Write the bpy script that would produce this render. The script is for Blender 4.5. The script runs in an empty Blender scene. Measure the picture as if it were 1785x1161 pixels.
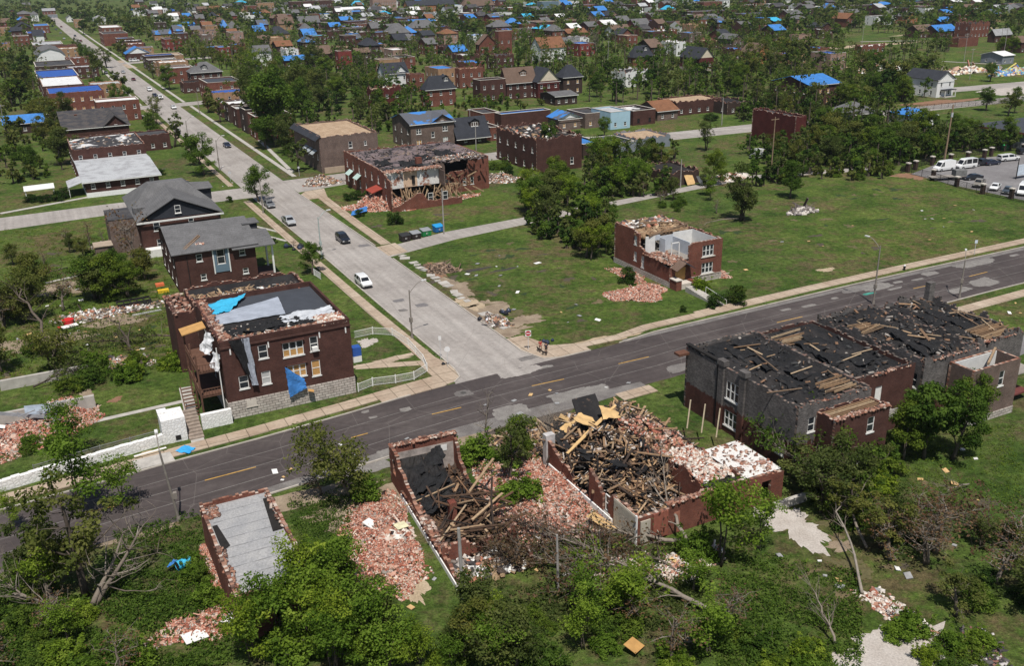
import bpy, math, random
import numpy as np
from mathutils import Vector, Matrix
random.seed(7)
RNG = np.random.default_rng(7)
SC = bpy.context.scene
COL = SC.collection

# ------------------------------------------------------------------ camera
PW, PH = 1785.0, 1161.0                      # photograph size: all surveyed points are in its pixels
FPX, PITCH, ROLL, AZ, CAMH = 1650.0, math.radians(21.5), math.radians(-1.3), math.radians(26.6), 52.0
_F = Vector((0, math.cos(PITCH), -math.sin(PITCH)))
_R = Vector((1, 0, 0))
_U = _R.cross(_F)
CR = _R*math.cos(ROLL) + _U*math.sin(ROLL)
CU = -_R*math.sin(ROLL) + _U*math.cos(ROLL)
CF = _F
CPOS = Vector((0, 0, CAMH))
cam_data = bpy.data.cameras.new('camera')
cam = bpy.data.objects.new('camera', cam_data)
COL.objects.link(cam)
cam_data.sensor_width = 36.0
cam_data.lens = 36.0*FPX/PW
cam_data.clip_start = 1.0
cam_data.clip_end = 12000.0
cam.matrix_world = Matrix(((CR.x, CU.x, -CF.x, 0), (CR.y, CU.y, -CF.y, 0), (CR.z, CU.z, -CF.z, CAMH), (0, 0, 0, 1)))
SC.camera = cam

# ------------------------------------------------------------------ light
SUN_EL = math.radians(64)
SUN_DIR = Vector((0.11*math.cos(SUN_EL), -0.994*math.cos(SUN_EL), math.sin(SUN_EL))).normalized()
world = bpy.data.worlds.new('World')
SC.world = world
world.use_nodes = True
_nt = world.node_tree
_bg = _nt.nodes['Background']
_sky = _nt.nodes.new('ShaderNodeTexSky')
_sky.sky_type = 'NISHITA'
_sky.sun_disc = False
_sky.sun_elevation = SUN_EL
_sky.sun_rotation = math.atan2(SUN_DIR.x, SUN_DIR.y)
_nt.links.new(_sky.outputs[0], _bg.inputs[0])
_bg.inputs[1].default_value = 0.07
sl = bpy.data.lights.new('sun', 'SUN')
sl.energy = 4.8
sl.angle = math.radians(0.5)
sl.color = (1.0, 0.955, 0.89)
sun = bpy.data.objects.new('sun', sl)
COL.objects.link(sun)
sun.location = (0, -50, 200)
sun.rotation_euler = SUN_DIR.to_track_quat('Z', 'Y').to_euler()
SC.view_settings.view_transform = 'Standard'
SC.view_settings.look = 'None'
SC.view_settings.exposure = 0.0
SC.view_settings.gamma = 1.0
SC.cycles.max_bounces = 5
SC.cycles.diffuse_bounces = 3
SC.cycles.transparent_max_bounces = 4

# ------------------------------------------------------------------ survey: photo pixel -> ground, street grid (u, v)
def gp(px, py, z=0.0):
    d = CF*FPX + CR*(px - PW/2) - CU*(py - PH/2)
    return CPOS + d*((z - CAMH)/d.z)
def proj(P):
    q = Vector(P) - CPOS
    D = q.dot(CF)
    return PW/2 + FPX*q.dot(CR)/D, PH/2 - FPX*q.dot(CU)/D
ORG = gp(870, 640)
UD = Vector((math.cos(AZ), math.sin(AZ), 0))
VD = Vector((-math.sin(AZ), math.cos(AZ), 0))
def W(u, v, z=0.0):
    return ORG + UD*u + VD*v + Vector((0, 0, z))
def UV(px, py, z=0.0):
    q = gp(px, py, z) - ORG
    return q.dot(UD), q.dot(VD)
def to_uv(P):
    q = Vector(P) - ORG
    return q.dot(UD), q.dot(VD)
def solve_len(u0, v0, du, dv, xt, lo=1.0, hi=60.0, z=0.0):
    f = lambda t: proj(W(u0 + du*t, v0 + dv*t, z))[0] - xt
    a, b = f(lo), f(hi)
    if a*b > 0:
        return lo if abs(a) < abs(b) else hi
    for _ in range(40):
        m = (lo + hi)/2
        if f(m)*a > 0: lo = m
        else: hi = m
    return lo

# ------------------------------------------------------------------ mesh builder
class MB:
    def __init__(s):
        s.v = []; s.f = []; s.m = []; s.r = []
    def add(s, vs, fs, m=0, r=None):
        b = len(s.v)
        s.v.extend([tuple(p) for p in vs])
        if r is None: r = random.random()
        for f in fs:
            s.f.append(tuple(i + b for i in f)); s.m.append(m); s.r.append(r)
    def quad(s, a, b, c, d, m=0, r=None): s.add((a, b, c, d), ((0, 1, 2, 3),), m, r)
    def tri(s, a, b, c, m=0, r=None): s.add((a, b, c), ((0, 1, 2),), m, r)
    def poly(s, pts, m=0, r=None): s.add(pts, (tuple(range(len(pts))),), m, r)
    def box(s, c, sz, rot=None, m=0, r=None, bottom=True):
        c = Vector(c); hx, hy, hz = sz[0]/2, sz[1]/2, sz[2]/2
        vs = [Vector((x, y, z)) for z in (-hz, hz) for x, y in ((-hx, -hy), (hx, -hy), (hx, hy), (-hx, hy))]
        if rot is not None: vs = [rot @ p for p in vs]
        fs = [(4, 5, 6, 7), (0, 1, 5, 4), (1, 2, 6, 5), (2, 3, 7, 6), (3, 0, 4, 7)]
        if bottom: fs.append((3, 2, 1, 0))
        s.add([c + p for p in vs], fs, m, r)
    def rbox(s, x0, x1, y0, y1, z0, z1, m=0, r=None):
        s.box(((x0 + x1)/2, (y0 + y1)/2, (z0 + z1)/2), (x1 - x0, y1 - y0, z1 - z0), None, m, r)
    def bar(s, p, q, w, h=None, m=0, r=None):
        p = Vector(p); q = Vector(q); d = q - p
        if d.length < 1e-4: return
        rot = d.to_track_quat('X', 'Z').to_matrix()
        s.box((p + q)/2, (d.length, w, h or w), rot, m, r)
    def tube(s, pts, rads, n=6, m=0, r=None, cap=True):
        pts = [Vector(p) for p in pts]
        vs = []; fs = []
        for i, p in enumerate(pts):
            d = (pts[min(i + 1, len(pts) - 1)] - pts[max(i - 1, 0)])
            if d.length < 1e-6: d = Vector((0, 0, 1))
            q = d.to_track_quat('Z', 'Y').to_matrix()
            for k in range(n):
                a = 2*math.pi*k/n
                vs.append(p + q @ Vector((math.cos(a)*rads[i], math.sin(a)*rads[i], 0)))
        for i in range(len(pts) - 1):
            for k in range(n):
                fs.append((i*n + k, i*n + (k + 1) % n, (i + 1)*n + (k + 1) % n, (i + 1)*n + k))
        if cap:
            fs.append(tuple(range(n - 1, -1, -1))); fs.append(tuple(range((len(pts) - 1)*n, len(pts)*n)))
        s.add(vs, fs, m, r)
    def prism(s, poly, z0, z1, m=0, mtop=None, r=None):
        n = len(poly)
        vs = [(p[0], p[1], z0) for p in poly] + [(p[0], p[1], z1) for p in poly]
        s.add(vs, [(i, (i + 1) % n, n + (i + 1) % n, n + i) for i in range(n)], m, r)
        s.add(vs[n:], [tuple(range(n))], m if mtop is None else mtop, r)
    def mesh(s, name, mats, smooth=False):
        me = bpy.data.meshes.new(name)
        me.from_pydata(s.v, [], s.f)
        finish(me, mats, s.m, s.r, smooth)
        return me
    def build(s, name, mats, parent=None, smooth=False, loc=None, rz=None):
        o = bpy.data.objects.new(name, s.mesh(name, mats, smooth))
        COL.objects.link(o)
        if parent is not None: o.parent = parent
        if loc is not None: o.location = loc
        if rz is not None: o.rotation_euler = (0, 0, rz)
        return o
def finish(me, mats, mi, rnd, smooth=False):
    if not isinstance(mats, (list, tuple)): mats = [mats]
    for m in mats: me.materials.append(m)
    n = len(me.polygons)
    if mi is not None and len(mats) > 1: me.polygons.foreach_set('material_index', np.asarray(mi, dtype=np.int32))
    at = me.attributes.new('rnd', 'FLOAT', 'FACE')
    at.data.foreach_set('value', np.asarray(rnd, dtype=np.float32))
    if smooth: me.polygons.foreach_set('use_smooth', np.ones(n, dtype=bool))
    me.update()
def np_mesh(name, V, Q, mats, mi, rnd, smooth=False):
    """quads from numpy arrays"""
    V = np.asarray(V, np.float32); Q = np.asarray(Q, np.int32)
    me = bpy.data.meshes.new(name)
    me.vertices.add(len(V)); me.vertices.foreach_set('co', V.ravel())
    me.loops.add(Q.size); me.loops.foreach_set('vertex_index', Q.ravel())
    me.polygons.add(len(Q)); me.polygons.foreach_set('loop_start', np.arange(0, Q.size, 4, dtype=np.int32))
    me.update(calc_edges=True)
    finish(me, mats, mi, rnd, smooth)
    return me
def np_boxes(C, S, R):
    """many boxes: centres (n,3), sizes (n,3), rotations (n,3,3) -> verts, quads"""
    n = len(C)
    k = np.array([[-1, -1, -1], [1, -1, -1], [1, 1, -1], [-1, 1, -1], [-1, -1, 1], [1, -1, 1], [1, 1, 1], [-1, 1, 1]])*.5
    P = k[None]*S[:, None, :]
    P = np.einsum('nij,nkj->nki', R, P) + C[:, None, :]
    fq = np.array([[4, 5, 6, 7], [0, 1, 5, 4], [1, 2, 6, 5], [2, 3, 7, 6], [3, 0, 4, 7]])
    Q = fq[None] + (np.arange(n)*8)[:, None, None]
    return P.reshape(-1, 3), Q.reshape(-1, 4)
def rand_rot(n, tilt=math.pi):
    a = RNG.uniform(0, 2*math.pi, n); t = RNG.normal(0, tilt, n); b = RNG.normal(0, tilt, n)
    ca, sa, ct, st, cb, sb = np.cos(a), np.sin(a), np.cos(t), np.sin(t), np.cos(b), np.sin(b)
    z = np.zeros(n); o = np.ones(n)
    Rz = np.stack([np.stack([ca, -sa, z], 1), np.stack([sa, ca, z], 1), np.stack([z, z, o], 1)], 1)
    Rx = np.stack([np.stack([o, z, z], 1), np.stack([z, ct, -st], 1), np.stack([z, st, ct], 1)], 1)
    Ry = np.stack([np.stack([cb, z, sb], 1), np.stack([z, o, z], 1), np.stack([-sb, z, cb], 1)], 1)
    return Rz @ Rx @ Ry

# ------------------------------------------------------------------ object bookkeeping
LABELS = {}
def tag(o, label=None, cat=None, group=None, kind=None):
    if label: o['label'] = label
    if cat: o['category'] = cat
    if group: o['group'] = group
    if kind: o['kind'] = kind
    return o
def thing(name, label, cat, loc=(0, 0, 0), rz=0.0, group=None):
    o = bpy.data.objects.new(name, None)
    o.empty_display_size = 0.3
    COL.objects.link(o)
    o.location = loc; o.rotation_euler = (0, 0, rz)
    return tag(o, label, cat, group)
def inst(name, me, parent=None, loc=None, rot=None, scale=None):
    o = bpy.data.objects.new(name, me)
    COL.objects.link(o)
    if parent is not None: o.parent = parent
    if loc is not None: o.location = loc
    if rot is not None: o.rotation_euler = rot
    if scale is not None: o.scale = scale
    return o
LAND = []            # (phrase, px, py): landmarks for wording labels
def land(phrase, px, py): LAND.append((phrase, px, py))
def near_phrase(px, py, room=10):
    cut = {}
    for p, x, y in LAND: cut.setdefault(p.split(' with ')[0].split(' beside ')[0], []).append(p)
    for p, x, y in sorted(LAND, key=lambda t: (t[1] - px)**2 + ((t[2] - py)*1.6)**2):
        q = p.split(' with ')[0].split(' beside ')[0]
        if len(cut[q]) > 1 or q in ('house',): q = p
        dx, dy = px - x, py - y
        if abs(dx) > 1.4*abs(dy): rel = 'just left of' if dx < 0 else 'just right of'
        else: rel = 'just behind' if dy < 0 else 'in front of'
        if len(q.split()) + 4 <= room: return rel + ' the ' + q

# ------------------------------------------------------------------ materials
def new_mat(name):
    m = bpy.data.materials.new(name); m.use_nodes = True
    nt = m.node_tree
    return m, nt, nt.nodes['Principled BSDF']
def nd(nt, t, **kw):
    n = nt.nodes.new(t)
    for k, v in kw.items(): setattr(n, k, v)
    return n
def noise(nt, vec, scale, detail=4, rough=.6):
    n = nd(nt, 'ShaderNodeTexNoise')
    n.inputs['Scale'].default_value = scale; n.inputs['Detail'].default_value = detail; n.inputs['Roughness'].default_value = rough
    if vec is not None: nt.links.new(vec, n.inputs['Vector'])
    return n.outputs['Fac']
def ramp(nt, fac, stops, interp='LINEAR'):
    r = nd(nt, 'ShaderNodeValToRGB'); cr = r.color_ramp; cr.interpolation = interp
    while len(cr.elements) < len(stops): cr.elements.new(.5)
    for e, (p, c) in zip(cr.elements, stops):
        e.position = p; e.color = (c[0], c[1], c[2], 1) if hasattr(c, '__len__') else (c, c, c, 1)
    nt.links.new(fac, r.inputs[0])
    return r.outputs[0]
def mix(nt, fac, a, b, mode='MIX'):
    n = nd(nt, 'ShaderNodeMix', data_type='RGBA', blend_type=mode)
    for s, x in ((0, fac), (6, a), (7, b)):
        if hasattr(x, 'is_linked'): nt.links.new(x, n.inputs[s])
        elif hasattr(x, '__len__'): n.inputs[s].default_value = (x[0], x[1], x[2], 1)
        else: n.inputs[s].default_value = x
    return n.outputs[2]
def obj_vec(nt): return nd(nt, 'ShaderNodeTexCoord').outputs['Object']
def pos_vec(nt): return nd(nt, 'ShaderNodeNewGeometry').outputs['Position']
def bump(nt, b, h, s=.3, d=.05):
    n = nd(nt, 'ShaderNodeBump'); n.inputs['Strength'].default_value = s; n.inputs['Distance'].default_value = d
    nt.links.new(h, n.inputs['Height']); nt.links.new(n.outputs[0], b.inputs['Normal'])
def setc(nt, b, c, rough=.8, spec=.3):
    if hasattr(c, 'is_linked'): nt.links.new(c, b.inputs['Base Color'])
    else: b.inputs['Base Color'].default_value = (c[0], c[1], c[2], 1)
    b.inputs['Roughness'].default_value = rough
    b.inputs['Specular IOR Level'].default_value = spec
def sc3(c, k): return (c[0]*k, c[1]*k, c[2]*k)
_mats = {}
def plain(name, c, rough=.8, var=.25, scale=1.5, spec=.3, metal=0.0):
    """weathered single-colour material"""
    if name in _mats: return _mats[name]
    m, nt, b = new_mat(name)
    n = noise(nt, obj_vec(nt), scale, 6, .65)
    setc(nt, b, ramp(nt, n, [(.3, sc3(c, 1 - var)), (.7, sc3(c, 1 + var))]), rough, spec)
    b.inputs['Metallic'].default_value = metal
    _mats[name] = m; return m
def palette(name, cols, rough=.85, interp='CONSTANT', nz=.25):
    """colour per face taken from the mesh's rnd attribute"""
    if name in _mats: return _mats[name]
    m, nt, b = new_mat(name)
    at = nd(nt, 'ShaderNodeAttribute', attribute_name='rnd')
    c = ramp(nt, at.outputs['Fac'], [(i/len(cols) if interp == 'CONSTANT' else i/max(1, len(cols) - 1), k) for i, k in enumerate(cols)], interp)
    if nz:
        n = noise(nt, obj_vec(nt), 3.0, 4)
        c = mix(nt, 1.0, c, ramp(nt, n, [(.3, 1 - nz), (.7, 1 + nz)]), 'MULTIPLY')
    setc(nt, b, c, rough, .2)
    _mats[name] = m; return m
def brick(name, c1, c2, mort, stain=.35, low=None, zsplit=None):
    """running bond on walls aligned with the object's own axes; low = different colour below zsplit (old paint line)"""
    if name in _mats: return _mats[name]
    m, nt, b = new_mat(name)
    ov = obj_vec(nt)
    sep = nd(nt, 'ShaderNodeSeparateXYZ'); nt.links.new(ov, sep.inputs[0])
    ad = nd(nt, 'ShaderNodeMath', operation='ADD'); nt.links.new(sep.outputs[0], ad.inputs[0]); nt.links.new(sep.outputs[1], ad.inputs[1])
    cb = nd(nt, 'ShaderNodeCombineXYZ'); nt.links.new(ad.outputs[0], cb.inputs[0]); nt.links.new(sep.outputs[2], cb.inputs[1])
    t = nd(nt, 'ShaderNodeTexBrick')
    nt.links.new(cb.outputs[0], t.inputs['Vector'])
    t.inputs['Scale'].default_value = 1.0
    t.inputs['Brick Width'].default_value = .26; t.inputs['Row Height'].default_value = .09; t.inputs['Mortar Size'].default_value = .011
    t.inputs['Color1'].default_value = (*c1, 1); t.inputs['Color2'].default_value = (*c2, 1); t.inputs['Mortar'].default_value = (*mort, 1)
    c = t.outputs['Color']
    n2 = noise(nt, ov, 9.0, 3)
    if low is not None:
        t2 = nd(nt, 'ShaderNodeTexBrick'); nt.links.new(cb.outputs[0], t2.inputs['Vector'])
        t2.inputs['Scale'].default_value = 1.0
        t2.inputs['Brick Width'].default_value = .26; t2.inputs['Row Height'].default_value = .09; t2.inputs['Mortar Size'].default_value = .011
        t2.inputs['Color1'].default_value = (*low, 1); t2.inputs['Color2'].default_value = (*sc3(low, .6), 1); t2.inputs['Mortar'].default_value = (*sc3(low, 1.3), 1)
        nz = noise(nt, ov, .9, 4)
        a2 = nd(nt, 'ShaderNodeMath', operation='MULTIPLY_ADD'); nt.links.new(nz, a2.inputs[0]); a2.inputs[1].default_value = 2.2; nt.links.new(sep.outputs[2], a2.inputs[2])
        gt = nd(nt, 'ShaderNodeMath', operation='GREATER_THAN'); nt.links.new(a2.outputs[0], gt.inputs[0]); gt.inputs[1].default_value = zsplit + 1.1
        c = mix(nt, gt.outputs[0], t2.outputs['Color'], c)
    n1 = noise(nt, ov, .45, 6, .7)
    c = mix(nt, 1.0, c, ramp(nt, n1, [(.3, 1 - stain), (.7, 1 + stain*.8)]), 'MULTIPLY')
    c = mix(nt, 1.0, c, ramp(nt, n2, [(.25, .7), (.75, 1.25)]), 'MULTIPLY')
    c = mix(nt, ramp(nt, noise(nt, ov, .8, 7, .75), [(.58, 0.0), (.68, .4)]), c, sc3(mort, 1.2))
    setc(nt, b, c, .9, .15)
    _mats[name] = m; return m
def leaf_mat(name, cols, trans=.42):
    if name in _mats: return _mats[name]
    m, nt, b = new_mat(name)
    nt.nodes.remove(b)
    at = nd(nt, 'ShaderNodeAttribute', attribute_name='rnd')
    c = ramp(nt, at.outputs['Fac'], [(i/(len(cols) - 1), k) for i, k in enumerate(cols)])
    oi = nd(nt, 'ShaderNodeObjectInfo')
    c = mix(nt, 1.0, c, ramp(nt, oi.outputs['Random'], [(0, (.72, .78, .8)), (.5, (1, 1, 1)), (1, (1.3, 1.12, .9))]), 'MULTIPLY')
    d = nd(nt, 'ShaderNodeBsdfDiffuse'); t = nd(nt, 'ShaderNodeBsdfTranslucent'); s = nd(nt, 'ShaderNodeMixShader')
    nt.links.new(c, d.inputs[0])
    c2 = mix(nt, 1.0, c, (1.15, 1.25, .6), 'MULTIPLY'); nt.links.new(c2, t.inputs[0])
    s.inputs[0].default_value = trans
    nt.links.new(d.outputs[0], s.inputs[1]); nt.links.new(t.outputs[0], s.inputs[2])
    nt.links.new(s.outputs[0], nt.nodes['Material Output'].inputs[0])
    _mats[name] = m; return m
def shingle(name, c, row=.3):
    if name in _mats: return _mats[name]
    m, nt, b = new_mat(name)
    ov = obj_vec(nt)
    n1 = noise(nt, ov, 7.0, 4); n2 = noise(nt, ov, .5, 5, .7)
    cc = ramp(nt, n1, [(.3, sc3(c, .7)), (.7, sc3(c, 1.3))])
    cc = mix(nt, 1.0, cc, ramp(nt, n2, [(.3, .75), (.7, 1.15)]), 'MULTIPLY')
    w = nd(nt, 'ShaderNodeTexWave', wave_type='BANDS', bands_direction='Z'); nt.links.new(ov, w.inputs[0])
    w.inputs['Scale'].default_value = 1.6; w.inputs['Distortion'].default_value = .4
    cc = mix(nt, 1.0, cc, ramp(nt, w.outputs[0], [(0, .85), (.25, 1.0)]), 'MULTIPLY')
    setc(nt, b, cc, .92, .15)
    _mats[name] = m; return m
def patchy(name, c1, c2, thr=.5, scale=.35, soft=.06, c3=None, rough=.85):
    """two-tone worn surface with hard-edged patches (torn roofing, bare spots)"""
    if name in _mats: return _mats[name]
    m, nt, b = new_mat(name)
    ov = obj_vec(nt)
    n = noise(nt, ov, scale, 7, .62)
    c = ramp(nt, n, [(thr - soft, c1), (thr + soft, c2)])
    if c3 is not None:
        n3 = noise(nt, ov, scale*5, 5, .7)
        c = mix(nt, ramp(nt, n3, [(.6, 0.0), (.66, 1.0)]), c, c3)
    n2 = noise(nt, ov, 6.0, 4)
    c = mix(nt, 1.0, c, ramp(nt, n2, [(.3, .75), (.7, 1.2)]), 'MULTIPLY')
    setc(nt, b, c, rough, .25)
    _mats[name] = m; return m
def glass():
    if 'window glass' in _mats: return _mats['window glass']
    m, nt, b = new_mat('window glass')
    n = noise(nt, obj_vec(nt), .8, 2)
    setc(nt, b, ramp(nt, n, [(.35, (.012, .014, .017)), (.7, (.05, .06, .07))]), .12, .5)
    _mats['window glass'] = m; return m
def tarp(name, c):
    if name in _mats: return _mats[name]
    m, nt, b = new_mat(name)
    ov = obj_vec(nt)
    w = noise(nt, ov, 1.3, 5, .7)
    setc(nt, b, ramp(nt, noise(nt, ov, .7, 3), [(.3, sc3(c, .8)), (.7, sc3(c, 1.12))]), .5, .35)
    bump(nt, b, w, .6, .25)
    _mats[name] = m; return m
# ------------------------------------------------------------------ setting: ground, roads, pavements
def grid_vec(nt):
    mp = nd(nt, 'ShaderNodeMapping'); mp.inputs['Rotation'].default_value = (0, 0, -AZ)
    nt.links.new(pos_vec(nt), mp.inputs[0]); return mp.outputs[0]
def grass_material():
    m, nt, b = new_mat('grass')
    p = pos_vec(nt)
    big = noise(nt, p, .018, 5, .6); mid = noise(nt, p, .13, 6, .65); fine = noise(nt, p, 1.1, 6, .75); vf = noise(nt, p, 5.0, 4, .8)
    c = ramp(nt, mid, [(.28, (.029, .060, .011)), (.47, (.060, .100, .020)), (.72, (.116, .152, .038))])
    br = nd(nt, 'ShaderNodeMath', operation='MULTIPLY'); nt.links.new(noise(nt, p, .045, 6, .7), br.inputs[0]); nt.links.new(noise(nt, p, .35, 6, .75), br.inputs[1])
    c = mix(nt, ramp(nt, br.outputs[0], [(.235, 0.0), (.34, .85)]), c, (.120, .090, .052))
    c = mix(nt, ramp(nt, noise(nt, p, .21, 5, .7), [(.60, 0.0), (.72, .7)]), c, (.160, .135, .070))
    c = mix(nt, ramp(nt, noise(nt, p, .30, 6, .75), [(.60, 0.0), (.70, .75)]), c, (.026, .046, .012))
    c = mix(nt, 1.0, c, ramp(nt, big, [(.3, (.8, .85, .85)), (.7, (1.2, 1.12, 1.0))]), 'MULTIPLY')
    c = mix(nt, 1.0, c, ramp(nt, fine, [(.26, .25), (.5, 1.0), (.76, 1.9)]), 'MULTIPLY')
    c = mix(nt, 1.0, c, ramp(nt, vf, [(.28, .45), (.72, 1.6)]), 'MULTIPLY')
    setc(nt, b, c, .95, .1)
    bump(nt, b, fine, 1.0, .5)
    return m
GRASS = grass_material()
def road_material(name, c, dark, light, crack, sc=1.0, streak=0.0):
    m, nt, b = new_mat(name)
    p = grid_vec(nt)
    n1 = noise(nt, p, .11*sc, 6, .65); n2 = noise(nt, p, 1.3*sc, 5, .7); n3 = noise(nt, p, 9.0, 3)
    cc = ramp(nt, n1, [(.3, dark), (.5, c), (.72, light)])
    if streak:
        mp = nd(nt, 'ShaderNodeMapping'); mp.inputs['Scale'].default_value = (.03, .9, 1) if streak > 0 else (.9, .03, 1)
        nt.links.new(p, mp.inputs[0])
        cc = mix(nt, 1.0, cc, ramp(nt, noise(nt, mp.outputs[0], 1.0, 4), [(.35, 1 - abs(streak)), (.65, 1 + abs(streak)*.6)]), 'MULTIPLY')
    cc = mix(nt, 1.0, cc, ramp(nt, n2, [(.25, .8), (.75, 1.15)]), 'MULTIPLY')
    vo = nd(nt, 'ShaderNodeTexVoronoi', feature='DISTANCE_TO_EDGE'); vo.inputs['Scale'].default_value = .16
    wv = mix(nt, .12, p, nd(nt, 'ShaderNodeTexNoise').outputs['Color'])
    nt.links.new(p, vo.inputs['Vector'])
    cc = mix(nt, ramp(nt, vo.outputs['Distance'], [(.0, .55), (.008, 0.0)]), cc, crack)
    cc = mix(nt, 1.0, cc, ramp(nt, n3, [(.3, .9), (.7, 1.1)]), 'MULTIPLY')
    setc(nt, b, cc, .88, .2)
    return m
ASPHALT = road_material('asphalt', (.073, .060, .0575), (.057, .047, .046), (.104, .088, .083), (.17, .152, .138), 1.0, .16)
OLDROAD = road_material('pale concrete road', (.335, .305, .28), (.27, .243, .222), (.39, .36, .332), (.21, .19, .17), 1.0, -.14)
LOTTAR = road_material('lot asphalt', (.20, .19, .19), (.16, .15, .15), (.26, .25, .245), (.12, .115, .11))
def pave_material():
    m, nt, b = new_mat('pavement slabs')
    p = grid_vec(nt)
    t = nd(nt, 'ShaderNodeTexBrick'); t.offset = 0.0
    nt.links.new(p, t.inputs['Vector'])
    t.inputs['Scale'].default_value = 1.0; t.inputs['Brick Width'].default_value = 2.4; t.inputs['Row Height'].default_value = 2.6
    t.inputs['Mortar Size'].default_value = .05
    t.inputs['Color1'].default_value = (.43, .355, .275, 1); t.inputs['Color2'].default_value = (.37, .295, .225, 1); t.inputs['Mortar'].default_value = (.17, .14, .10, 1)
    c = mix(nt, 1.0, t.outputs['Color'], ramp(nt, noise(nt, p, .16, 5, .6), [(.3, (.85, .78, .74)), (.5, (1, .97, .95)), (.75, (1.15, 1.15, 1.15))]), 'MULTIPLY')
    c = mix(nt, 1.0, c, ramp(nt, noise(nt, p, 2.0, 5, .7), [(.3, .8), (.7, 1.12)]), 'MULTIPLY')
    setc(nt, b, c, .9, .2)
    return m
PAVE = pave_material()
CONC = plain('concrete', (.40, .375, .34), .9, .22, .8)
KERB = plain('kerb stone', (.43, .39, .34), .9, .25, .6)
DIRT = patchy('bare dirt', (.20, .150, .105), (.31, .245, .175), .5, .5, .15)
SAND = patchy('sandy dirt', (.36, .275, .18), (.45, .36, .25), .5, .6, .15)
MULCH = patchy('red earth', (.20, .105, .062), (.27, .16, .10), .5, .6, .15)
GRAVEL = patchy('white gravel', (.36, .315, .275), (.50, .46, .42), .5, .5, .2)

def structure(name, mb, mat, smooth=False):
    return tag(mb.build(name, mat, None, smooth), kind='structure')
def strip(name, left, right, z, mat, edge=None, kind='structure', depth=0.0):
    """sheet between two (u, v) polylines with the same number of points"""
    mb = MB()
    for i in range(len(left) - 1):
        a, b, c, d = left[i], left[i + 1], right[i + 1], right[i]
        mb.quad(W(*d, z), W(*c, z), W(*b, z), W(*a, z), 0)
    if depth:
        for ln in (left, right):
            for i in range(len(ln) - 1):
                mb.quad(W(*ln[i], z), W(*ln[i + 1], z), W(*ln[i + 1], z - depth), W(*ln[i], z - depth), 0)
        mb.quad(W(*left[0], z), W(*right[0], z), W(*right[0], z - depth), W(*left[0], z - depth))
        mb.quad(W(*left[-1], z), W(*right[-1], z), W(*right[-1], z - depth), W(*left[-1], z - depth))
    return structure(name, mb, mat)
def lerp_line(pts, us):
    out = []
    for u in us:
        for i in range(len(pts) - 1):
            if pts[i][0] <= u <= pts[i + 1][0] or i == len(pts) - 2:
                t = (u - pts[i][0])/(pts[i + 1][0] - pts[i][0])
                out.append((u, pts[i][1] + t*(pts[i + 1][1] - pts[i][1]))); break
    return out
def fill(name, pts, z, mat, top=0.0):
    """flat polygon from (u, v) points, with a skirt down to the ground when raised"""
    mb = MB()
    mb.poly([W(p[0], p[1], z) for p in pts], 0)
    if top:
        for i in range(len(pts)):
            a, b = pts[i], pts[(i + 1) % len(pts)]
            mb.quad(W(a[0], a[1], z - top), W(b[0], b[1], z - top), W(b[0], b[1], z), W(a[0], a[1], z), 0)
    return structure(name, mb, mat)
def blob(name, px, py, ru, rv, mat, z=.006, seed=0, rough=.25, n=96, rz=0.0, sq=1.0):
    """ragged-edged flat patch lying on the ground round a surveyed point"""
    rn = random.Random(seed + int(px*7 + py))
    u0, v0 = UV(px, py)
    ph = [rn.uniform(0, 6.28) for _ in range(6)]
    mb = MB(); pts = []
    for i in range(n):
        t = 2*math.pi*i/n
        k = 1 + rough*(math.sin(2*t + ph[0])*.5 + math.sin(3*t + ph[1])*.4 + math.sin(5*t + ph[2])*.3 + math.sin(9*t + ph[3])*.2) + rough*.14*math.sin(14*t + ph[4]) + rough*.09*math.sin(23*t + ph[5]) + rn.uniform(-.06, .06)*rough*4
        x, y = math.copysign(abs(math.cos(t))**sq, math.cos(t))*ru*k, math.copysign(abs(math.sin(t))**sq, math.sin(t))*rv*k
        pts.append(W(u0 + x*math.cos(rz) - y*math.sin(rz), v0 + x*math.sin(rz) + y*math.cos(rz), z))
    mb.poly(pts, 0)
    return structure(name, mb, mat)

mb = MB()
e = 6000
g = 14
for i in range(g):
    for j in range(g):
        x0, x1 = -e + 2*e*i/g, -e + 2*e*(i + 1)/g; y0, y1 = -600 + (e + 600)*j/g, -600 + (e + 600)*(j + 1)/g
        mb.quad((x0, y0, 0), (x1, y0, 0), (x1, y1, 0), (x0, y1, 0))
structure('ground', mb, GRASS)

# main street: north and south kerb lines
NK = [(-140, -16), (-61, -7.6), (-53.2, -6.9), (-43.1, -5.7), (-34.3, -5.0), (-23.4, -3.8), (-18.4, -3.1), (-9.2, -2.0), (-6.0, -1.6), (8, -1.3), (18.8, -1.0), (25.8, .1), (47.7, .75), (66.9, 1.25), (84, 1.35), (110, 1.3), (260, 2.0)]
SK = [(-140, -28), (-50, -18.9), (-43, -18.6), (-35.7, -18.0), (-22.9, -16.6), (-14.6, -15.5), (-5, -15.0), (6.4, -14.8), (21, -14.4), (50, -13.2), (79.5, -12.3), (90, -12.2), (260, -11)]
US = [-140, -100, -70, -61, -53, -43, -34, -23, -18, -9, 0, 8, 19, 26, 37, 48, 67, 84, 110, 160, 260]
nk, sk = lerp_line(NK, US), lerp_line(SK, US)
strip('main_street', nk, sk, .012, ASPHALT)
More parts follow.
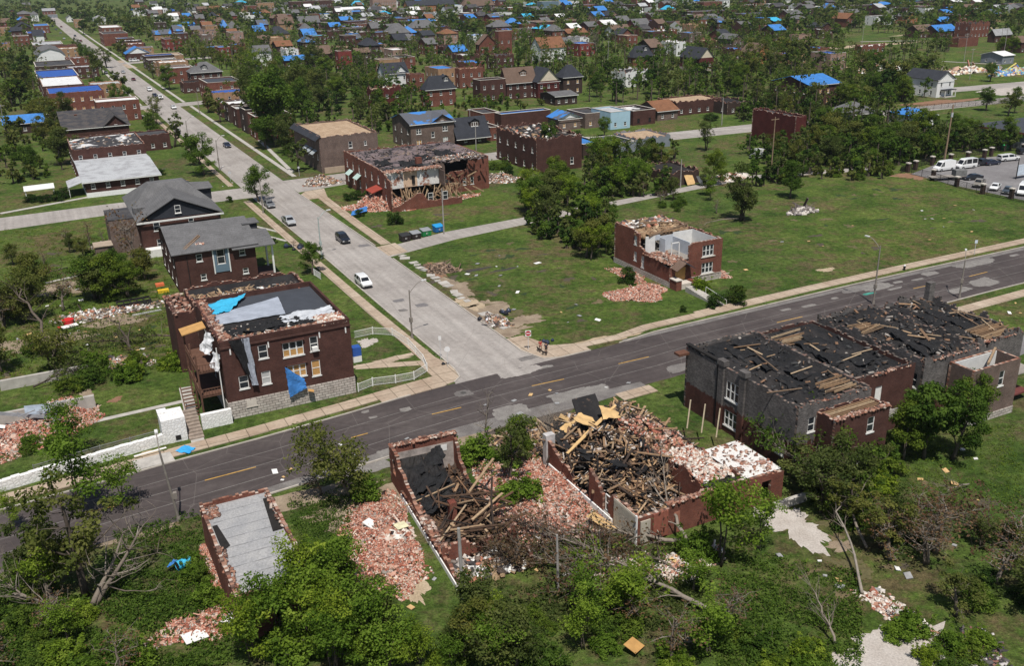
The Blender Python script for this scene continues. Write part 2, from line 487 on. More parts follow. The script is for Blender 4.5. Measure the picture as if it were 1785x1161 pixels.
# side street, straight to the far end of the town
strip('side_street', [(-5.6, -1.75), (-5.7, 60), (-6.3, 118), (-6.3, 135), (-6.0, 300), (-5, 520), (-5, 1260)], [(5.3, -1.35), (5.3, 60), (4.6, 118), (5.0, 135), (5.0, 300), (5.0, 520), (5.5, 1260)], .008, OLDROAD)
fill('side_street_mouth', [(-7.5, -2.2), (-5.6, 4.0), (5.3, 4.5), (9.0, -1.3)], .016, OLDROAD)
strip('second_street_west', [(-6.2, 133.5), (-40, 133.5), (-90, 131), (-200, 128)], [(-6.2, 121.5), (-40, 121.8), (-90, 117), (-200, 112)], .0085, OLDROAD)
strip('second_street_east', [(4.8, 120.8), (19, 123.8), (60, 131), (110, 130), (150, 127), (230, 126), (290, 122), (420, 116)], [(4.8, 136.5), (22, 137), (60, 141), (110, 142), (150, 139), (230, 135), (290, 132), (420, 127)], .0085, OLDROAD)
strip('alley', [(5.2, 57.2), (21, 62), (36, 64.5), (70, 69.5), (106, 74.2), (140, 65.2)], [(5.2, 63.5), (21, 68.2), (38, 70), (70, 73), (106, 78), (142, 69)], .010, OLDROAD)
strip('far_cross_street', [(-120, 298), (-6, 300), (5, 300), (30, 303)], [(-120, 309), (-6, 311), (5, 311), (30, 314)], .007, OLDROAD)
strip('far_cross_street', [(-40, 505), (60, 515)], [(-40, 516), (60, 527)], .007, OLDROAD)
u0, v0 = UV(1660, 130); u1, v1 = UV(1785, 148)
strip('side_road', [(235, 160), (290, 152), (420, 140)], [(238, 172), (292, 163), (424, 150)], .007, OLDROAD)
fill('parking_lot', [UV(*q) for q in ((1588, 303), (1660, 322), (1790, 350), (1900, 372), (1900, 262), (1785, 268), (1720, 274), (1640, 283))], .010, LOTTAR)
fill('gravel_yard', [UV(*q) for q in ((1700, 160), (1745, 166), (1830, 160), (1830, 148), (1740, 150))], .006, GRAVEL)

# pavements (raised slabs with real kerb edges)
def band(line, off0, off1):
    return [(u, v + off0) for u, v in line], [(u, v + off1) for u, v in line]
nw = [p for p in nk if p[0] <= -9]
a, b2 = band([p for p in nk if p[0] <= -18], 3.4, 1.2)
strip('pavement', a, b2, .10, PAVE, depth=.12)
strip('pavement', [(-18, .35), (-14, .9), (-9, 1.5), (-6.4, 2.2)], [(-18, -3.0), (-14, -2.55), (-9, -2.1), (-7.4, -1.2)], .11, PAVE, depth=.13)
fill('pavement_corner', [(-9.3, 1.5), (-9.3, 7.2), (-6.3, 7.2), (-5.75, 5.4), (-5.75, 2.2), (-6.2, -.4), (-7.4, -1.5), (-9.3, -2.0)], .115, PAVE, .13)
strip('pavement', [(-8.5, 7.2), (-8.7, 30), (-8.9, 60), (-9.2, 118)], [(-6.35, 7.2), (-6.9, 30), (-7.2, 60), (-7.6, 118)], .10, PAVE, depth=.12)
strip('pavement', [(-8.9, 137), (-8.9, 210), (-9.3, 298)], [(-7.6, 137), (-7.6, 210), (-8.0, 298)], .10, PAVE, depth=.12)
strip('pavement', [(-9.3, 312), (-9, 500)], [(-8.0, 312), (-7.7, 500)], .10, CONC, depth=.12)
strip('pavement', [(8.3, 140), (8.3, 180), (8.3, 298)], [(9.5, 140), (9.5, 180), (9.5, 298)], .10, CONC, depth=.12)
strip('pavement', [(7.9, 312), (8.0, 500), (8, 900)], [(9.1, 312), (9.3, 500), (9.5, 900)], .10, CONC, depth=.12)
strip('pavement', [(6.5, 66), (6.6, 84), (7.2, 112), (6.2, 119.5)], [(8.6, 66), (8.7, 84), (9.5, 112), (11.5, 121.5)], .10, PAVE, depth=.12)
fill('pavement_corner', [(4.7, 112), (7.2, 112), (11.5, 121.5), (6.5, 120.6), (4.7, 118)], .105, PAVE, .12)
fill('pavement_corner', [(5.35, 3.6), (5.4, 8.6), (8.2, 8.6), (9.8, 3.2), (14, 1.7), (14, -1.1), (9, -1.25), (6.6, -.3)], .115, PAVE, .13)
strip('pavement', [(14, 1.7), (20, 1.9), (26, 3.3), (36, 3.5)], [(14, .3), (20, .3), (26, 1.4), (36, 1.6)], .10, PAVE, depth=.12)
strip('pavement', [(36, 4.1), (60, 4.6), (84, 4.9), (110, 5.0), (200, 5.6)], [(36, 1.6), (60, 2.5), (84, 2.8), (110, 2.9), (200, 3.4)], .10, PAVE, depth=.12)
strip('pavement', [(60, -15.3), (90, -14.4), (200, -13.4)], [(60, -17.3), (90, -16.6), (200, -15.6)], .10, PAVE, depth=.12)
strip('pavement', [(9, -15.3), (14.3, -15.1)], [(9, -17.4), (14.3, -17.2)], .10, PAVE, depth=.12)
strip('driveway_apron', [(5.25, 58), (9.5, 58.8)], [(5.25, 65), (9.5, 66)], .02, PAVE)
# broken slabs of the lost east pavement
mb = MB()
for i in range(26):
    v = 13 + i*1.75
    if 21 < v < 27 or random.random() < .2: continue
    mb.box(tuple(W(7.6 + random.uniform(-.4, .4), v, .04)), (random.uniform(1.0, 1.9), random.uniform(1.0, 1.6), .1), Matrix.Rotation(AZ + random.uniform(-.4, .4), 3, 'Z') @ Matrix.Rotation(random.uniform(-.08, .08), 3, 'X'), 0)
structure('broken_pavement', mb, CONC)
# kerb stones
def kerb(name, line, w=.16, h=.14):
    mb = MB()
    for i in range(len(line) - 1):
        mb.bar(W(*line[i], h/2), W(*line[i + 1], h/2), w, h)
    return structure(name, mb, KERB)
kerb('kerb', [(u, v + .08) for u, v in nk if u <= -18] + [(-14, -2.48)])
kerb('kerb', [(-7.4, -1.6), (-6.1, -.4), (-5.65, 2.2), (-5.6, 8), (-5.75, 30), (-5.75, 60), (-6.3, 118)])
kerb('kerb', [(4.7, 118), (4.75, 110), (5.35, 66)])
kerb('kerb', [(5.35, 56), (5.4, 8), (5.3, 3.6), (6.6, -.45), (9, -1.35), (14, -1.2)])
kerb('kerb', [(u, v + .08) for u, v in nk if u >= 19])
kerb('kerb', [(u, v - .08) for u, v in sk if -50 <= u <= -18])
kerb('kerb', [(u, v - .08) for u, v in sk if u >= 37])
# painted centre line, patches, covers
YEL = plain('worn yellow paint', (.46, .265, .06), .8, .3, 2.0)
mb = MB()
for (xa, ya), (xb, yb) in (((357, 838), (446, 814.5)), ((612, 763.5), (641, 755.5)), ((753, 722.5), (804, 710.5)), ((927, 673), (983, 661)), ((1078, 634.5), (1131, 622)), ((1226, 598.5), (1272, 587.5)), ((1354, 562.5), (1399, 552)), ((1592, 503), (1623, 496.5)), ((1689, 482), (1721, 474)), ((150, 894), (212, 880))):
    a, b = UV(xa, ya), UV(xb, yb)
    mb.bar(W(*a, .0155), W(*b, .0155), .17, .007)
structure('centre_line_marking', mb, YEL)
PALE = patchy('pale road patch', (.165, .15, .14), (.25, .235, .215), .5, .9, .2)
PALE2 = patchy('worn road edge', (.135, .122, .115), (.20, .185, .172), .5, .5, .12)
DARKP = plain('dark road patch', (.16, .15, .15), .9, .25, 2)
for i, (px, py, ru, rv, mt) in enumerate(((808, 686, 1.1, .9, PALE2), (637, 718, .5, .35, PALE), (707, 714, .75, .5, PALE), (650, 728, .5, .3, PALE), (640, 816, 2.6, 1.3, PALE), (680, 790, 1.5, 1.1, PALE),
        (890, 718, 2.4, 1.6, PALE), (1000, 688, 3.2, 1.5, PALE), (1046, 676, 1.2, .9, PALE), (1190, 640, 2.6, 1.1, PALE2), (950, 640, 1.2, .4, PALE), (905, 648, 3.0, 1.2, OLDROAD), (930, 622, 2.4, .7, PALE2),
        (1525, 500, 3.2, 1.4, PALE), (1490, 505, 2.5, 1.0, PALE2), (1621, 477, 1.6, .9, PALE), (1700, 459, 4.4, 1.3, PALE), (1715, 492, 2.8, 1.6, PALE), (1672, 506, 2.3, 1.0, PALE), (1370, 540, .9, .4, PALE), (1410, 533, 1.4, .4, PALE), (1565, 492, 1.1, .4, PALE), (1600, 487, 1.4, .3, PALE), (1455, 520, .7, .4, PALE), (1768, 445, 1.2, .4, PALE),
        (735, 532, 1.0, .8, DARKP), (695, 524, .9, .7, DARKP), (702, 541, .7, .6, PALE2), (635, 428, 1.2, .8, DARKP), (1560, 503, 1.6, .35, PALE), (1515, 512, 1.3, .35, plain('green paint', (.05, .24, .19), .8)))):
    blob('road_patch', px, py, ru, rv, mt, .0175 + .0015*(i % 4), i, .16, sq=.55)
mb = MB(); c = W(*UV(807.5, 685), .024)
mb.tube([c, c + Vector((0, 0, .004))], [.38, .38], 14)
structure('manhole_cover', mb, plain('iron', (.07, .065, .06), .6))
# sealed seams along the carriageway
mid = [(u, (a[1] + b[1])/2) for u, a, b in zip(US, nk, sk)]
for off, w in ((.25, .05), (-2.6, .06), (2.9, .05)):
    strip('road_seam', [(u, v + off + w) for u, v in mid], [(u, v + off - w) for u, v in mid], .0135, PALE2)
# worn southern road edge, pale grit
strip('road_edge_grit', [(-36, -16.6), (-23, -15.1), (-14.6, -13.8), (-5, -13.5), (6, -13.4), (14, -13.6)], [(-36, -18.2), (-23, -17.0), (-14.6, -16.3), (-5, -16.2), (6, -16.0), (14, -15.2)], .0145, PALE2)
strip('road_edge_grit', [(20, -.1), (48, .7), (84, 1.2), (110, 1.2)], [(20, -1.0), (48, -.3), (84, .1), (110, .2)], .0145, PALE2)
# soil, paths, bare patches
for i, (nm, px, py, ru, rv, mt) in enumerate((
        ('dirt_patch', 840, 540, 3.6, 5.5, DIRT), ('dirt_patch', 795, 500, 2.2, 5.0, DIRT), ('dirt_patch', 870, 580, 4.0, 2.2, DIRT), ('dirt_patch', 820, 530, 1.6, 3.2, SAND), ('dirt_patch', 760, 470, 1.8, 4.2, MULCH), ('dirt_patch', 910, 560, 3.5, 2.0, DIRT),
        ('dirt_patch', 1000, 690, 12, 1.6, plain('wet earth', (.085, .068, .055), .9, .35, 1)), ('dirt_patch', 930, 735, 6, 2.4, plain('wet earth', (.085, .068, .055), .9, .35, 1)), ('dirt_patch', 790, 775, 7, 2.2, DIRT), ('dirt_patch', 650, 880, 7, 3.0, DIRT), ('dirt_patch', 520, 872, 8, 1.4, DIRT),
        ('dirt_patch', 201, 697, .8, .8, MULCH), ('dirt_patch', 150, 690, 1.0, 3.6, DIRT), ('dirt_patch', 130, 500, 9, 3.2, DIRT), ('dirt_patch', 50, 600, 8, 3.0, DIRT), ('dirt_patch', 200, 560, 5, 2.0, DIRT), ('dirt_patch', 260, 790, 1.6, .5, SAND),
        ('dirt_patch', 640, 597, 1.2, 1.8, GRAVEL), ('dirt_patch', 675, 628, 5.0, .9, PAVE), ('dirt_patch', 1380, 915, 2.6, 3.6, GRAVEL), ('dirt_patch', 1560, 1145, 6.5, 3.0, GRAVEL), ('dirt_patch', 1465, 952, 1.4, .7, DIRT), ('dirt_patch', 720, 1025, 1.0, 2.4, SAND),
        ('dirt_patch', 1640, 178, 18, 4, MULCH), ('dirt_patch', 1600, 306, 5, 4, MULCH), ('dirt_patch', 1440, 470, 2.2, .7, SAND), ('dirt_patch', 830, 470, 2.2, .8, plain('scorched earth', (.05, .045, .04), .9)), ('dirt_patch', 880, 470, 2.2, .6, plain('scorched earth', (.05, .045, .04), .9)),
        ('dirt_patch', 330, 890, 5, 1.0, DIRT), ('dirt_patch', 250, 930, 3, .8, DIRT), ('dirt_patch', 1500, 80, 60, 5, SAND), ('dirt_patch', 1650, 55, 50, 8, SAND), ('dirt_patch', 415, 172, 10, 8, MULCH), ('dirt_patch', 760, 620, .1, .1, DIRT), ('dirt_patch', 1230, 1110, 1.6, 1.0, DIRT), ('dirt_patch', 1700, 660, 2.5, 1.2, SAND),
        ('dirt_patch', 735, 500, .8, 3.0, CONC), ('dirt_patch', 1040, 595, 7, .9, SAND))):
    blob(nm, px, py, ru, rv, mt, .004 + .0007*(i % 9), i + 40, .45)
rp = random.Random(9)
for q, n in ((((700, 470), (900, 410), (1140, 540), (900, 590)), 34), (((1250, 380), (1560, 320), (1760, 400), (1270, 480)), 40), (((0, 420), (280, 430), (320, 640), (0, 660)), 44), (((1300, 930), (1700, 780), (1780, 880), (1480, 1060)), 22), (((620, 400), (860, 350), (880, 390), (720, 430)), 10)):
    a, b, c, d = [Vector((*p, 0)) for p in q]
    for i in range(n):
        s, t = rp.random(), rp.random(); p = (a*(1 - s) + b*s)*(1 - t) + (d*(1 - s) + c*s)*t; blob('dirt_patch', p.x, p.y, rp.uniform(.3, 1.5), rp.uniform(.3, 1.1), rp.choice((plain('dry grass', (.105, .092, .042), .95, .4, 2), plain('dead grass', (.135, .105, .055), .95, .4, 2), plain('trodden soil', (.075, .062, .042), .95, .4, 2), plain('rank grass', (.028, .048, .014), .95, .4, 2))), .0035 + .0002*(i % 20), i, .6, n=48)
def path(px0, py0, px1, py1, w, mat=None, z=.02, name='path'):
    mb = MB(); a, b = gp(px0, py0, z), gp(px1, py1, z)
    n = (b - a).cross(Vector((0, 0, 1))).normalized()*w/2
    mb.quad(a - n, a + n, b + n, b - n)
    return structure(name, mb, mat or PAVE)
path(150, 738, 330, 697, .9, CONC); path(80, 493, 215, 462, .8, CONC); path(345, 770, 322, 675, 1.5, CONC)
path(500, 420, 432, 403, .8, CONC); path(490, 405, 436, 392, .8, CONC); path(745, 632, 620, 640, 1.6, PAVE)
path(1300, 90, 1420, 96, 3, OLDROAD); path(1620, 105, 1745, 112, 2.5, OLDROAD); path(1500, 72, 1600, 70, 4, OLDROAD)
path(0, 372, 240, 327, 1.6, CONC); path(510, 300, 420, 212, 1.2, CONC); path(1140, 235, 1310, 222, 1.2, CONC); path(920, 243, 1040, 238, 1.2, CONC); path(225, 205, 250, 200, 6, OLDROAD, .006)
path(1700, 580, 1800, 610, 9, LOTTAR, .006); path(205, 105, 232, 118, 5, PAVE, .006)
# ------------------------------------------------------------------ materials for buildings
BR = {
 'brown': brick('brown brick', (.088, .038, .030), (.058, .025, .021), (.095, .055, .046)),
 'dark': brick('dark brown brick', (.060, .034, .028), (.040, .023, .020), (.075, .06, .05)),
 'red': brick('red brick', (.19, .055, .036), (.13, .035, .025), (.19, .12, .09)),
 'bright': brick('bright red brick', (.23, .035, .03), (.17, .025, .022), (.2, .09, .08)),
 'deep': brick('deep red brick', (.105, .020, .018), (.075, .015, .014), (.09, .04, .035)),
 'tan': brick('tan brick', (.38, .22, .12), (.31, .17, .09), (.36, .26, .18)),
 'grey': brick('grey brown brick', (.16, .105, .085), (.11, .070, .058), (.2, .17, .15)),
 'orange': brick('orange brick', (.40, .16, .06), (.32, .12, .045), (.36, .2, .12)),
 'pink': brick('pinkish brick', (.36, .22, .18), (.28, .16, .125), (.34, .27, .23)),
 'sooty': brick('weathered grey coated brick', (.175, .160, .152), (.075, .068, .066), (.12, .11, .105), .45, (.085, .038, .030), 3.4),
 'white': plain('white siding', (.72, .72, .71), .7, .08, .6),
 'blue': plain('pale blue siding', (.36, .52, .62), .7, .08, .6),
 'slate': plain('slate blue siding', (.13, .19, .24), .7, .1, .6),
 'greywall': plain('grey painted wall', (.20, .22, .25), .8, .15, .6),
 'cream': plain('cream wall', (.62, .54, .42), .8, .12, .6),
 'stone': None,
}
def stone_mat():
    m, nt, b = new_mat('pale rubble stone')
    ov = obj_vec(nt)
    sep = nd(nt, 'ShaderNodeSeparateXYZ'); nt.links.new(ov, sep.inputs[0])
    ad = nd(nt, 'ShaderNodeMath', operation='ADD'); nt.links.new(sep.outputs[0], ad.inputs[0]); nt.links.new(sep.outputs[1], ad.inputs[1])
    cb = nd(nt, 'ShaderNodeCombineXYZ'); nt.links.new(ad.outputs[0], cb.inputs[0]); nt.links.new(sep.outputs[2], cb.inputs[1])
    t = nd(nt, 'ShaderNodeTexBrick'); nt.links.new(cb.outputs[0], t.inputs['Vector']); t.inputs['Scale'].default_value = 1.0
    t.inputs['Brick Width'].default_value = .75; t.inputs['Row Height'].default_value = .34; t.inputs['Mortar Size'].default_value = .035
    t.inputs['Color1'].default_value = (.55, .50, .45, 1); t.inputs['Color2'].default_value = (.42, .37, .33, 1); t.inputs['Mortar'].default_value = (.16, .14, .125, 1)
    c = mix(nt, 1.0, t.outputs['Color'], ramp(nt, noise(nt, ov, 1.2, 5, .7), [(.3, .72), (.7, 1.18)]), 'MULTIPLY')
    setc(nt, b, c, .9, .2); bump(nt, b, t.outputs['Fac'], -.5, .06)
    return m
BR['stone'] = stone_mat()
WHITEST = plain('whitewashed stone', (.80, .79, .77), .85, .10, 3.0)
EDGE = palette('broken masonry', [(.26, .12, .08), (.40, .26, .20), (.19, .08, .055), (.48, .40, .34), (.11, .065, .05), (.30, .16, .11), (.15, .09, .07), (.34, .20, .15)])
TRIM = plain('white trim', (.74, .73, .70), .6, .08, 2)
TANST = plain('stone sill', (.55, .50, .44), .85, .12, 2)
GLASS = glass()
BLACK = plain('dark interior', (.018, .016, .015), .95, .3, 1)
PLY = plain('plywood', (.48, .27, .095), .85, .18, 1.2)
PLY2 = plain('raw chipboard', (.56, .37, .17), .85, .18, 1.2)
WOODBR = plain('brown porch wood', (.115, .058, .038), .85, .35, 2)
WOODGR = plain('grey weathered wood', (.26, .235, .21), .9, .3, 2)
TIMBER = palette('timber', [(.30, .19, .11), (.20, .125, .075), (.40, .28, .17), (.14, .09, .06), (.48, .36, .23)], .85, 'LINEAR')
CHAR = palette('charred timber', [(.030, .024, .021), (.060, .040, .030), (.12, .068, .040), (.020, .018, .017), (.20, .115, .065)], .9, 'LINEAR')
TARPB = tarp('blue tarp', (.05, .20, .52)); TARPC = tarp('cyan tarp', (.05, .42, .66)); TARPN = tarp('navy tarp', (.03, .10, .38)); TARPG = tarp('grey tarp', (.36, .39, .45)); TARPK = plain('black sheeting', (.020, .020, .021), .85, .35, 1.5, .1)
RF = {
 'char': patchy('charred flat roof', (.015, .014, .015), (.028, .026, .025), .5, .25, .1, (.085, .058, .045)),
 'charA': patchy('burnt flat roof felt', (.014, .014, .015), (.031, .028, .027), .47, .16, .08, (.050, .042, .038)),
 'felt': patchy('dark roof felt', (.045, .045, .05), (.075, .07, .07), .5, .3, .1),
 'membrane': plain('slate membrane', (.050, .055, .066), .75, .12, .7),
 'greyroll': patchy('grey rolled roofing', (.29, .29, .295), (.35, .345, .34), .5, .5, .12),
 'white': patchy('white roof coating', (.68, .68, .67), (.55, .54, .53), .58, .5, .05),
 'silver': patchy('silver roof coating', (.42, .43, .44), (.30, .30, .31), .55, .4, .08),
 'half': patchy('half torn white roof', (.045, .043, .045), (.62, .61, .60), .54, .16, .02),
 'deck': patchy('bare roof boards', (.34, .235, .15), (.45, .33, .22), .5, .7, .1, (.08, .06, .05)),
 'blue': TARPB, 'cyan': TARPC, 'navy': TARPN,
 'bluegrey': patchy('half tarped roof', (.10, .105, .12), (.05, .20, .52), .52, .14, .02),
 'tan': plain('tan roof', (.36, .29, .22), .9, .2, 1),
 'gshingle': shingle('grey shingles', (.135, .133, .135)), 'dshingle': shingle('dark slate shingles', (.040, .043, .052)),
 'bshingle': shingle('brown shingles', (.155, .105, .080)), 'rshingle': shingle('rust shingles', (.21, .10, .055)), 'lshingle': shingle('light grey shingles', (.30, .30, .31)),
 'burnt': patchy('burnt shingles', (.045, .045, .05), (.085, .075, .07), .5, .5, .06, (.11, .065, .045)),
}
RUB = palette('brick rubble', [(.37, .14, .09), (.48, .26, .19), (.26, .09, .06), (.53, .38, .30), (.50, .38, .31), (.38, .15, .10), (.17, .07, .05), (.58, .50, .43), (.48, .28, .21), (.31, .14, .10), (.10, .07, .05), (.44, .28, .21), (.41, .20, .14), (.30, .26, .23), (.34, .12, .08), (.43, .19, .13)])
RUBW = palette('pale rubble', [(.50, .40, .33), (.60, .55, .49), (.38, .20, .14), (.52, .44, .38), (.30, .12, .08), (.66, .62, .57)])
JUNK = palette('mixed debris', [(.30, .20, .13), (.55, .50, .45), (.12, .09, .075), (.40, .17, .11), (.70, .69, .66), (.22, .19, .17), (.05, .045, .045), (.32, .22, .13), (.16, .12, .10), (.08, .06, .05), (.36, .33, .30)])

# ------------------------------------------------------------------ walls with real openings
def wall(mb, o, d, length, hf, holes=(), th=.3, z0=0.0, m=0, me=1, step=None, zstep=.2, rev=True):
    """wall panel from o along unit d (2-D); outside is to the right of d. hf: height or function of x. holes: (x0, x1, z0, z1)"""
    xs = {0.0, length}; zs = {z0}
    ragged = callable(hf)
    if ragged:
        n = max(2, int(length/(step or (.3 if length < 40 else .6))))
        xs |= {length*i/n for i in range(n + 1)}
        hmax = max(hf(length*(i + .5)/n) for i in range(n))
        zz = z0
        while zz < hmax: zs.add(round(zz, 4)); zz += zstep
        zs.add(zz)
    else: zs.add(hf); hmax = hf
    for h in holes:
        xs |= {max(0, h[0]), min(length, h[1])}; zs |= {h[2], h[3]}
    xs = sorted(xs); zs = sorted(zs)
    xs = [x for i, x in enumerate(xs) if i == 0 or x - xs[i - 1] > 1e-3]; zs = [z for i, z in enumerate(zs) if i == 0 or z - zs[i - 1] > 1e-3]
    nx, nz = len(xs) - 1, len(zs) - 1
    occ = [[False]*nz for _ in range(nx)]
    for i in range(nx):
        xm = (xs[i] + xs[i + 1])/2; top = hf(xm) if ragged else hf
        for k in range(nz):
            zm = (zs[k] + zs[k + 1])/2
            occ[i][k] = zm < top and not any(h[0] < xm < h[1] and h[2] < zm < h[3] for h in holes)
    nx_, ny_ = -d[1], d[0]          # inward normal
    P = lambda x, t, z: (o[0] + d[0]*x + nx_*t, o[1] + d[1]*x + ny_*t, z)
    # merge equal columns vertically into runs
    for i in range(nx):
        k = 0
        while k < nz:
            if not occ[i][k]: k += 1; continue
            j = k
            while j < nz and occ[i][j]: j += 1
            a, b, zl, zh = xs[i], xs[i + 1], zs[k], zs[j]
            mb.quad(P(a, 0, zl), P(b, 0, zl), P(b, 0, zh), P(a, 0, zh), m)
            mb.quad(P(b, th, zl), P(a, th, zl), P(a, th, zh), P(b, th, zh), m)
            mb.quad(P(a, 0, zh), P(b, 0, zh), P(b, th, zh), P(a, th, zh), me)
            if zl > z0: mb.quad(P(a, 0, zl), P(a, th, zl), P(b, th, zl), P(b, 0, zl), me)
            k = j
    for i in range(nx + 1):
        for k in range(nz):
            l = occ[i - 1][k] if i > 0 else False; r = occ[i][k] if i < nx else False
            if l != r:
                x = xs[i]; zl, zh = zs[k], zs[k + 1]
                if r: mb.quad(P(x, 0, zl), P(x, 0, zh), P(x, th, zh), P(x, th, zl), me if ragged else m)
                else: mb.quad(P(x, 0, zl), P(x, th, zl), P(x, th, zh), P(x, 0, zh), me if ragged else m)
EDGEK = palette('sooty masonry', [(.05, .045, .043), (.10, .085, .075), (.16, .10, .08), (.035, .033, .033), (.22, .17, .14)])
def rag(base, amp, seed, pts=None, step=.32):
    """ragged top: base height (or polyline pts of (x, z)) with broken steps"""
    def f(x):
        b = base + amp*(.55*math.sin(x*.9 + seed) + .45*math.sin(x*2.6 + seed*2.1))
        if pts:
            b = pts[-1][1]
            if x <= pts[0][0]: b = pts[0][1]
            else:
                for (x0, z0), (x1, z1) in zip(pts, pts[1:]):
                    if x0 <= x <= x1: b = z0 + (z1 - z0)*(x - x0)/max(1e-6, x1 - x0); break
            b += amp*.5*math.sin(x*2.3 + seed)
        h = math.sin(math.floor(x/step)*12.9898 + seed*78.233)*43758.5453
        return b + (h - math.floor(h) - .5)*amp*.8
    return f
_win = {}
def window_mesh(w, h, style):
    key = (round(w, 2), round(h, 2), style)
    if key in _win: return _win[key]
    f = .085; mb = MB()
    fm = {'dark': BLACK, 'wood': WOODBR}.get(style, TRIM)
    for a in ((-w/2, -w/2 + f, 0, h), (w/2 - f, w/2, 0, h), (-w/2 + f, w/2 - f, 0, f), (-w/2 + f, w/2 - f, h - f, h)):
        mb.rbox(a[0], a[1], .05, .16, a[2], a[3])
    if style != 'door':
        mb.rbox(-w/2 + f, w/2 - f, .07, .15, h*.5 - .04, h*.5 + .04)
    if w > 1.4:
        n = 2 if w < 2.2 else 3
        for i in range(1, n): mb.rbox(-w/2 + w*i/n - .09, -w/2 + w*i/n + .09, .055, .155, f, h - f)
    if style != 'door': mb.rbox(-w/2 - .1, w/2 + .1, -.08, .05, -.14, 0)
    fr = mb.mesh('window', [fm])
    p = MB()
    if style == 'half': p.quad((-w/2 + f, .11, f), (w/2 - f, .11, f), (w/2 - f, .11, h*.5), (-w/2 + f, .11, h*.5)); p.quad((-w/2 + f, .11, h*.5), (w/2 - f, .11, h*.5), (w/2 - f, .11, h - f), (-w/2 + f, .11, h - f), 1)
    else: p.quad((-w/2 + f, .11, f), (w/2 - f, .11, f), (w/2 - f, .11, h - f), (-w/2 + f, .11, h - f))
    pm = {'board': [PLY], 'door': [TRIM], 'half': [PLY, GLASS], 'white': [plain('pulled blind', (.45, .45, .44), .7, .1, 1)], 'dark': [BLACK]}.get(style, [GLASS])
    pa = p.mesh('pane', pm)
    _win[key] = (fr, pa)
    return fr, pa
def put_window(parent, x, y, z, w, h, face, style='sash', pane=True):
    """face 'S' looks to -y, 'W' to -x, 'E' to +x, 'N' to +y"""
    fr, pa = window_mesh(w, h, style)
    rz = {'S': 0, 'W': -math.pi/2, 'E': math.pi/2, 'N': math.pi}[face]
    o = inst('door' if style == 'door' else 'window', fr, parent, (x, y, z), (0, 0, rz))
    inst('pane' if style != 'door' else 'panel', pa, o)
    return o
def slab(mb, pts, th, m=0):
    """thick sheet from 4 (or 3) top points"""
    n = len(pts); v = [Vector(p) for p in pts]
    lo = [p - Vector((0, 0, th)) for p in v]
    mb.add(v + lo, [tuple(range(n)), tuple(range(2*n - 1, n - 1, -1))] + [(i, n + i, n + (i + 1) % n, (i + 1) % n) for i in range(n)], m)
def roof_grid(x0, x1, y0, y1, z, amp, seed, nx=14, ny=14, slope=0.0):
    mb = MB(); rn = random.Random(seed)
    H = [[z + slope*(j/ny - .5) + (rn.uniform(-amp, amp)*.5 + amp*math.sin(i*.9 + seed)*math.cos(j*.7 + seed))*(0 if i in (0, nx) or j in (0, ny) else 1) for j in range(ny + 1)] for i in range(nx + 1)]
    P = lambda i, j: (x0 + (x1 - x0)*i/nx, y0 + (y1 - y0)*j/ny, H[i][j])
    for i in range(nx):
        for j in range(ny):
            mb.quad(P(i, j), P(i + 1, j), P(i + 1, j + 1), P(i, j + 1))
    return mb
def scatter_boxes(n, area, smin, smax, tilt=.5, flat=.5, long=1.0, zf=None, z0=0.0):
    """n debris lumps over area (x0, x1, y0, y1); returns np arrays"""
    C = np.stack([RNG.uniform(area[0], area[1], n), RNG.uniform(area[2], area[3], n), np.full(n, z0)], 1)
    if zf is not None: C[:, 2] += np.array([zf(a, b) for a, b in C[:, :2]])
    s = RNG.uniform(smin, smax, n)
    S = np.stack([s*RNG.uniform(.8, 1.2 + long, n), s*RNG.uniform(.5, 1.0, n), s*flat*RNG.uniform(.5, 1.2, n)], 1)
    return np_boxes(C, S, rand_rot(n, tilt)) + (np.repeat(RNG.uniform(0, 1, n), 5),)
def debris_part(name, parent, n, area, smin, smax, mat, z0, flat=.4, long=1.0, tilt=.35):
    V, Q, r = scatter_boxes(n, area, smin, smax, tilt, flat, long, None, z0)
    o = inst(name, np_mesh(name, V, Q, [mat], None, r), parent)
    o['kind'] = 'stuff'
    return o
def cloth(name, mat, pts, amp=.12, n=10, parent=None, sag=0.0, th=.0, seed=0):
    """draped sheet through four corner points, with folds"""
    a, b, c, d = [Vector(p) for p in pts]; rn = random.Random(seed + len(name))
    mb = MB(); G = []
    ph = [rn.uniform(0, 6) for _ in range(4)]
    for i in range(n + 1):
        row = []
        for j in range(n + 1):
            s, t = i/n, j/n
            p = (a*(1 - s) + b*s)*(1 - t) + (d*(1 - s) + c*s)*t
            w = math.sin(s*9 + ph[0] + t*3)*.5 + math.sin(t*11 + ph[1] - s*4)*.4 + rn.uniform(-.35, .35)
            nn = (b - a).cross(d - a).normalized()
            p = p + nn*(amp*w) - Vector((0, 0, sag*math.sin(math.pi*s)*math.sin(math.pi*t)))
            if i in (0, n) or j in (0, n): p += Vector((rn.uniform(-1, 1), rn.uniform(-1, 1), 0))*amp*.9
            row.append(p)
        G.append(row)
    for i in range(n):
        for j in range(n): mb.quad(G[i][j], G[i + 1][j], G[i + 1][j + 1], G[i][j + 1])
    return mb.build(name, mat, parent, True)

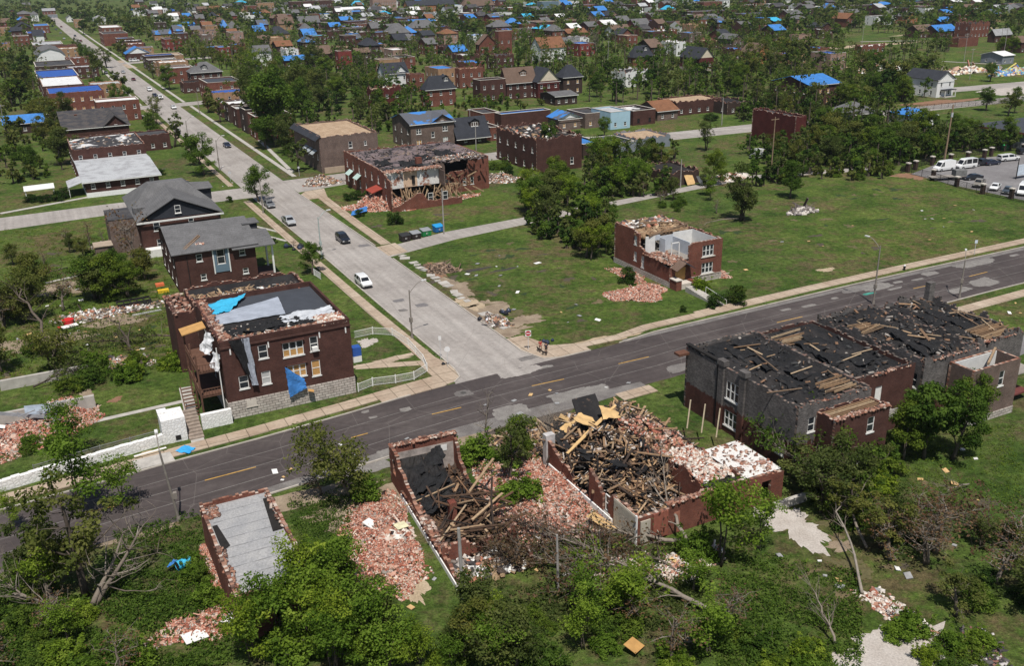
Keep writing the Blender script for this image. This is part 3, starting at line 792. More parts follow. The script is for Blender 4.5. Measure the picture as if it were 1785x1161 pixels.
FOOT = []          # (u0, v0, u1, v1) footprints, kept clear of trees
def house(desc, cat, bx, by, R, L=None, h=6.0, roof='flat', wm='brown', rm='felt', depth=12.0, rise=2.6, wins=None, style='sash', rot=0.0, par=.5, ragged=0.0, sag=None, em=None,
          found=0.0, dormer=None, chim=0, porch=None, junk=0, name=None, eave=.45, gm=None, west=True, wid=None, uv0=None, wz=None, trim=True, fm='stone', group=None):
    """a house from the ground pixel of its near (south-west) corner and the pixel columns of its other two visible corners"""
    u0, v0 = uv0 or UV(bx, by)
    w = wid or solve_len(u0, v0, 1, 0, R)
    d = solve_len(u0, v0, 0, 1, L, 5, 40) if L is not None else depth
    root = thing(name or ('brick_house' if wm in ('brown', 'dark', 'red', 'bright', 'deep', 'tan', 'grey', 'orange', 'sooty', 'pink') else 'house'), desc, cat, W(u0, v0), AZ + rot, group)
    FOOT.append((u0 - 1.5, v0 - 1.5, u0 + w + 1.5, v0 + d + 1.5))
    cx_, cy_ = proj(W(u0 + w/2, v0, h/2))
    wmat = BR[wm]; far = by < 150
    nfl = 2 if h - found > 5.6 else 1
    fz = [found + .9] if nfl == 1 else [found + .85, found + .85 + (h - par - found)/2]
    wh_ = 1.25 if nfl == 1 else min(1.5, (h - found)/2 - 1.5)
    if wins is None:
        n = max(1, int(w/3.2)); wins = [(w*(i + .5)/n, z, .95, wh_, style) for z in fz for i in range(n)]
    mb = MB()
    top = h
    if ragged: mk = lambda s: rag(h, ragged, s + bx)
    else: mk = lambda s: h
    hs = [(a - c/2, a + c/2, z, z + e) for a, z, c, e, _ in wins]
    z0 = 0.0
    if found:
        f = MB(); f.rbox(-.06, w + .06, -.06, d + .06, 0, found); f.build('foundation', BR[fm] if fm in BR else fm, root); z0 = found
    wall(mb, (0, 0), (1, 0), w, mk(1), hs, .3, z0)
    wn = []
    if west:
        n = max(1, int(d/4.5)); wn = [(d*(i + .5)/n, z, .9, wh_, style) for z in fz for i in range(n)]
        if isinstance(west, list): wn = west
    wall(mb, (0, d - .3), (0, -1), d - .6, mk(2), [(d - .3 - a - c/2, d - .3 - a + c/2, z, z + e) for a, z, c, e, _ in wn], .3, z0)
    wall(mb, (w, .3), (0, 1), d - .6, mk(3), (), .3, z0)
    wall(mb, (w, d), (-1, 0), w, mk(4), (), .3, z0)
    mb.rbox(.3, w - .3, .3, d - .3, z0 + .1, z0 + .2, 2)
    if roof in ('gable_u', 'gable_v', 'gambrel', 'cross'):
        gmat = BR[gm] if gm else wmat
        if roof == 'gable_u' or roof == 'cross':
            for x in (0, w): g = MB(); g.tri((x, 0, h), (x, d, h), (x, d/2, h + rise)); g.tri((x + (.25 if x == 0 else -.25), d, h), (x + (.25 if x == 0 else -.25), 0, h), (x + (.25 if x == 0 else -.25), d/2, h + rise)); g.build('gable', gmat, root)
        if roof == 'gable_v':
            for y in (0, d): g = MB(); g.tri((0, y, h), (w, y, h), (w/2, y, h + rise)); y2 = y + (.25 if y == 0 else -.25); g.tri((w, y2, h), (0, y2, h), (w/2, y2, h + rise)); g.build('gable', gmat, root)
        if roof == 'gambrel':
            for y in (0, d): g = MB(); g.poly([(0, y, h), (w, y, h), (w*.82, y, h + rise*.62), (w/2, y, h + rise), (w*.18, y, h + rise*.62)]); g.build('gable', gmat, root)
    mb.build('wall', [wmat, (em or EDGE) if ragged else wmat, BLACK], root)
    for a, z, c, e, st in wins: put_window(root, a, 0, z, c, e, 'S', st)
    for a, z, c, e, st in wn: put_window(root, 0, a, z, c, e, 'W', st)
    rmat = RF[rm]
    r = MB(); ev = eave; t = .14
    if roof == 'flat':
        r = roof_grid(.28, w - .28, .28, d - .28, h - par, sag or (.03 if not ragged else .10), bx, 10 if not sag else 16, 10 if not sag else 16, .25)
        r.build('roof', rmat, root)
        if not ragged and trim:
            c = MB()
            for a in ((-.05, w + .05, -.05, .35), (-.05, w + .05, d - .35, d + .05), (-.05, .35, .35, d - .35), (w - .35, w + .05, .35, d - .35)): c.rbox(a[0], a[1], a[2], a[3], h + .002, h + .09)
            c.build('coping', TANST, root)
    elif roof == 'gable_u' or roof == 'cross':
        k = rise/(d/2)
        slab(r, [(-ev, -ev, h - ev*k), (w + ev, -ev, h - ev*k), (w + ev, d/2, h + rise), (-ev, d/2, h + rise)], -t)
        slab(r, [(-ev, d/2, h + rise), (w + ev, d/2, h + rise), (w + ev, d + ev, h - ev*k), (-ev, d + ev, h - ev*k)], -t)
    elif roof == 'gable_v':
        k = rise/(w/2)
        slab(r, [(-ev, d + ev, h - ev*k), (-ev, -ev, h - ev*k), (w/2, -ev, h + rise), (w/2, d + ev, h + rise)], -t)
        slab(r, [(w/2, d + ev, h + rise), (w/2, -ev, h + rise), (w + ev, -ev, h - ev*k), (w + ev, d + ev, h - ev*k)], -t)
    elif roof == 'gambrel':
        q = [(-ev, h - .3), (w*.18, h + rise*.64), (w/2, h + rise + .03), (w*.82, h + rise*.64), (w + ev, h - .3)]
        for (xa, za), (xb, zb) in zip(q, q[1:]): slab(r, [(xa, d + ev, za), (xa, -ev, za), (xb, -ev, zb), (xb, d + ev, zb)], -t)
    elif roof == 'hip':
        k = rise/(min(w, d)/2); e0 = h - ev*k
        if w > d: A, B = (d/2, d/2, h + rise), (w - d/2, d/2, h + rise)
        else: A, B = (w/2, w/2, h + rise), (w/2, d - w/2, h + rise)
        c = [(-ev, -ev, e0), (w + ev, -ev, e0), (w + ev, d + ev, e0), (-ev, d + ev, e0)]
        if w > d: fs = [[c[0], c[1], B, A], [c[1], c[2], B], [c[2], c[3], A, B], [c[3], c[0], A]]
        else: fs = [[c[0], c[1], A], [c[1], c[2], B, A], [c[2], c[3], B], [c[3], c[0], A, B]]
        for f in fs: slab(r, f, .1)
    elif roof == 'none':
        pass
    if roof == 'cross':
        gw = min(w*.55, 7); x0 = w - gw - .4; k = rise/(d/2)
        pr_ = min(rise, gw/2*1.0)
        yi = d/2*(pr_/rise)
        slab(r, [(x0 - ev, -ev - .1, h - .2), (x0 + gw/2, -ev - .1, h + pr_), (x0 + gw/2, yi, h + pr_ + .03), (x0 - ev, -ev + .05, h - .2)], -.1)
        slab(r, [(x0 + gw/2, -ev - .1, h + pr_), (x0 + gw + ev, -ev - .1, h - .2), (x0 + gw + ev, -ev + .05, h - .2), (x0 + gw/2, yi, h + pr_ + .03)], -.1)
        g = MB(); g.tri((x0, -.06, h - .05), (x0 + gw, -.06, h - .05), (x0 + gw/2, -.06, h + pr_ - .05)); g.build('front_gable', BR[gm] if gm else wmat, root)
        put_window(root, x0 + gw/2, -.1, h + .35, .8, .9, 'S', 'sash')
    if roof not in ('flat', 'none'):
        r.build('roof', rmat, root)
    if roof in ('gable_u', 'gable_v', 'cross', 'hip') and trim and not far:
        c = MB(); c.rbox(-ev - .02, w + ev + .02, -ev - .06, -ev, h - ev*(rise/(d/2)) - .16, h - ev*(rise/(d/2)) + .02); c.build('fascia', TRIM, root)
    for k in range(chim):
        c = MB(); x, y = w*(.25 + .5*k), d*(.35 + .2*k); c.rbox(x - .4, x + .4, y - .3, y + .3, h - .6, h + (rise*.8 if roof != 'flat' else 1.2)); c.rbox(x - .47, x + .47, y - .37, y + .37, h + (rise*.8 if roof != 'flat' else 1.2), h + (rise*.8 if roof != 'flat' else 1.2) + .15); c.build('chimney', BR['red'] if wm != 'red' else BR['brown'], root)
    if dormer:
        x, dw, st = dormer; k = rise/(d/2); y0 = 1.2; zz = h + k*y0; dh = 1.5
        g = MB(); g.rbox(x - dw/2, x + dw/2, y0, y0 + 2.6, zz - .3, zz + dh); 
        dm = g.build('dormer', BR[gm] if gm else rmat, root)
        q = MB(); slab(q, [(x - dw/2 - .25, y0 - .3, zz + dh - .1), (x, y0 - .3, zz + dh + dw*.3), (x, y0 + 3.6, zz + dh + dw*.3), (x - dw/2 - .25, y0 + 2.9, zz + dh - .1)], -.1); slab(q, [(x, y0 - .3, zz + dh + dw*.3), (x + dw/2 + .25, y0 - .3, zz + dh - .1), (x + dw/2 + .25, y0 + 2.9, zz + dh - .1), (x, y0 + 3.6, zz + dh + dw*.3)], -.1)
        q.tri((x - dw/2, y0 - .02, zz + dh), (x + dw/2, y0 - .02, zz + dh), (x, y0 - .02, zz + dh + dw*.3)); q.build('dormer_roof', rmat, dm)
        put_window(dm, x, y0 - .06, zz + .1, dw*.7, 1.2, 'S', st)
    if porch:
        pw, px_, pmat = porch; g = MB()
        g.rbox(px_ - pw/2, px_ + pw/2, -2.4, -.02, found + 2.7, found + 2.9)
        pr2 = g.build('porch_roof', RF[pmat], root)
        for s in (-1, 1):
            q = MB(); q.rbox(px_ + s*(pw/2 - .2) - .1, px_ + s*(pw/2 - .2) + .1, -2.3, -2.1, 0, found + 2.7); q.build('porch_post', TRIM, root)
        q = MB(); q.rbox(px_ - pw/2, px_ + pw/2, -2.4, -.07, 0, max(.35, found)); q.build('porch_floor', CONC, root)
    if junk: debris_part('roof_debris', root, junk, (.4, w - .4, .4, d - .4), .2, .9, JUNK, h - par + .1)
    return root, u0, v0, w, d
# ------------------------------------------------------------------ near houses
S_ = 'sash'
# G: corner apartment house in painted brown brick under tarps
gw = [(2.2, 3.75, 1.15, 1.7, S_), (4.95, 3.75, 1.1, 1.7, 'white'), (8.8, 3.85, 2.4, 1.65, 'board'), (11.25, 3.5, 1.1, 2.1, 'board'),
      (4.95, 7.2, 1.15, 1.75, S_), (8.65, 6.75, 2.6, 1.9, 'half'), (11.3, 6.9, 1.05, 1.9, S_)]
g1, gu, gv, gW, gD = house('dark brown painted two storey corner apartment house with tarps on its roof', 'house', 0, 0, 0, uv0=(-36.0, 1.9), wid=16.1, depth=17.6, h=10.3, found=2.3, wm='brown', rm='membrane', wins=gw, ragged=0.0, par=.8, trim=False,
                          west=[(3, 3.2, .9, 1.5, S_), (7, 3.2, .9, 1.5, S_), (11, 3.2, 1, 2.0, 'door'), (3, 6.6, .9, 1.4, S_), (11, 6.5, 1, 2.0, 'door')])
land('brown brick corner house with tarps', 500, 620)
mb = MB()
mb.rbox(-.05, 16.15, -.14, .30, 9.35, 9.55)
for x in (1.0, 5.6, 12.0, 15.4): mb.rbox(x, x + .16, -.08, -.01, 8.5, 9.3, 1)
mb.rbox(7.2, 10.1, -.3, -.01, 8.75, 8.85); mb.rbox(7.4, 10.2, -.2, -.01, 5.6, 5.7)
mb.build('cornice', [BR['brown'], TRIM], g1)
mb = MB(); mb.rbox(11.3 - .35, 11.3 + .35, -.45, .04, 6.95, 7.5); mb.build('air_conditioner', TRIM, g1)
mb = MB(); mb.rbox(2.2, 3.4, -.11, -.07, 1.3, 2.1); mb.rbox(2.1, 3.5, -.16, -.07, 1.15, 1.28); mb.build('basement_window', TANST, g1)
# torn southern third of the roof
o = roof_grid(.35, 15.7, .35, 7.6, 9.66, .10, 3, 22, 12).build('torn_roof', RF['char'], g1)
debris_part('roof_debris', g1, 420, (.4, 15.7, .3, 2.2), .15, .5, EDGE, 9.75, .5, .8)
debris_part('roof_debris', g1, 260, (.6, 10.5, 1.0, 5.5), .1, .5, JUNK, 9.75, .35, 1.6)
for i in range(7): cloth('curled_felt', TARPK, [(1 + i*1.5, 2, 9.8), (3.4 + i*1.5, 2.3, 9.85), (3.2 + i*1.4, 5, 9.9), (1.2 + i*1.5, 4.6, 10.1)], .2, 7, g1, seed=i)
debris_part('roof_debris', g1, 300, (.1, 1.4, .4, 17.4), .15, .5, EDGE, 10.15, .5, .8)
debris_part('roof_debris', g1, 260, (12.5, 16, .1, 3.8), .15, .5, RUBW, 10.0, .5, .8)
def lay(name, label, cat, mat, uvz, parent=None, amp=.1, n=12, **k):
    o = cloth(name, mat, [W(*p) for p in uvz], amp, n, None, **k)
    return tag(o, label, cat)
lay('tarp', 'grey tarp spread over the slate flat roof of the brown corner house', 'tarp', TARPG, ((-35.2, 9.3, 9.85), (-26.2, 9.2, 9.85), (-25.4, 16.2, 9.85), (-34.6, 13.2, 9.9)), amp=.06)
lay('tarp', 'bright cyan tarp crumpled beside the grey tarp on the brown corner house', 'tarp', TARPC, ((-35.6, 13.2, 10.1), (-32.6, 13.4, 10.0), (-29.2, 18.8, 10.15), (-34.6, 17.2, 10.2)), amp=.16, n=16)
lay('tarp', 'white grey torn sheeting along the roof edge of the brown corner house', 'tarp', tarp('pale torn sheeting', (.50, .52, .55)), ((-27.5, 5.2, 10.0), (-20.6, 5.4, 10.0), (-20.4, 8.6, 9.95), (-27.0, 8.8, 9.95)), amp=.22, n=16)
lay('tarp', 'black sheeting folded over the southern roof edge of the brown corner house', 'tarp', TARPK, ((-32.5, 4.0, 10.1), (-27.5, 4.6, 10.1), (-28.0, 7.4, 10.0), (-33.0, 7.2, 10.0)), amp=.24, n=14)
lay('hanging_sheet', 'long grey and black membrane strip hanging off the roof down the brown wall', 'sheet', TARPG, ((-33.45, 1.55, 10.4), (-32.6, 1.5, 10.4), (-32.2, 1.3, 4.1), (-33.0, 1.35, 4.2)), amp=.08, n=12)
lay('hanging_sheet', 'black half of the torn membrane hanging beside the grey strip on the brown wall', 'sheet', TARPK, ((-35.0, 1.6, 10.4), (-33.3, 1.5, 10.4), (-32.9, 1.35, 5.2), (-33.3, 1.42, 5.4)), amp=.09, n=12)
lay('hanging_sheet', 'white sheet flapping at the upper west edge of the brown corner house', 'sheet', tarp('white sheet', (.72, .72, .73)), ((-36.2, 4.0, 10.2), (-36.6, 7.5, 10.2), (-37.6, 7.6, 7.6), (-37.0, 4.6, 7.9)), amp=.2, n=8)
lay('hanging_sheet', 'smaller white sheet hanging at the south west corner of the brown house', 'sheet', tarp('white sheet', (.72, .72, .73)), ((-36.1, 2.0, 8.6), (-36.5, 4.0, 8.6), (-37.2, 3.9, 6.6), (-36.6, 2.2, 6.4)), amp=.15, n=7)
lay('hanging_sheet', 'blue tarp hanging out of the boarded ground floor window of the brown house', 'tarp', TARPB, ((-28.7, 1.5, 5.7), (-26.5, 1.45, 3.6), (-26.3, 1.3, 2.4), (-28.6, 1.35, 1.5)), amp=.07, n=12)
mb = MB(); mb.bar(W(-26.2, 1.4, 2.0), W(-25.5, 1.2, 1.8), .7, .05); tag(mb.build('plywood_sheet', PLY), 'orange plywood piece leaning on the stone foundation under the blue hanging tarp', 'plywood')

# G2: roofless rear neighbour of G
g2, _, _, _, _ = house('roofless black topped brick house joined behind the brown corner house', 'house', 0, 0, 0, uv0=(-36.0, 19.85), wid=15.9, depth=8.9, h=9.3, found=2.0, wm='brown', rm='char', wins=[], ragged=.35, par=.5, west=[(3, 3, .9, 1.5, S_), (3, 6.3, .9, 1.4, S_)])
debris_part('roof_debris', g2, 260, (.4, 15.4, .5, 5), .1, .4, JUNK, 8.95, .35, 1.6)
debris_part('roof_debris', g2, 420, (.3, 15.5, -.6, 1.6), .15, .5, EDGE, 9.3, .5, .8)
debris_part('roof_debris', g2, 150, (.5, 9, 1, 6), .1, .4, TIMBER, 8.95, .3, 4.0)
mb = MB(); mb.rbox(-2.8, -2.5, .2, 9, 0, 8.6); mb.rbox(-2.5, -.05, .2, .5, 0, 8.6); mb.rbox(-2.5, -.05, 8.7, 9, 0, 8.2); mb.rbox(-2.5, -.05, .5, 8.7, 4.2, 4.35); mb.build('porch_enclosure', [BR['brown']], g2)
debris_part('roof_debris', g2, 160, (-2.8, -.1, .2, 9), .15, .45, EDGE, 8.5, .5, .8)

# rear wooden porches of G
t = thing('wooden_porch', 'brown wooden back porch with two decks behind the brown corner house', 'porch', W(-36.0, 3.0), AZ)
for z in (3.1, 6.3):
    mb = MB(); mb.rbox(-2.9, -.1, 0, 8.5, z, z + .18); mb.build('deck', WOODBR, t)
    mb = MB()
    for a, b in (((-2.9, 0), (-2.9, 8.5)), ((-2.9, 0), (-.1, 0))):
        A, B = Vector((a[0], a[1], 0)), Vector((b[0], b[1], 0))
        for zz in (z + .35, z + 1.1): mb.bar(A + Vector((0, 0, zz)), B + Vector((0, 0, zz)), .09, .09)
        n = int((B - A).length/.35)
        for i in range(n + 1): p = A.lerp(B, i/n); mb.bar(p + Vector((0, 0, z + .18)), p + Vector((0, 0, z + 1.1)), .06, .06)
    mb.build('railing', WOODBR, t)
for y in (0, 4.2, 8.4):
    mb = MB(); mb.rbox(-2.95, -2.75, y - .1, y + .1, 0, 8.8); mb.build('post', WOODBR, t)
mb = MB()
slab(mb, [(-3.2, 7.2, 9.0), (-3.2, 9.8, 9.0), (-.2, 9.8, 9.5), (-.2, 7.2, 9.5)], .12); mb.build('roof', PLY, t)
mb = MB()
for i in range(9): mb.rbox(-4.6, -3.1, 2.2 + i*.28, 2.5 + i*.28, .35*i, .35*i + .07)
mb.bar((-4.6, 2.2, .2), (-4.6, 4.9, 3.2), .1, .25); mb.build('stair', WOODBR, t)
mb = MB(); mb.tube([(-.4, -.6, 0), (-.4, -.6, 9.5)], [.07, .07], 6); mb.build('drainpipe', TRIM, t)

# H: gable house with broken chimney
hw = [(4.0, 5.0, 1.0, 1.3, S_), (7.6, 4.0, 1.3, 2.6, S_), (11.3, 5.0, 1.0, 1.3, S_), (4.3, 1.6, .95, 1.1, S_), (11.5, 1.6, .95, 1.0, S_)]
hh_, *_ = house('brick house with plain grey gable roof and a blue window bay', 'house', 0, 0, 0, uv0=(-33.5, 56.0), wid=13.6, depth=18, h=6.9, wm='brown', roof='gable_u', rm='gshingle', rise=2.7, wins=hw, eave=.55, gm='brown')
mb = MB(); mb.rbox(6.4, 8.85, -.1, -.01, 2.6, 3.95); mb.rbox(6.4, 6.85, -.1, -.01, 3.95, 6.6); mb.rbox(8.35, 8.85, -.1, -.01, 3.95, 6.6); mb.rbox(6.2, 6.4, -.14, -.01, 2.4, 6.6, 1); mb.rbox(8.85, 9.05, -.14, -.01, 2.4, 6.6, 1); mb.build('bay_panel', [BR['slate'], TRIM], hh_)
mb = MB(); mb.rbox(1.9, 2.0, -.12, -.01, 0, 6.3); mb.build('drainpipe', BLACK, hh_)
mb = MB(); slab(mb, [(9.5, -.9, 6.3), (17.0, -.9, 6.3), (17.0, 5.5, 7.6), (9.5, 5.5, 8.6)], -.14); mb.build('porch_roof', RF['gshingle'], hh_)
mb = MB(); mb.rbox(13.7, 16.7, .1, 5.3, 0, .9); mb.rbox(16.4, 16.7, .1, .4, .9, 6.3, 1); mb.rbox(16.4, 16.7, 5, 5.3, .9, 7.2, 1); mb.build('porch', [BR['brown'], TRIM], hh_)
mb = MB(); mb.rbox(13.2, 15.6, 6, 9.4, 6.5, 8.9); mb.rbox(12.9, 16.0, 5.7, 9.7, 8.9, 9.05, 1); mb.build('dormer', [RF['dshingle'], RF['gshingle']], hh_)
debris_part('fallen_chimney', hh_, 46, (4.0, 5.1, 1.6, 3.0), .2, .45, RUB, 7.55, .6, .6)
for a, b in (((1.6, .9, 7.25), (5.0, 4.4, 8.5)), ((1.9, .7, 7.2), (5.2, 4.1, 8.4))):
    mb = MB(); mb.bar(a, b, .16, .1); mb.build('fallen_plank', TIMBER, hh_)
land('plain gable house with the blue bay', 365, 430)
# I: cross gable house behind it
hi_, *_ = house('brick house with grey cross gable roof and dark shingled front gable', 'house', 0, 0, 0, uv0=(-35.8, 83.0), wid=15.2, depth=24, h=6.8, wm='brown', roof='none', wins=[(3, 4.6, 1.2, 1.7, S_), (9.5, 4.8, 1.0, 1.4, S_), (3.2, 1.2, 1.2, 1.7, S_)], west=[(5, 4.5, .9, 1.5, S_), (5, 1.2, .9, 1.5, S_)])
mb = MB(); h0 = 6.8
slab(mb, [(-.6, -.6, h0 - .2), (6.9, -.6, 10.6), (6.9, 12, 10.6), (-.6, 9, h0 - .2)], -.15)
slab(mb, [(6.9, -.6, 10.6), (15.8, -.6, h0 - .2), (15.8, 9, h0 - .2), (6.9, 12, 10.6)], -.15)
slab(mb, [(-.6, 8.5, h0 - .2), (4, 13.5, 11.0), (4, 16, 11.0), (-.6, 24.6, h0 - .2)], -.15)
slab(mb, [(15.8, 8.5, h0 - .2), (15.8, 24.6, h0 - .2), (11, 16, 11.0), (11, 13.5, 11.0)], -.15)
slab(mb, [(-.6, 24.6, h0 - .2), (15.8, 24.6, h0 - .2), (11, 16, 11.0), (4, 16, 11.0)], -.15)
slab(mb, [(4, 13.5, 11.0), (4, 16, 11.0), (11, 16, 11.0), (11, 13.5, 11.0)], -.15)
slab(mb, [(-.6, 8.5, h0 - .1), (15.8, 8.5, h0 - .1), (11, 13.5, 11.0), (4, 13.5, 11.0)], -.15)
mb.build('roof', RF['gshingle'], hi_)
mb = MB(); mb.tri((.6, -.03, h0), (14.4, -.03, h0), (6.95, -.03, 10.3)); mb.rbox(-.6, 15.8, -.68, -.45, h0 - .45, h0 - .15, 1); mb.build('front_gable', [RF['dshingle'], TRIM], hi_)
put_window(hi_, 7.3, -.18, 7.6, 1.1, 1.5, 'S', S_)
mb = MB(); mb.rbox(12.6, 16, 12.5, 16, 6.8, 9.2); slab(mb, [(12.2, 12, 9.1), (16.4, 12, 9.1), (16.4, 16.4, 9.6), (12.2, 16.4, 9.9)], -.12, 1); mb.build('dormer', [RF['dshingle'], RF['gshingle']], hi_)
mb = MB(); mb.rbox(-.3, 2.2, 5.5, 8, 6.8, 8.2); mb.build('dormer', [RF['gshingle']], hi_)
mb = MB(); mb.rbox(-5.2, -.05, 4.5, 14, 0, 6.6); mb.rbox(-5.25, 0, 4.45, 14.05, 6.6, 6.75, 1); mb.build('rear_wing', [BR['grey'], RF['felt']], hi_)
mb = MB(); mb.rbox(-8.5, -5.25, 2.0, 5.4, 0, 2.4); mb.rbox(-6.2, -5.5, 1.95, 1.99, 0, 2.1, 2); mb.rbox(-8.7, -5.25, 1.8, 5.6, 2.4, 2.55, 1); mb.build('lean_to', [BR['grey'], RF['tan'], BLACK], hi_)
mb = MB(); mb.rbox(.2, 4.2, -2.3, -.06, 0, 1.5); mb.build('back_porch', TRIM, hi_)
land('cross gable house', 290, 350)

# O: small roofless ruin on the green lot
o_ = thing('ruined_brick_house', 'roofless red brick house with its front corner broken open, alone on the green lot', 'ruin', W(39.8, 15.5), AZ)
FOOT.append((38, 13, 52, 34))
Wd, Dp = 10.7, 17.3
mb = MB()
mb2 = MB(); mb2.rbox(-.06, Wd + .06, -.06, Dp + .06, 0, 1.0); mb2.build('foundation', BR['stone'], o_)
wall(mb, (0, 0), (1, 0), Wd, rag(0, .12, 5, [(0, 3.6), (3.6, 3.9), (3.7, 6.6), (4.4, 7.2), (Wd, 7.2)], .4), [(1.0, 3.2, 1.0, 3.3), (6.5, 8.9, 1.5, 3.3), (6.5, 8.9, 4.5, 6.4)], .35, 1.0)
wall(mb, (0, Dp - .35), (0, -1), Dp - .7, rag(0, .16, 8, [(0, 7.6), (4.5, 7.6), (7.6, 7.3), (7.7, 4.9), (9, 4.5), (12.5, 3.9), (17, 3.2)], .5), [(6.0, 6.9, 2.1, 3.7), (8.3, 9.2, 1.4, 3.5), (6.0, 6.9, 5.0, 6.6)], .35, 1.0)
wall(mb, (Wd, .35), (0, 1), Dp - .7, rag(7.2, .3, 3), (), .35, 1.0)
wall(mb, (Wd, Dp), (-1, 0), Wd, rag(7.4, .2, 4), (), .35, 1.0)
mb.build('wall', [BR['red'], EDGE], o_)
put_window(o_, 7.7, .05, 1.5, 2.3, 1.8, 'S'); put_window(o_, 7.7, .05, 4.5, 2.3, 1.9, 'S')
for y, z, e in ((Dp - .35 - 6.45, 2.1, 1.6), (Dp - .35 - 8.75, 1.4, 2.1), (Dp - .35 - 6.45, 5.0, 1.6)): put_window(o_, .05, y, z, .85, e, 'W', 'white')
mb = MB(); mb.rbox(1.05, 3.15, .1, .2, 1.0, 3.3); mb.build('boarded_door', PLY, o_)
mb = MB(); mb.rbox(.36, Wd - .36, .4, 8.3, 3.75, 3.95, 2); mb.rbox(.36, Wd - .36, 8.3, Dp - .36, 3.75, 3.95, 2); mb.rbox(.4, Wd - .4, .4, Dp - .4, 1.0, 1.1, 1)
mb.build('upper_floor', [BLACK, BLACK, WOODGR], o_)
PLAS = plain('pale grey plaster', (.46, .49, .53), .85, .12, 1); PLASW = plain('white plaster', (.66, .66, .64), .85, .12, 1)
mb = MB(); mb.rbox(.4, 2.4, 8.0, 8.15, 3.95, 6.9, 1); mb.rbox(3.4, 6.2, 8.0, 8.15, 3.95, 6.6); mb.rbox(2.4, 3.4, 8.0, 8.15, 6.0, 6.9); mb.rbox(6.2, Wd - .4, 8.0, 8.15, 3.95, 6.9, 1); mb.rbox(6.1, 6.25, 3.2, 8.0, 3.95, 6.3); mb.rbox(3.3, 3.42, 6.3, 8.0, 3.95, 6.5); mb.rbox(Wd - .42, Wd - .37, .4, 8, 3.95, 7.0, 1)
mb.build('partition', [PLAS, PLASW], o_)
mb = MB(); mb.rbox(3.4, 3.55, 4.6, 4.75, 3.95, 6.2); mb.rbox(5.0, 5.15, 4.6, 4.75, 3.95, 6.2); mb.rbox(3.4, 5.15, 4.6, 4.75, 6.05, 6.2); mb.build('door_frame', TRIM, o_)
debris_part('floor_debris', o_, 220, (.4, 4.2, .4, 7.6), .15, .5, EDGE, 4.05, .5, .8); debris_part('roof_debris', o_, 260, (.5, Wd - .5, 9, Dp - .5), .2, 1.0, TIMBER, 6.7, .35, 1.6); debris_part('roof_debris', o_, 200, (.5, Wd - .5, 13, Dp - .4), .2, .9, JUNK, 7.3, .4, 1.2)
debris_part('wall_top_rubble', o_, 120, (-.1, .4, .3, 8), .15, .4, EDGE, 4.0, .5, .6)
mb = MB()
for i in range(10): mb.bar((.4, 8.6 + i*.85, 6.6), (Wd - .4, 8.6 + i*.85, 6.7), .09, .25)
mb.bar((1.0, 7.9, 7.0), (10.4, 9.6, 7.5), .2, .3); mb.bar((1.6, 8.6, 7.1), (9.4, 8.2, 7.3), .16, .25); mb.bar((3.5, 15, 7.6), (10.2, 10.3, 7.6), .15, .2); mb.bar((2.5, 14, 7.5), (9.8, 11.8, 7.5), .12, .2)
mb.build('roof_joist', TIMBER, o_)
mb = MB(); mb.rbox(6.2, 9.2, -.12, -.01, 1.2, 1.36); mb.rbox(6.2, 9.2, -.12, -.01, 4.28, 4.42); mb.rbox(4, Wd + .05, -.1, -.01, 1.15, 1.19); mb.build('stone_sill', TANST, o_)
mb = MB(); slab(mb, [(.2, -1.5, 3.2), (2.1, -1.5, 4.3), (2.1, .4, 4.5), (.2, .4, 3.4)], -.12); slab(mb, [(2.1, -1.5, 4.3), (4.0, -1.5, 3.2), (4.0, -.02, 3.4), (2.1, -.02, 4.5)], -.12, 1); mb.build('porch_gable', [RF['bshingle'], RF['dshingle']], o_)
mb = MB(); mb.rbox(-.1, 1.0, -1.9, -.1, 0, 1.7); mb.rbox(-.2, 1.1, -2.0, -.05, 1.7, 1.85, 1); mb.rbox(3.3, 4.1, -1.6, -.1, 0, 1.2); mb.rbox(1.0, 3.3, -1.7, -.1, 0, .95, 1); mb.build('porch', [BR['red'], TANST], o_)
land('roofless red brick ruin on the green lot', 1155, 440)
st = thing('concrete_steps', 'pale concrete steps running from the roofless red ruin down to the pavement', 'steps', W(41.6, 13.8), AZ)
mb = MB()
for i in range(12): mb.rbox(-.75, .75, -10.2 + i*.75, -9.4 + i*.75, 0, .08 + .075*i)
mb.build('tread', CONC, st)
mb = MB(); mb.bar((.85, -9.8, .9), (.85, -4.5, 1.6), .05); mb.bar((.85, -9.8, 0), (.85, -9.8, .9), .05); mb.bar((.85, -4.5, .5), (.85, -4.5, 1.6), .05); mb.build('handrail', TRIM, st)

# J: collapsed two storey house on the corner opposite
j_ = thing('collapsed_brick_house', 'collapsed red brown brick row house showing white and peach inner walls at the crossing', 'ruin', W(17.8, 89.4), AZ)
FOOT.append((14, 84, 48, 128))
mb = MB()
wall(mb, (0, 34), (0, -1), 33.6, rag(0, .15, 2, [(0, 8.6), (29, 8.3), (30, 7.6), (33.6, 6.6)], .6), [(2 + i*4.6, 3.0 + i*4.6, z, z + 1.9) for i in range(7) for z in (1.4, 5.0)], .35)
wall(mb, (0, 0), (1, 0), 17, rag(0, .10, 6, [(0, 1.0), (1.5, 1.3), (6.5, 3.6), (7.4, 3.4), (8.5, 1.8), (10, 1.5), (17, 1.5)], .35), (), .35)
wall(mb, (17, 10.5), (1, 0), 12, rag(0, .14, 7, [(0, 2.2), (1.5, 5.0), (2, 5.2), (6.4, 5.2), (6.5, 8.0), (12, 8.0)], .5), [(5.0, 5.9, 1.6, 3.4), (7.0, 7.9, 1.6, 3.4)], .35)
wall(mb, (29, 10.85), (0, 1), 18, 8.0, (), .35)
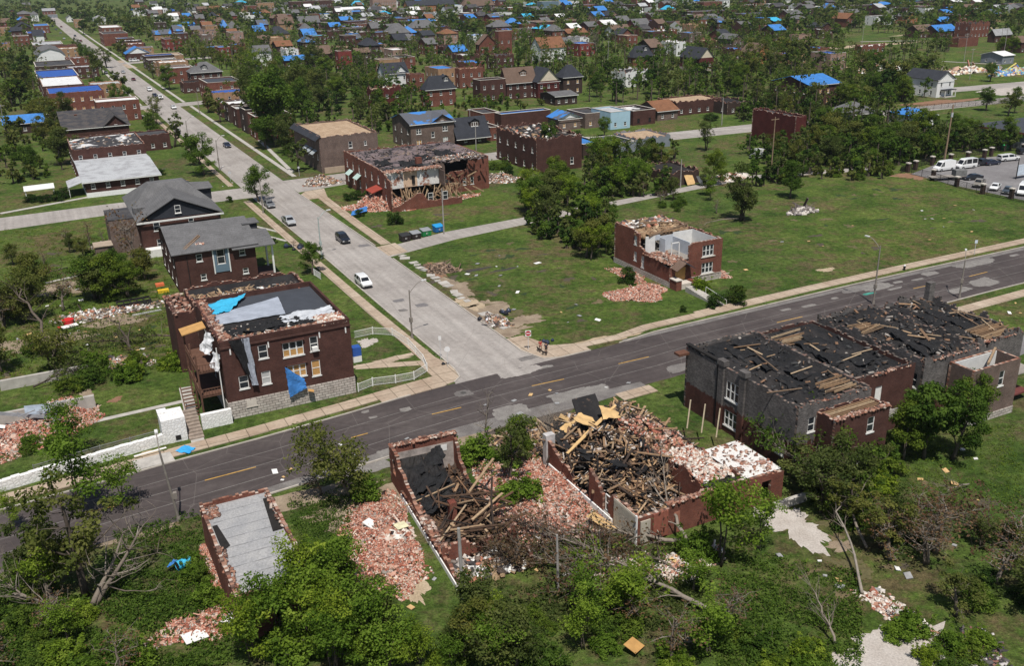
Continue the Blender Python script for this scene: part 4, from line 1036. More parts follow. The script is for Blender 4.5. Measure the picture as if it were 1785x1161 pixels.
wall(mb, (29, 34), (-1, 0), 29, rag(8.2, .3, 9), (), .35)
mb.build('wall', [BR['red'], EDGE], j_)
for i in range(7):
    for z in (1.4, 5.0): put_window(j_, .05, 34 - 2.5 - i*4.6, z, .95, 1.85, 'W', S_)
for x in (22.45, 24.45): put_window(j_, x, 10.55, 1.6, .85, 1.75, 'S', S_)
for x in (9.3, 12.9): put_window(j_, x, .1, 1.4, 1.2, 1.9, 'S', S_)
PEACH = plain('peach plaster', (.60, .43, .30), .85, .1, 1); PEEL = patchy('peeling white plaster', (.70, .69, .66), (.33, .16, .11), .60, .55, .03)
mb = MB(); mb.rbox(.4, 4.6, 4.6, 4.8, 4.2, 8.0); mb.rbox(4.6, 8.0, 4.75, 4.9, 4.2, 7.9, 1); mb.rbox(8.0, 10.4, 4.6, 4.8, 4.2, 7.9); mb.rbox(10.4, 13.4, 4.7, 4.85, 4.2, 7.8); mb.rbox(13.4, 13.65, 1.5, 10.5, 4.2, 7.6, 2); mb.rbox(13.65, 17, 9.5, 9.7, 4.0, 7.7, 2); mb.build('inner_wall', [PEEL, PEACH, BR['grey']], j_)
mb = MB(); mb.rbox(6.7, 7.4, 4.5, 4.74, 4.9, 6.7); mb.build('arched_niche', BLACK, j_)
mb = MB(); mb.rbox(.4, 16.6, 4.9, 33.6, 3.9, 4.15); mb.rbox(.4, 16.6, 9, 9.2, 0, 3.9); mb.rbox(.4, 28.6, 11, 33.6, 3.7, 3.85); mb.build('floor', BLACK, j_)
roof_grid(.4, 28.6, 10.4, 33.6, 8.0, .2, 5, 20, 16).build('roof', patchy('stripped roof boards', (.17, .13, .13), (.05, .045, .05), .55, .22, .05, (.26, .19, .15)), j_)
roof_grid(.4, 13.5, 4.6, 10.6, 8.0, .18, 6, 14, 8).build('roof', RF['burnt'], j_)
debris_part('roof_debris', j_, 800, (.4, 14, 3.8, 6.5), .1, .45, EDGE, 8.1, .4, 1.2); debris_part('roof_debris', j_, 500, (14, 28, 10.5, 16), .1, .5, JUNK, 8.1, .4, 1.8)
debris_part('roof_debris', j_, 700, (.5, 28, 8, 33), .1, .6, palette('dark roof scraps', [(.05, .045, .05), (.10, .085, .08), (.20, .15, .12), (.04, .04, .042), (.16, .13, .13)]), 8.1, .25, 2.5)
for i, (x, y, w) in enumerate(((1.2, 12, 4), (6, 8, 5), (12, 13, 4), (18, 16, 5))):
    cloth('torn_felt', TARPK, [(x, y, 8.2), (x + w, y - .5, 8.3), (x + w, y + 5, 8.4), (x + .5, y + 4.4, 8.9)], .25, 8, j_)
mb = MB(); mb.rbox(9.8, 11.2, 9.2, 10.2, 8, 9.7); mb.build('chimney', BR['red'], j_)
mb = MB()
rn = random.Random(4)
for i in range(60):
    x = rn.uniform(3, 18); a = Vector((x, rn.uniform(1, 4), rn.uniform(.3, 2))); b = a + Vector((rn.uniform(-2, 2), rn.uniform(-.5, 3), rn.uniform(1.2, 3.6))); mb.bar(a, b, .1, .25)
for x in (3.2, 4.0, 4.9, 5.4): mb.bar((x, 2.2, .3), (x - rn.uniform(-.8, .8), 3.6, 4.3), .16, .2)
for i in range(40):
    a = Vector((rn.uniform(10, 22), rn.uniform(2, 10), rn.uniform(2, 4.5))); b = a + Vector((rn.uniform(-2.5, 2.5), rn.uniform(-2, 2), rn.uniform(-1.5, 1.5))); mb.bar(a, b, .1, .25)
for i in range(9): mb.bar((17.5 + i*.5, 10.9, 7.7), (17.5 + i*.5, 15, 7.9), .08, .25)
o = mb.build('broken_framing', TIMBER, j_); o['kind'] = 'stuff'
mb = MB(); slab(mb, [(-2.6, 6.0, 3.4), (.0, 6.0, 4.2), (.0, 10.5, 4.2), (-2.6, 10.5, 3.4)], -.15); mb.build('porch_roof', plain('red metal roof', (.30, .055, .035), .6), j_)
mb = MB()
for y in (6.3, 10.2): mb.rbox(-2.5, -2.1, y - .2, y + .2, 0, 3.4)
mb.rbox(-2.6, -.05, 6.0, 10.5, 0, .8); mb.build('porch', BR['brown'], j_)
for y in (21, 27):
    mb = MB(); slab(mb, [(-1.3, y, 3.6), (0, y, 4.6), (0, y + 3, 4.6), (-1.3, y + 3, 3.6)], -.06); mb.build('awning', plain('pale green awning', (.42, .55, .50), .6), j_)
land('collapsed house with peach inner walls', 720, 300)

# K: brick two storey with awnings
k_, *_ = house('brown brick two storey house with metal awnings and bare boarded roof', 'house', 562, 302, 662, None, h=9.6, found=0.0, wm='grey', rm='deck', ragged=.25, par=.5, depth=26, wins=[(8.4, 6.0, 1.0, 1.7, S_), (12.6, 6.3, .7, 1.2, S_), (9.0, 2.9, 1.0, 1.2, S_)], west=[(3 + i*4.5, 3.2, .9, 1.5, S_) for i in range(5)])
for i in range(3):
    mb = MB(); slab(mb, [(-1.5, 3 + i*4, 4.6), (0, 3 + i*4, 5.6), (0, 6 + i*4, 5.6), (-1.5, 6 + i*4, 4.6)], -.06); mb.build('awning', plain('grey metal awning', (.33, .36, .37), .5), k_)
mb = MB(); slab(mb, [(-1.2, -.3, 8.6), (.4, -.3, 9.9), (.4, 26, 9.9), (-1.2, 26, 8.6)], -.1); mb.build('mansard', RF['dshingle'], k_)
land('house with metal awnings', 600, 240)
w_ = MB(); w_.rbox(0, 17, -.25, 0, 0, 1.6); tag(w_.build('retaining_wall', plain('tan concrete wall', (.40, .31, .23), .9, .15, 1), None, False, W(17.0, 139.2), AZ), 'tan concrete retaining wall below the house with metal awnings', 'wall')
# ------------------------------------------------------------------ burnt row south of the main street
_plk = {}
def plank(u, v, z, L, az, tilt, label, group, w=.22, th=.07, mat=None, name='timber_beam', cat='beam'):
    mat = mat or TIMBER
    key = (round(L*2)/2, w, th, mat.name)
    if key not in _plk:
        mb = MB(); mb.box((0, 0, 0), (key[0], w, th)); 
        _plk[key] = [mb.mesh('timber_beam', [mat]) for _ in range(3)]
    o = inst(name, random.choice(_plk[key]), None, W(u, v, z), (random.uniform(-.3, .3), -tilt, AZ + az))
    return tag(o, label, cat, group)
def row(desc, u, v, w, d, h, wm, rm, wins, west, ragged=.18, junk=170, **k):
    r = house(desc, 'house', 0, 0, 0, uv0=(u, v), wid=w, depth=d, h=h, wm=wm, rm=rm, wins=wins, west=west, ragged=ragged, par=.5, sag=.6 if h < 7.5 else .32, em=EDGEK, name='burnt_row_house', **k)[0]
    debris_part('roof_debris', r, junk, (.4, w - .4, .4, d - .4), .08, .4, palette('charred debris', [(.03, .03, .03), (.06, .05, .045), (.12, .08, .055), (.03, .03, .033), (.10, .09, .085), (.30, .27, .24), (.05, .05, .05), (.22, .13, .08), (.02, .02, .02), (.035, .035, .035)]), h - .25, .35, 1.6)
    for i in range(6):
        x, y = random.uniform(.8, w - 4.5), random.uniform(1, d - 4.5); cloth('curled_felt', TARPK, [(x, y, h - .3), (x + random.uniform(2, 3.8), y + .4, h - .28), (x + random.uniform(2, 3.8), y + random.uniform(2, 3.6), h - .2), (x + .3, y + 3, h - random.uniform(-.5, .2))], .16, 7, r, seed=i)
    debris_part('parapet_rubble', r, int(w*9), (.1, w - .1, -.02, .5), .12, .34, EDGE, h - .15, .5, .7)
    return r
d1 = row('grey coated two storey burnt row house nearest the heap of timber', 14.6, -41.5, 10.4, 19.3, 8.0, 'sooty', 'charA',
         [(2.0, 4.6, .95, 1.7, S_)], [(10.5, .9, 2.2, 1.95, S_), (10.5, 4.3, 2.2, 2.25, S_), (2.2, 1.4, 1.2, 1.3, S_)])
mb = MB()
for y in (8.7, 12.4): mb.rbox(-.28, -.01, y - .45, y + .45, 0, 8.5)
mb.rbox(-.16, -.01, 13.0, 13.2, 0, 8, 1)
for y in (8.7, 12.4): mb.rbox(-.35, .45, y - .6, y + .6, 8.12, 8.75)
mb.rbox(-.1, .45, 12.9, 19.3, 8.22, 8.4, 1)
mb.build('pilaster', [BR['sooty'], BLACK], d1)
mb = MB(); mb.rbox(-1.6, -.1, 18.5, 19.6, 7.2, 7.5); mb.build('hanging_cornice', plain('rusty cornice', (.12, .055, .035), .8), d1)
w1 = house('brown brick rear wing of the burnt row with bare orange roof joists', 'house', 0, 0, 0, uv0=(17.2, -44.2), wid=7.8, depth=2.9, h=6.9, wm='brown', rm='char', ragged=.15, par=.9, wins=[(5.2, 4.3, 1.0, 1.8, S_), (4.3, .9, 1.0, 1.6, S_)], west=[(1.4, 1.6, .9, 1.6, S_)], name='brick_rear_wing')[0]
mb = MB()
for i in range(10): mb.bar((.2, .1 + i*.3, 6.55), (7.6, .1 + i*.3, 6.6), .07, .25)
mb.build('roof_joist', TIMBER, w1)
debris_part('parapet_rubble', w1, 160, (0, 7.8, -.1, .5), .15, .4, EDGE, 6.95, .5, .7)
d2 = row('burnt brown brick row house with a lattice balcony at its back', 25.0, -39.2, 9.3, 16.5, 7.9, 'brown', 'charA', [(1.6, 4.3, .9, 1.7, S_), (3.8, 4.0, 1.0, 2.2, 'door'), (2.4, .9, .9, 1.7, S_)], [])
e1 = row('black roofed row house with grey brick side and open corner room', 35.6, -39.4, 9.6, 17.2, 7.9, 'sooty', 'char', [(4.6, 4.0, 1.1, 2.4, 'door')], [(1.2, 4.2, .9, 1.8, S_), (6.5, 5.2, .9, 1.3, S_)], .5, 320)
e2 = row('farthest burnt row house with collapsed black roof by the driveway', 45.3, -37.6, 10.2, 15.6, 7.2, 'sooty', 'char', [], [], .8, 380)
w2 = house('grey brick rear wing with a white upper window beside the leafy trees', 'house', 0, 0, 0, uv0=(39.6, -43.0), wid=8.0, depth=3.4, h=7.1, wm='grey', rm='char', ragged=.06, par=2.2, wins=[(5.0, 4.2, .9, 1.9, S_), (1.0, 1.2, .9, 1.6, S_)], west=[], name='brick_rear_wing', found=.9)[0]
mb = MB(); mb.rbox(.3, 7.7, 3.0, 3.2, 4.6, 7.0); mb.build('inner_wall', PLASW, w2); mb = MB(); mb.bar((3, .6, 7.2), (7.6, 3.2, 7.3), .25, .3); mb.build('fallen_joist', TIMBER, w2)
land('burnt grey row house', 1290, 640); land('burnt row house with lattice balcony', 1500, 640); land('black roofed end of the burnt row', 1640, 560)
# lattice balcony
t = thing('lattice_balcony', 'grey wooden back balcony with white lattice on the burnt row', 'balcony', W(25.4, -41.8), AZ)
mb = MB(); mb.rbox(0, 4.6, 0, 2.5, 3.4, 3.6); mb.build('deck', WOODGR, t)
mb = MB()
for i in range(24): mb.bar((i*.2 - .3, -.03, 3.6), (i*.2 + .5, -.03, 4.6), .05, .03); mb.bar((i*.2 + .5, -.06, 3.6), (i*.2 - .3, -.06, 4.6), .05, .03)
mb.build('lattice', plain('faded white wood', (.55, .53, .50), .8), t)
for x in (.1, 2.3, 4.5):
    mb = MB(); mb.rbox(x - .07, x + .07, 0, .14, 0, 3.4); mb.build('post', WOODGR, t)
mb = MB(); mb.rbox(.2, 4.4, 2.3, 2.45, .3, 3.3); mb.build('porch_screen', BLACK, t)
t = thing('back_porch', 'dark red wooden porch deck behind the open corner room', 'porch', W(48.2, -41.5), AZ)
mb = MB(); mb.rbox(0, 4.5, 0, 3, 1.0, 1.2); mb.build('deck', plain('dark red deck', (.13, .04, .035), .8), t)
mb = MB(); slab(mb, [(0, 0, 3.8), (4.5, 0, 3.8), (4.5, 3, 4.2), (0, 3, 4.2)], -.12); mb.build('porch_roof', WOODGR, t)
for x in (.1, 4.4):
    mb = MB(); mb.rbox(x - .06, x + .06, .05, .17, 1.2, 3.8); mb.build('post', plain('dark red deck', (.13, .04, .035), .8), t)
# chimney stub, satellite dish
mb = MB(); mb.rbox(-.5, .5, -.4, .4, 0, 9.4); tag(mb.build('chimney', BR['sooty'], None, False, W(55.6, -22.8), AZ), 'lone blackened chimney at the far corner of the burnt row', 'chimney')
dish = thing('satellite_dish', 'white satellite dish on a mast by the lattice balcony', 'satellite dish', W(31.2, -43.6), AZ)
mb = MB(); mb.tube([(0, 0, 0), (0, 0, 5.0)], [.06, .06], 6); mb.build('mast', BLACK, dish)
mb = MB(); n = 14
ring = [[(math.cos(2*math.pi*i/n)*r, -.35*r*r, math.sin(2*math.pi*i/n)*r) for i in range(n)] for r in (.02, .3, .55)]
for a, b in zip(ring, ring[1:]):
    for i in range(n): mb.quad(a[i], a[(i + 1) % n], b[(i + 1) % n], b[i])
q = mb.build('reflector', TRIM, dish); q.location = (0, -.1, 4.9); q.rotation_euler = (-.6, 0, .3)
mb = MB(); mb.bar((0, -.1, 4.9), (.2, -.8, 5.3), .05); mb.build('arm', TRIM, dish)

for o, x0, x1, y0, n in ((d1, 5.5, 9.8, 1.0, 7), (d2, .6, 5, 12, 6), (e1, .5, 4, 10, 7), (e2, 4, 9.5, .5, 9)):
    mb = MB()
    for i in range(n): mb.bar((x0 + random.uniform(-.4, .4), y0 + i*.42, (7.2 if o is e2 else 7.9) + random.uniform(-.2, .1)), (x1 + random.uniform(-1.2, .3), y0 + i*.42 + random.uniform(-.2, .2), (7.2 if o is e2 else 7.9) + random.uniform(-.1, .3)), .08, .25)
    mb.build('exposed_joist', TIMBER, o)
# beams lying on the burnt roofs
rb = random.Random(11)
def roof_planks(n, u0, u1, v0, v1, z, label, group, mat=None):
    for i in range(n):
        plank(rb.uniform(u0, u1), rb.uniform(v0, v1), z + rb.uniform(.05, .35), rb.choice([1.5, 2.5, 3.5, 5.0]), rb.uniform(0, 3.14), rb.uniform(-.12, .12), label, group, rb.choice([.14, .22, .3]), .07, mat)
roof_planks(9, 16, 24, -39, -24, 7.8, 'loose brown plank lying on the grey coated burnt row house roof', 'planks on the grey burnt row house roof')
roof_planks(4, 26, 33.5, -37, -24, 7.7, 'loose plank lying on the lattice balcony row house roof', 'planks on the lattice balcony row house roof')
roof_planks(7, 36.5, 44.5, -37, -24, 7.7, 'pale plank lying on the black roof of the open corner row house', 'planks on the open corner row house roof')
roof_planks(10, 45.5, 55.5, -36, -23, 7.1, 'splintered roof beam on the farthest burnt row house', 'beams on the farthest burnt row house roof')
for i in range(16): plank(rb.uniform(54, 57), rb.uniform(-34, -29), rb.uniform(2, 7), 3.5, rb.uniform(-.3, .3) + (1.57 if i % 3 == 0 else 0), rb.uniform(-.3, .3), 'pale broken framing stud at the driveway end of the burnt row', 'studs at the driveway end of the burnt row', .16, .1)

# A: flat roofed shop at the lower left
a_, *_ = house('low brick shop with long grey rolled flat roof among the trees', 'shop', 0, 0, 0, uv0=(-43.75, -40.6), sag=.02, wid=6.5, depth=16.4, h=4.5, wm='red', rm='greyroll', ragged=.16, par=.55, wins=[(3.6, .4, 1.0, 2.2, 'dark')], west=[], name='brick_shop')
debris_part('parapet_rubble', a_, 120, (.0, .7, .3, 9), .1, .3, EDGE, 4.1, .5, .7); debris_part('parapet_rubble', a_, 130, (.0, 1.5, 13.8, 16.2), .1, .32, EDGE, 4.12, .5, .7); debris_part('parapet_rubble', a_, 70, (6.0, 6.5, 9, 16), .1, .3, EDGE, 4.3, .5, .7)
mb = MB()
for i in range(10): y = .6 + i*1.55; z = 3.825 + .25*y/16.4; mb.rbox(.6, 5.9, y, y + .06, z - .01, z + .025)
mb.build('roof_seam', plain('roof seam', (.22, .22, .225), .8), a_)
mb = MB(); mb.quad((5.2, 9, 4.02), (6.1, 9, 4.02), (6.1, 15, 4.1), (5.7, 15, 4.1)); mb.build('roof_hole', BLACK, a_)
mb = MB(); mb.quad((.5, 8, 4.01), (1.3, 8.6, 4.02), (.9, 12.5, 4.07), (.45, 12.5, 4.07)); mb.build('roof_hole', BLACK, a_)
land('grey roofed shop', 430, 950)

# generic rubble mound
def mound_fn(ru, rv, hgt, seed):
    rn = random.Random(seed); ph = [rn.uniform(0, 6.28) for _ in range(4)]
    def f(x, y):
        r2 = (x/ru)**2 + (y/rv)**2
        k = max(0.0, 1 - r2)**.7
        return hgt*k*(.8 + .25*math.sin(x*1.1 + ph[0])*math.cos(y*1.3 + ph[1]) + .15*math.sin(x*2.3 + ph[2] + y*1.7))
    return f
def rubble(name, label, px, py, ru, rv, hgt, n, mat, smin=.10, smax=.27, rz=0.0, uv=None, group=None, flat=.5):
    u0, v0 = uv or UV(px, py); f = mound_fn(ru, rv, hgt, int(px + py*3 + n))
    rr = RNG.uniform(0, 1, n)**.55*1.22; t = RNG.uniform(0, 6.283, n); k = 1 + .18*np.sin(3*t + px) + .12*np.sin(5*t + py)
    x = rr*np.cos(t)*ru*k; y = rr*np.sin(t)*rv*k
    C = np.stack([x, y, np.array([f(a, b) for a, b in zip(x, y)]) + .04], 1)
    s = RNG.uniform(smin, smax, n)
    s[:n//40] *= 2.0
    S = np.stack([s, s*RNG.uniform(.45, .9, n), s*flat*RNG.uniform(.6, 1.2, n)], 1); j = n//40; S[j:2*j, 0] *= 6; S[j:2*j, 1:] *= .6
    V, Q = np_boxes(C, S, rand_rot(n, .5)); r = np.repeat(RNG.uniform(0, 1, n), 5)
    # the heap's body
    G = 14; gv = []; gq = []
    for i in range(G + 1):
        for j in range(G + 1):
            a, b = (i/G*2 - 1), (j/G*2 - 1)
            gv.append((a*ru, b*rv, f(a*ru, b*rv) - .03))
    for i in range(G):
        for j in range(G):
            if ((i + .5)/G*2 - 1)**2 + ((j + .5)/G*2 - 1)**2 < .92: gq.append((i*(G + 1) + j, (i + 1)*(G + 1) + j, (i + 1)*(G + 1) + j + 1, i*(G + 1) + j + 1))
    V = np.concatenate([V, np.array(gv)]); Q = np.concatenate([Q, np.array(gq) + len(C)*8]); r = np.concatenate([r, RNG.uniform(0, 1, len(gq))])
    o = inst(name, np_mesh(name, V, Q, [mat], None, r), None, W(u0, v0), (0, 0, AZ + rz))
    return tag(o, label, 'rubble', group, 'stuff')
rubble('brick_rubble', 'round heap of loose red bricks beside the roofless ruin', 1112, 512, 4.6, 3.0, .9, 4160, RUB, .12, .28)
rubble('brick_rubble', 'thin strip of fallen bricks along the roofless ruin west wall', 1095, 480, 1.6, 4.5, .4, 672, RUB)
for i in range(22): plank(UV(668, 358)[0] + rb.uniform(-4, 5), UV(668, 358)[1] + rb.uniform(-4, 5), rb.uniform(.8, 1.9), rb.choice([1.5, 2.5, 4.0]), rb.uniform(0, 3.1), rb.uniform(-.3, .3), 'board lying on the brick slope of the collapsed corner house', 'boards on the collapsed corner house slope', rb.choice([.14, .22, .3]))
rubble('brick_rubble', 'small brick heap at the right side of the roofless ruin', 1250, 478, 1.6, 2.2, .5, 672, RUB)
rubble('brick_rubble', 'wide spread of red bricks left of the charred ruin', 665, 940, 3.0, 7.0, .9, 5120, RUB, .10, .25, -.15)
rubble('brick_rubble', 'loose bricks beside the shrubs below the charred ruin', 625, 1015, 4.6, 3.2, .5, 2080, RUB, .10, .25)
rubble('brick_rubble', 'red brick spread between the charred ruin and the timber heap', 915, 880, 4.2, 7.0, .8, 5120, RUB, .10, .25, .1)
rubble('brick_rubble', 'brick heap against the west wall of the timber heap ruin', 960, 850, 2.4, 6.0, 1.1, 2720, RUB, .10, .25)
rubble('brick_rubble', 'white plaster and brick rubble beside the window frame', 680, 935, 1.8, 2.0, .9, 672, RUBW, .2, .6)
rubble('brick_rubble', 'bricks lying along the shop west wall', 372, 985, .8, 3.0, .3, 832, RUB); rubble('brick_rubble', 'brick scraps in the weeds at the bottom left', 350, 1090, 3.2, 2.0, .5, 992, RUB)
rubble('brick_rubble', 'large brick spread behind the white stone wall at the left edge', 45, 760, 6.0, 4.5, 1.3, 4160, RUB, .10, .26); rubble('brick_rubble', 'brick heap beside the lawn at the left edge', 110, 715, 3.2, 2.6, 1.3, 2240, RUB)
rubble('brick_rubble', 'brick and lumber slope before the collapsed corner house', 665, 358, 6.0, 5.0, 2.6, 4200, RUB, .18, .5); rubble('brick_rubble', 'long brick strip along the collapsed corner house foundation', 770, 352, 9.5, 1.3, .5, 1760, RUB, .18, .45, .25)
rubble('brick_rubble', 'brick and board heap at the far corner of the collapsed house', 865, 312, 5.0, 5.0, 1.1, 1800, JUNK, .12, .5); rubble('brick_rubble', 'heap of fallen masonry by the side pavement', 562, 318, 4.0, 4.0, 1.6, 1500, JUNK, .12, .5)
rubble('brick_rubble', 'pale masonry scraps in the lower right weeds', 1565, 1072, 1.2, 3.6, .3, 260, RUBW, .12, .4); rubble('brick_rubble', 'ash and brick scraps at the bottom right edge', 1690, 1140, 3.0, 2.0, .3, 360, palette('ash debris', [(.05, .045, .045), (.10, .09, .085), (.45, .42, .4), (.03, .03, .03), (.2, .1, .08)]), .12, .4)
rubble('brick_rubble', 'brick scraps below the yellow board in the lower yard', 1195, 985, 3.4, 1.6, .5, 1120, RUBW, .15, .4); rubble('brick_rubble', 'brick scraps under the fallen grey tree', 1075, 990, 3.0, 1.2, .4, 800, RUBW, .15, .4)
rubble('brick_rubble', 'mixed debris heap on the right side of the far road', 1530, 122, 14, 5, 2.2, 900, palette('bright mixed debris', [(.7, .66, .55), (.55, .5, .45), (.35, .17, .12), (.7, .7, .68), (.2, .17, .15), (.62, .50, .25), (.45, .3, .22)]), .6, 2.4)
rubble('brick_rubble', 'long kerbside debris pile on the right beyond the field', 1680, 127, 16, 3, 1.8, 800, palette('bright mixed debris', [(.7, .7, .68)]), .6, 1.8)
rubble('brick_rubble', 'colourful kerbside debris pile at the right edge', 1768, 128, 14, 3, 2.2, 700, palette('colourful debris', [(.60, .52, .16), (.12, .35, .55), (.2, .18, .16), (.6, .55, .5), (.1, .2, .5), (.35, .2, .15), (.3, .45, .4)]), .6, 1.8)
rubble('brick_rubble', 'white debris beside the alley shed', 1270, 312, 5, 1.6, .9, 416, RUBW, .4, 1.2); rubble('brick_rubble', 'debris below the corner lot kerb', 865, 560, 1.6, 2.6, .35, 260, JUNK, .2, .6); rubble('brick_rubble', 'brushwood and trash heap on the corner lot', 770, 470, 2.2, 2.6, 1.0, 420, palette('brush debris', [(.13, .09, .065), (.22, .15, .10), (.08, .06, .045), (.28, .2, .15)]), .2, .8, flat=.25)
rubble('brick_rubble', 'grey debris heap under the white branches on the big lot', 1398, 370, 3, 1.6, 1.0, 200, palette('grey debris', [(.2, .18, .17), (.12, .10, .09), (.5, .46, .42)]), .3, 1.2)
rubble('brick_rubble', 'household debris by the leafless tree', 210, 425, 5, 2.4, 1.0, 800, JUNK, .1, .5); rubble('brick_rubble', 'junk strewn along the back hedge', 190, 545, 8, 2.2, .4, 700, JUNK, .1, .5); rubble('brick_rubble', 'junk under the fallen trunk in the back yards', 180, 640, 6, 2.4, .4, 600, JUNK, .1, .5)

# B: charred ruin with its street front standing
B0 = W(-25.2, -42.6); BR0 = AZ - math.radians(4)
b_ = thing('charred_ruin', 'charred brick ruin with only its street front wall still standing', 'ruin', B0, BR0)
FOOT.append((-28, -46, -15, -20))
mb = MB()
wall(mb, (0, 20.8), (0, -1), 20.6, rag(0, .3, 4, [(0, 4.4), (2.6, 4.3), (3.2, 3.4), (4.6, 3.0), (7.0, 2.2), (10, 1.3), (14, 1.2), (20.6, 1.0)], .4), [(1.0, 2.0, 1.6, 3.4)], .35)
wall(mb, (7.5, 21.0), (-1, 0), 7.5, rag(4.3, .3, 5, None, .5), [(1.2, 2.4, .2, 3.3)], .4)
wall(mb, (7.5, .3), (0, 1), 20.2, rag(0, .4, 6, [(0, 1.6), (5, .4), (9, .3), (17, .5), (19, 2.2), (20.2, 4.0)], .4), (), .35)
wall(mb, (0, 4.0), (1, 0), 7.5, rag(1.7, .6, 7, None, .5), (), .35)
mb.build('wall', [BR['red'], EDGE], b_)
mb = MB(); mb.rbox(-.12, -.02, 0, 17, 0, .55); mb.build('foundation', WHITEST, b_)
mb = MB(); mb.rbox(5.2, 6.3, 21.05, 21.15, .2, 2.4); mb.build('boarded_door', PLY, b_)
put_window(b_, 5.75, 20.9, 2.45, 1.15, .8, 'N', S_); mb = MB(); mb.rbox(5.15, 6.35, 20.52, 20.58, 2.5, 3.2); mb.build('transom', TRIM, b_)
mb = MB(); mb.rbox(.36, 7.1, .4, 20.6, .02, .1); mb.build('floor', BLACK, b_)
for i in range(10):
    x, y = rb.uniform(.5, 4), rb.uniform(10, 18.5); z = 1.1 + (y - 10)*.12; cloth('felt_piece', TARPK, [(x, y, z), (x + 2.2, y + .4, z + .5), (x + 2, y + 2.2, z + rb.uniform(.2, 1.4)), (x + .2, y + 2, z + .2)], .2, 7, b_, seed=i)
mb = MB(); mb.rbox(.4, 7.1, 20.55, 20.59, .3, 3.4); mb.build('inner_plaster', plain('scorched pale plaster', (.36, .31, .28), .9, .4, 1.2), b_)
roof_grid(.5, 5.0, 12.2, 20.4, 1.9, .45, 8, 14, 18, 1.6).build('collapsed_roof', RF['char'], b_)
mb = MB(); mb.rbox(2.6, 3.3, 9, 9.8, 0, 3.1); mb.build('chimney', BR['red'], b_)
debris_part('charred_debris', b_, 2600, (.6, 7.0, 4.4, 20), .06, .4, CHAR, .5, .3, 5.0, .5)
debris_part('wall_top_rubble', b_, 260, (-.1, .9, 4, 17), .15, .4, EDGE, 1.2, .5, .7); debris_part('wall_top_rubble', b_, 200, (.1, 7.4, 20.5, 21.1), .15, .4, EDGE, 4.3, .5, .7)
debris_part('charred_debris', b_, 220, (.5, 7, .2, 3.8), .2, .8, JUNK, .3, .4, 1.4, .4)
mb = MB()
for i in range(7): mb.bar((5.0 + rb.uniform(-.2, .2), 8 + i*.9, .3), (5.2, 8 + i*.9, 3.0), .1, .1)
mb.bar((5.1, 7.6, 3.0), (5.1, 14, 2.9), .12, .1)
mb.build('stud_wall', CHAR, b_)
def to_w(o_loc, rz, p):
    return o_loc + Matrix.Rotation(rz, 3, 'Z') @ Vector(p)
for i in range(64):
    p = to_w(B0, BR0, (rb.uniform(1.5, 8.2), rb.uniform(4.0, 14.5), 0)); uu, vv = to_uv(p)
    plank(uu, vv, rb.uniform(.8, 3.1), rb.choice([2.5, 3.5, 5.0, 5.5]), rb.uniform(-.5, .9) + (1.5 if i % 3 == 0 else 0), rb.uniform(-.55, .55), 'charred rafter tangled in the middle of the charred ruin', 'rafters in the charred ruin', rb.choice([.12, .18, .25]), .09, CHAR if i % 4 else TIMBER)
land('charred ruin', 780, 900)

# C: timber heap ruin
C0 = W(-7.5, -44.6)
c_ = thing('collapsed_brick_house', 'burnt brick house filled with a heap of broken timber', 'ruin', C0, AZ)
FOOT.append((-10, -47, 12, -20))
mb = MB()
wall(mb, (0, 17.5), (0, -1), 17.2, rag(0, .3, 4, [(0, 3.4), (2, 2.4), (5.4, 1.5), (5.6, .5), (8.6, .6), (8.8, 4.1), (10, 3.2), (12.4, 1.9), (13.2, 3.1), (17.2, 3.2)], .4), [(11.4, 12.4, .8, 2.7)], .35)
wall(mb, (0, 0), (1, 0), 17.8, rag(0, .07, 6, [(0, 3.0), (3.6, 3.0), (3.7, 3.6), (13.0, 3.5), (17.8, 3.2)], .6), [(15.0, 16.2, .4, 2.6)], .35)
wall(mb, (17.8, .35), (0, 1), 7.0, rag(3.2, .1, 3), (), .35)
wall(mb, (13.0, 7.4), (0, -1), 7.0, rag(3.2, .5, 9), (), .3)
wall(mb, (9.0, 9.5), (0, -1), 9.1, rag(3.0, .7, 10), (), .3)
mb.build('wall', [BR['red'], EDGE], c_)
put_window(c_, .05, 5.3, .8, .95, 1.85, 'W', S_)
SIDING = plain('beige siding', (.42, .38, .31), .8, .1, 1)
mb = MB(); mb.rbox(-.12, -.02, .2, 3.9, .1, 3.2); mb.rbox(-.16, -.02, -.05, .2, 0, 3.3, 1); mb.rbox(.3, 1.4, -.14, -.02, .2, 2.6, 0); mb.rbox(1.7, 3.4, -.2, -.02, .3, 3.0, 2)
for i in range(22): mb.rbox(-.15, -.12, .2, 3.9, .2 + i*.135, .23 + i*.135)
mb.build('siding', [SIDING, TRIM, plain('old red paint', (.26, .09, .06), .9)], c_)
mb = MB(); mb.rbox(-.16, -.02, 4.2, 17, 0, .6); mb.build('foundation', WHITEST, c_)
mb = MB(); mb.rbox(4.2, 4.9, -.03, -.005, .1, 2.4); mb.build('bricked_panel', plain('terracotta panel', (.32, .13, .085), .9), c_)
roof_grid(13.0, 17.7, .3, 7.2, 3.35, .04, 5, 8, 8).build('roof', patchy('white patched roof', (.66, .64, .61), (.36, .19, .14), .58, .45, .03), c_)
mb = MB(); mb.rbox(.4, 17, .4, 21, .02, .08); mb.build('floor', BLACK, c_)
CDEB = palette('burnt timber debris', [(.05, .04, .035), (.20, .125, .075), (.03, .027, .025), (.33, .22, .125), (.10, .07, .05), (.45, .40, .36), (.15, .09, .06), (.42, .27, .15)])
mf0 = mound_fn(8.5, 9.0, 3.9, 5)
mf = lambda x, y: mf0(x + .5, y - 2.0)
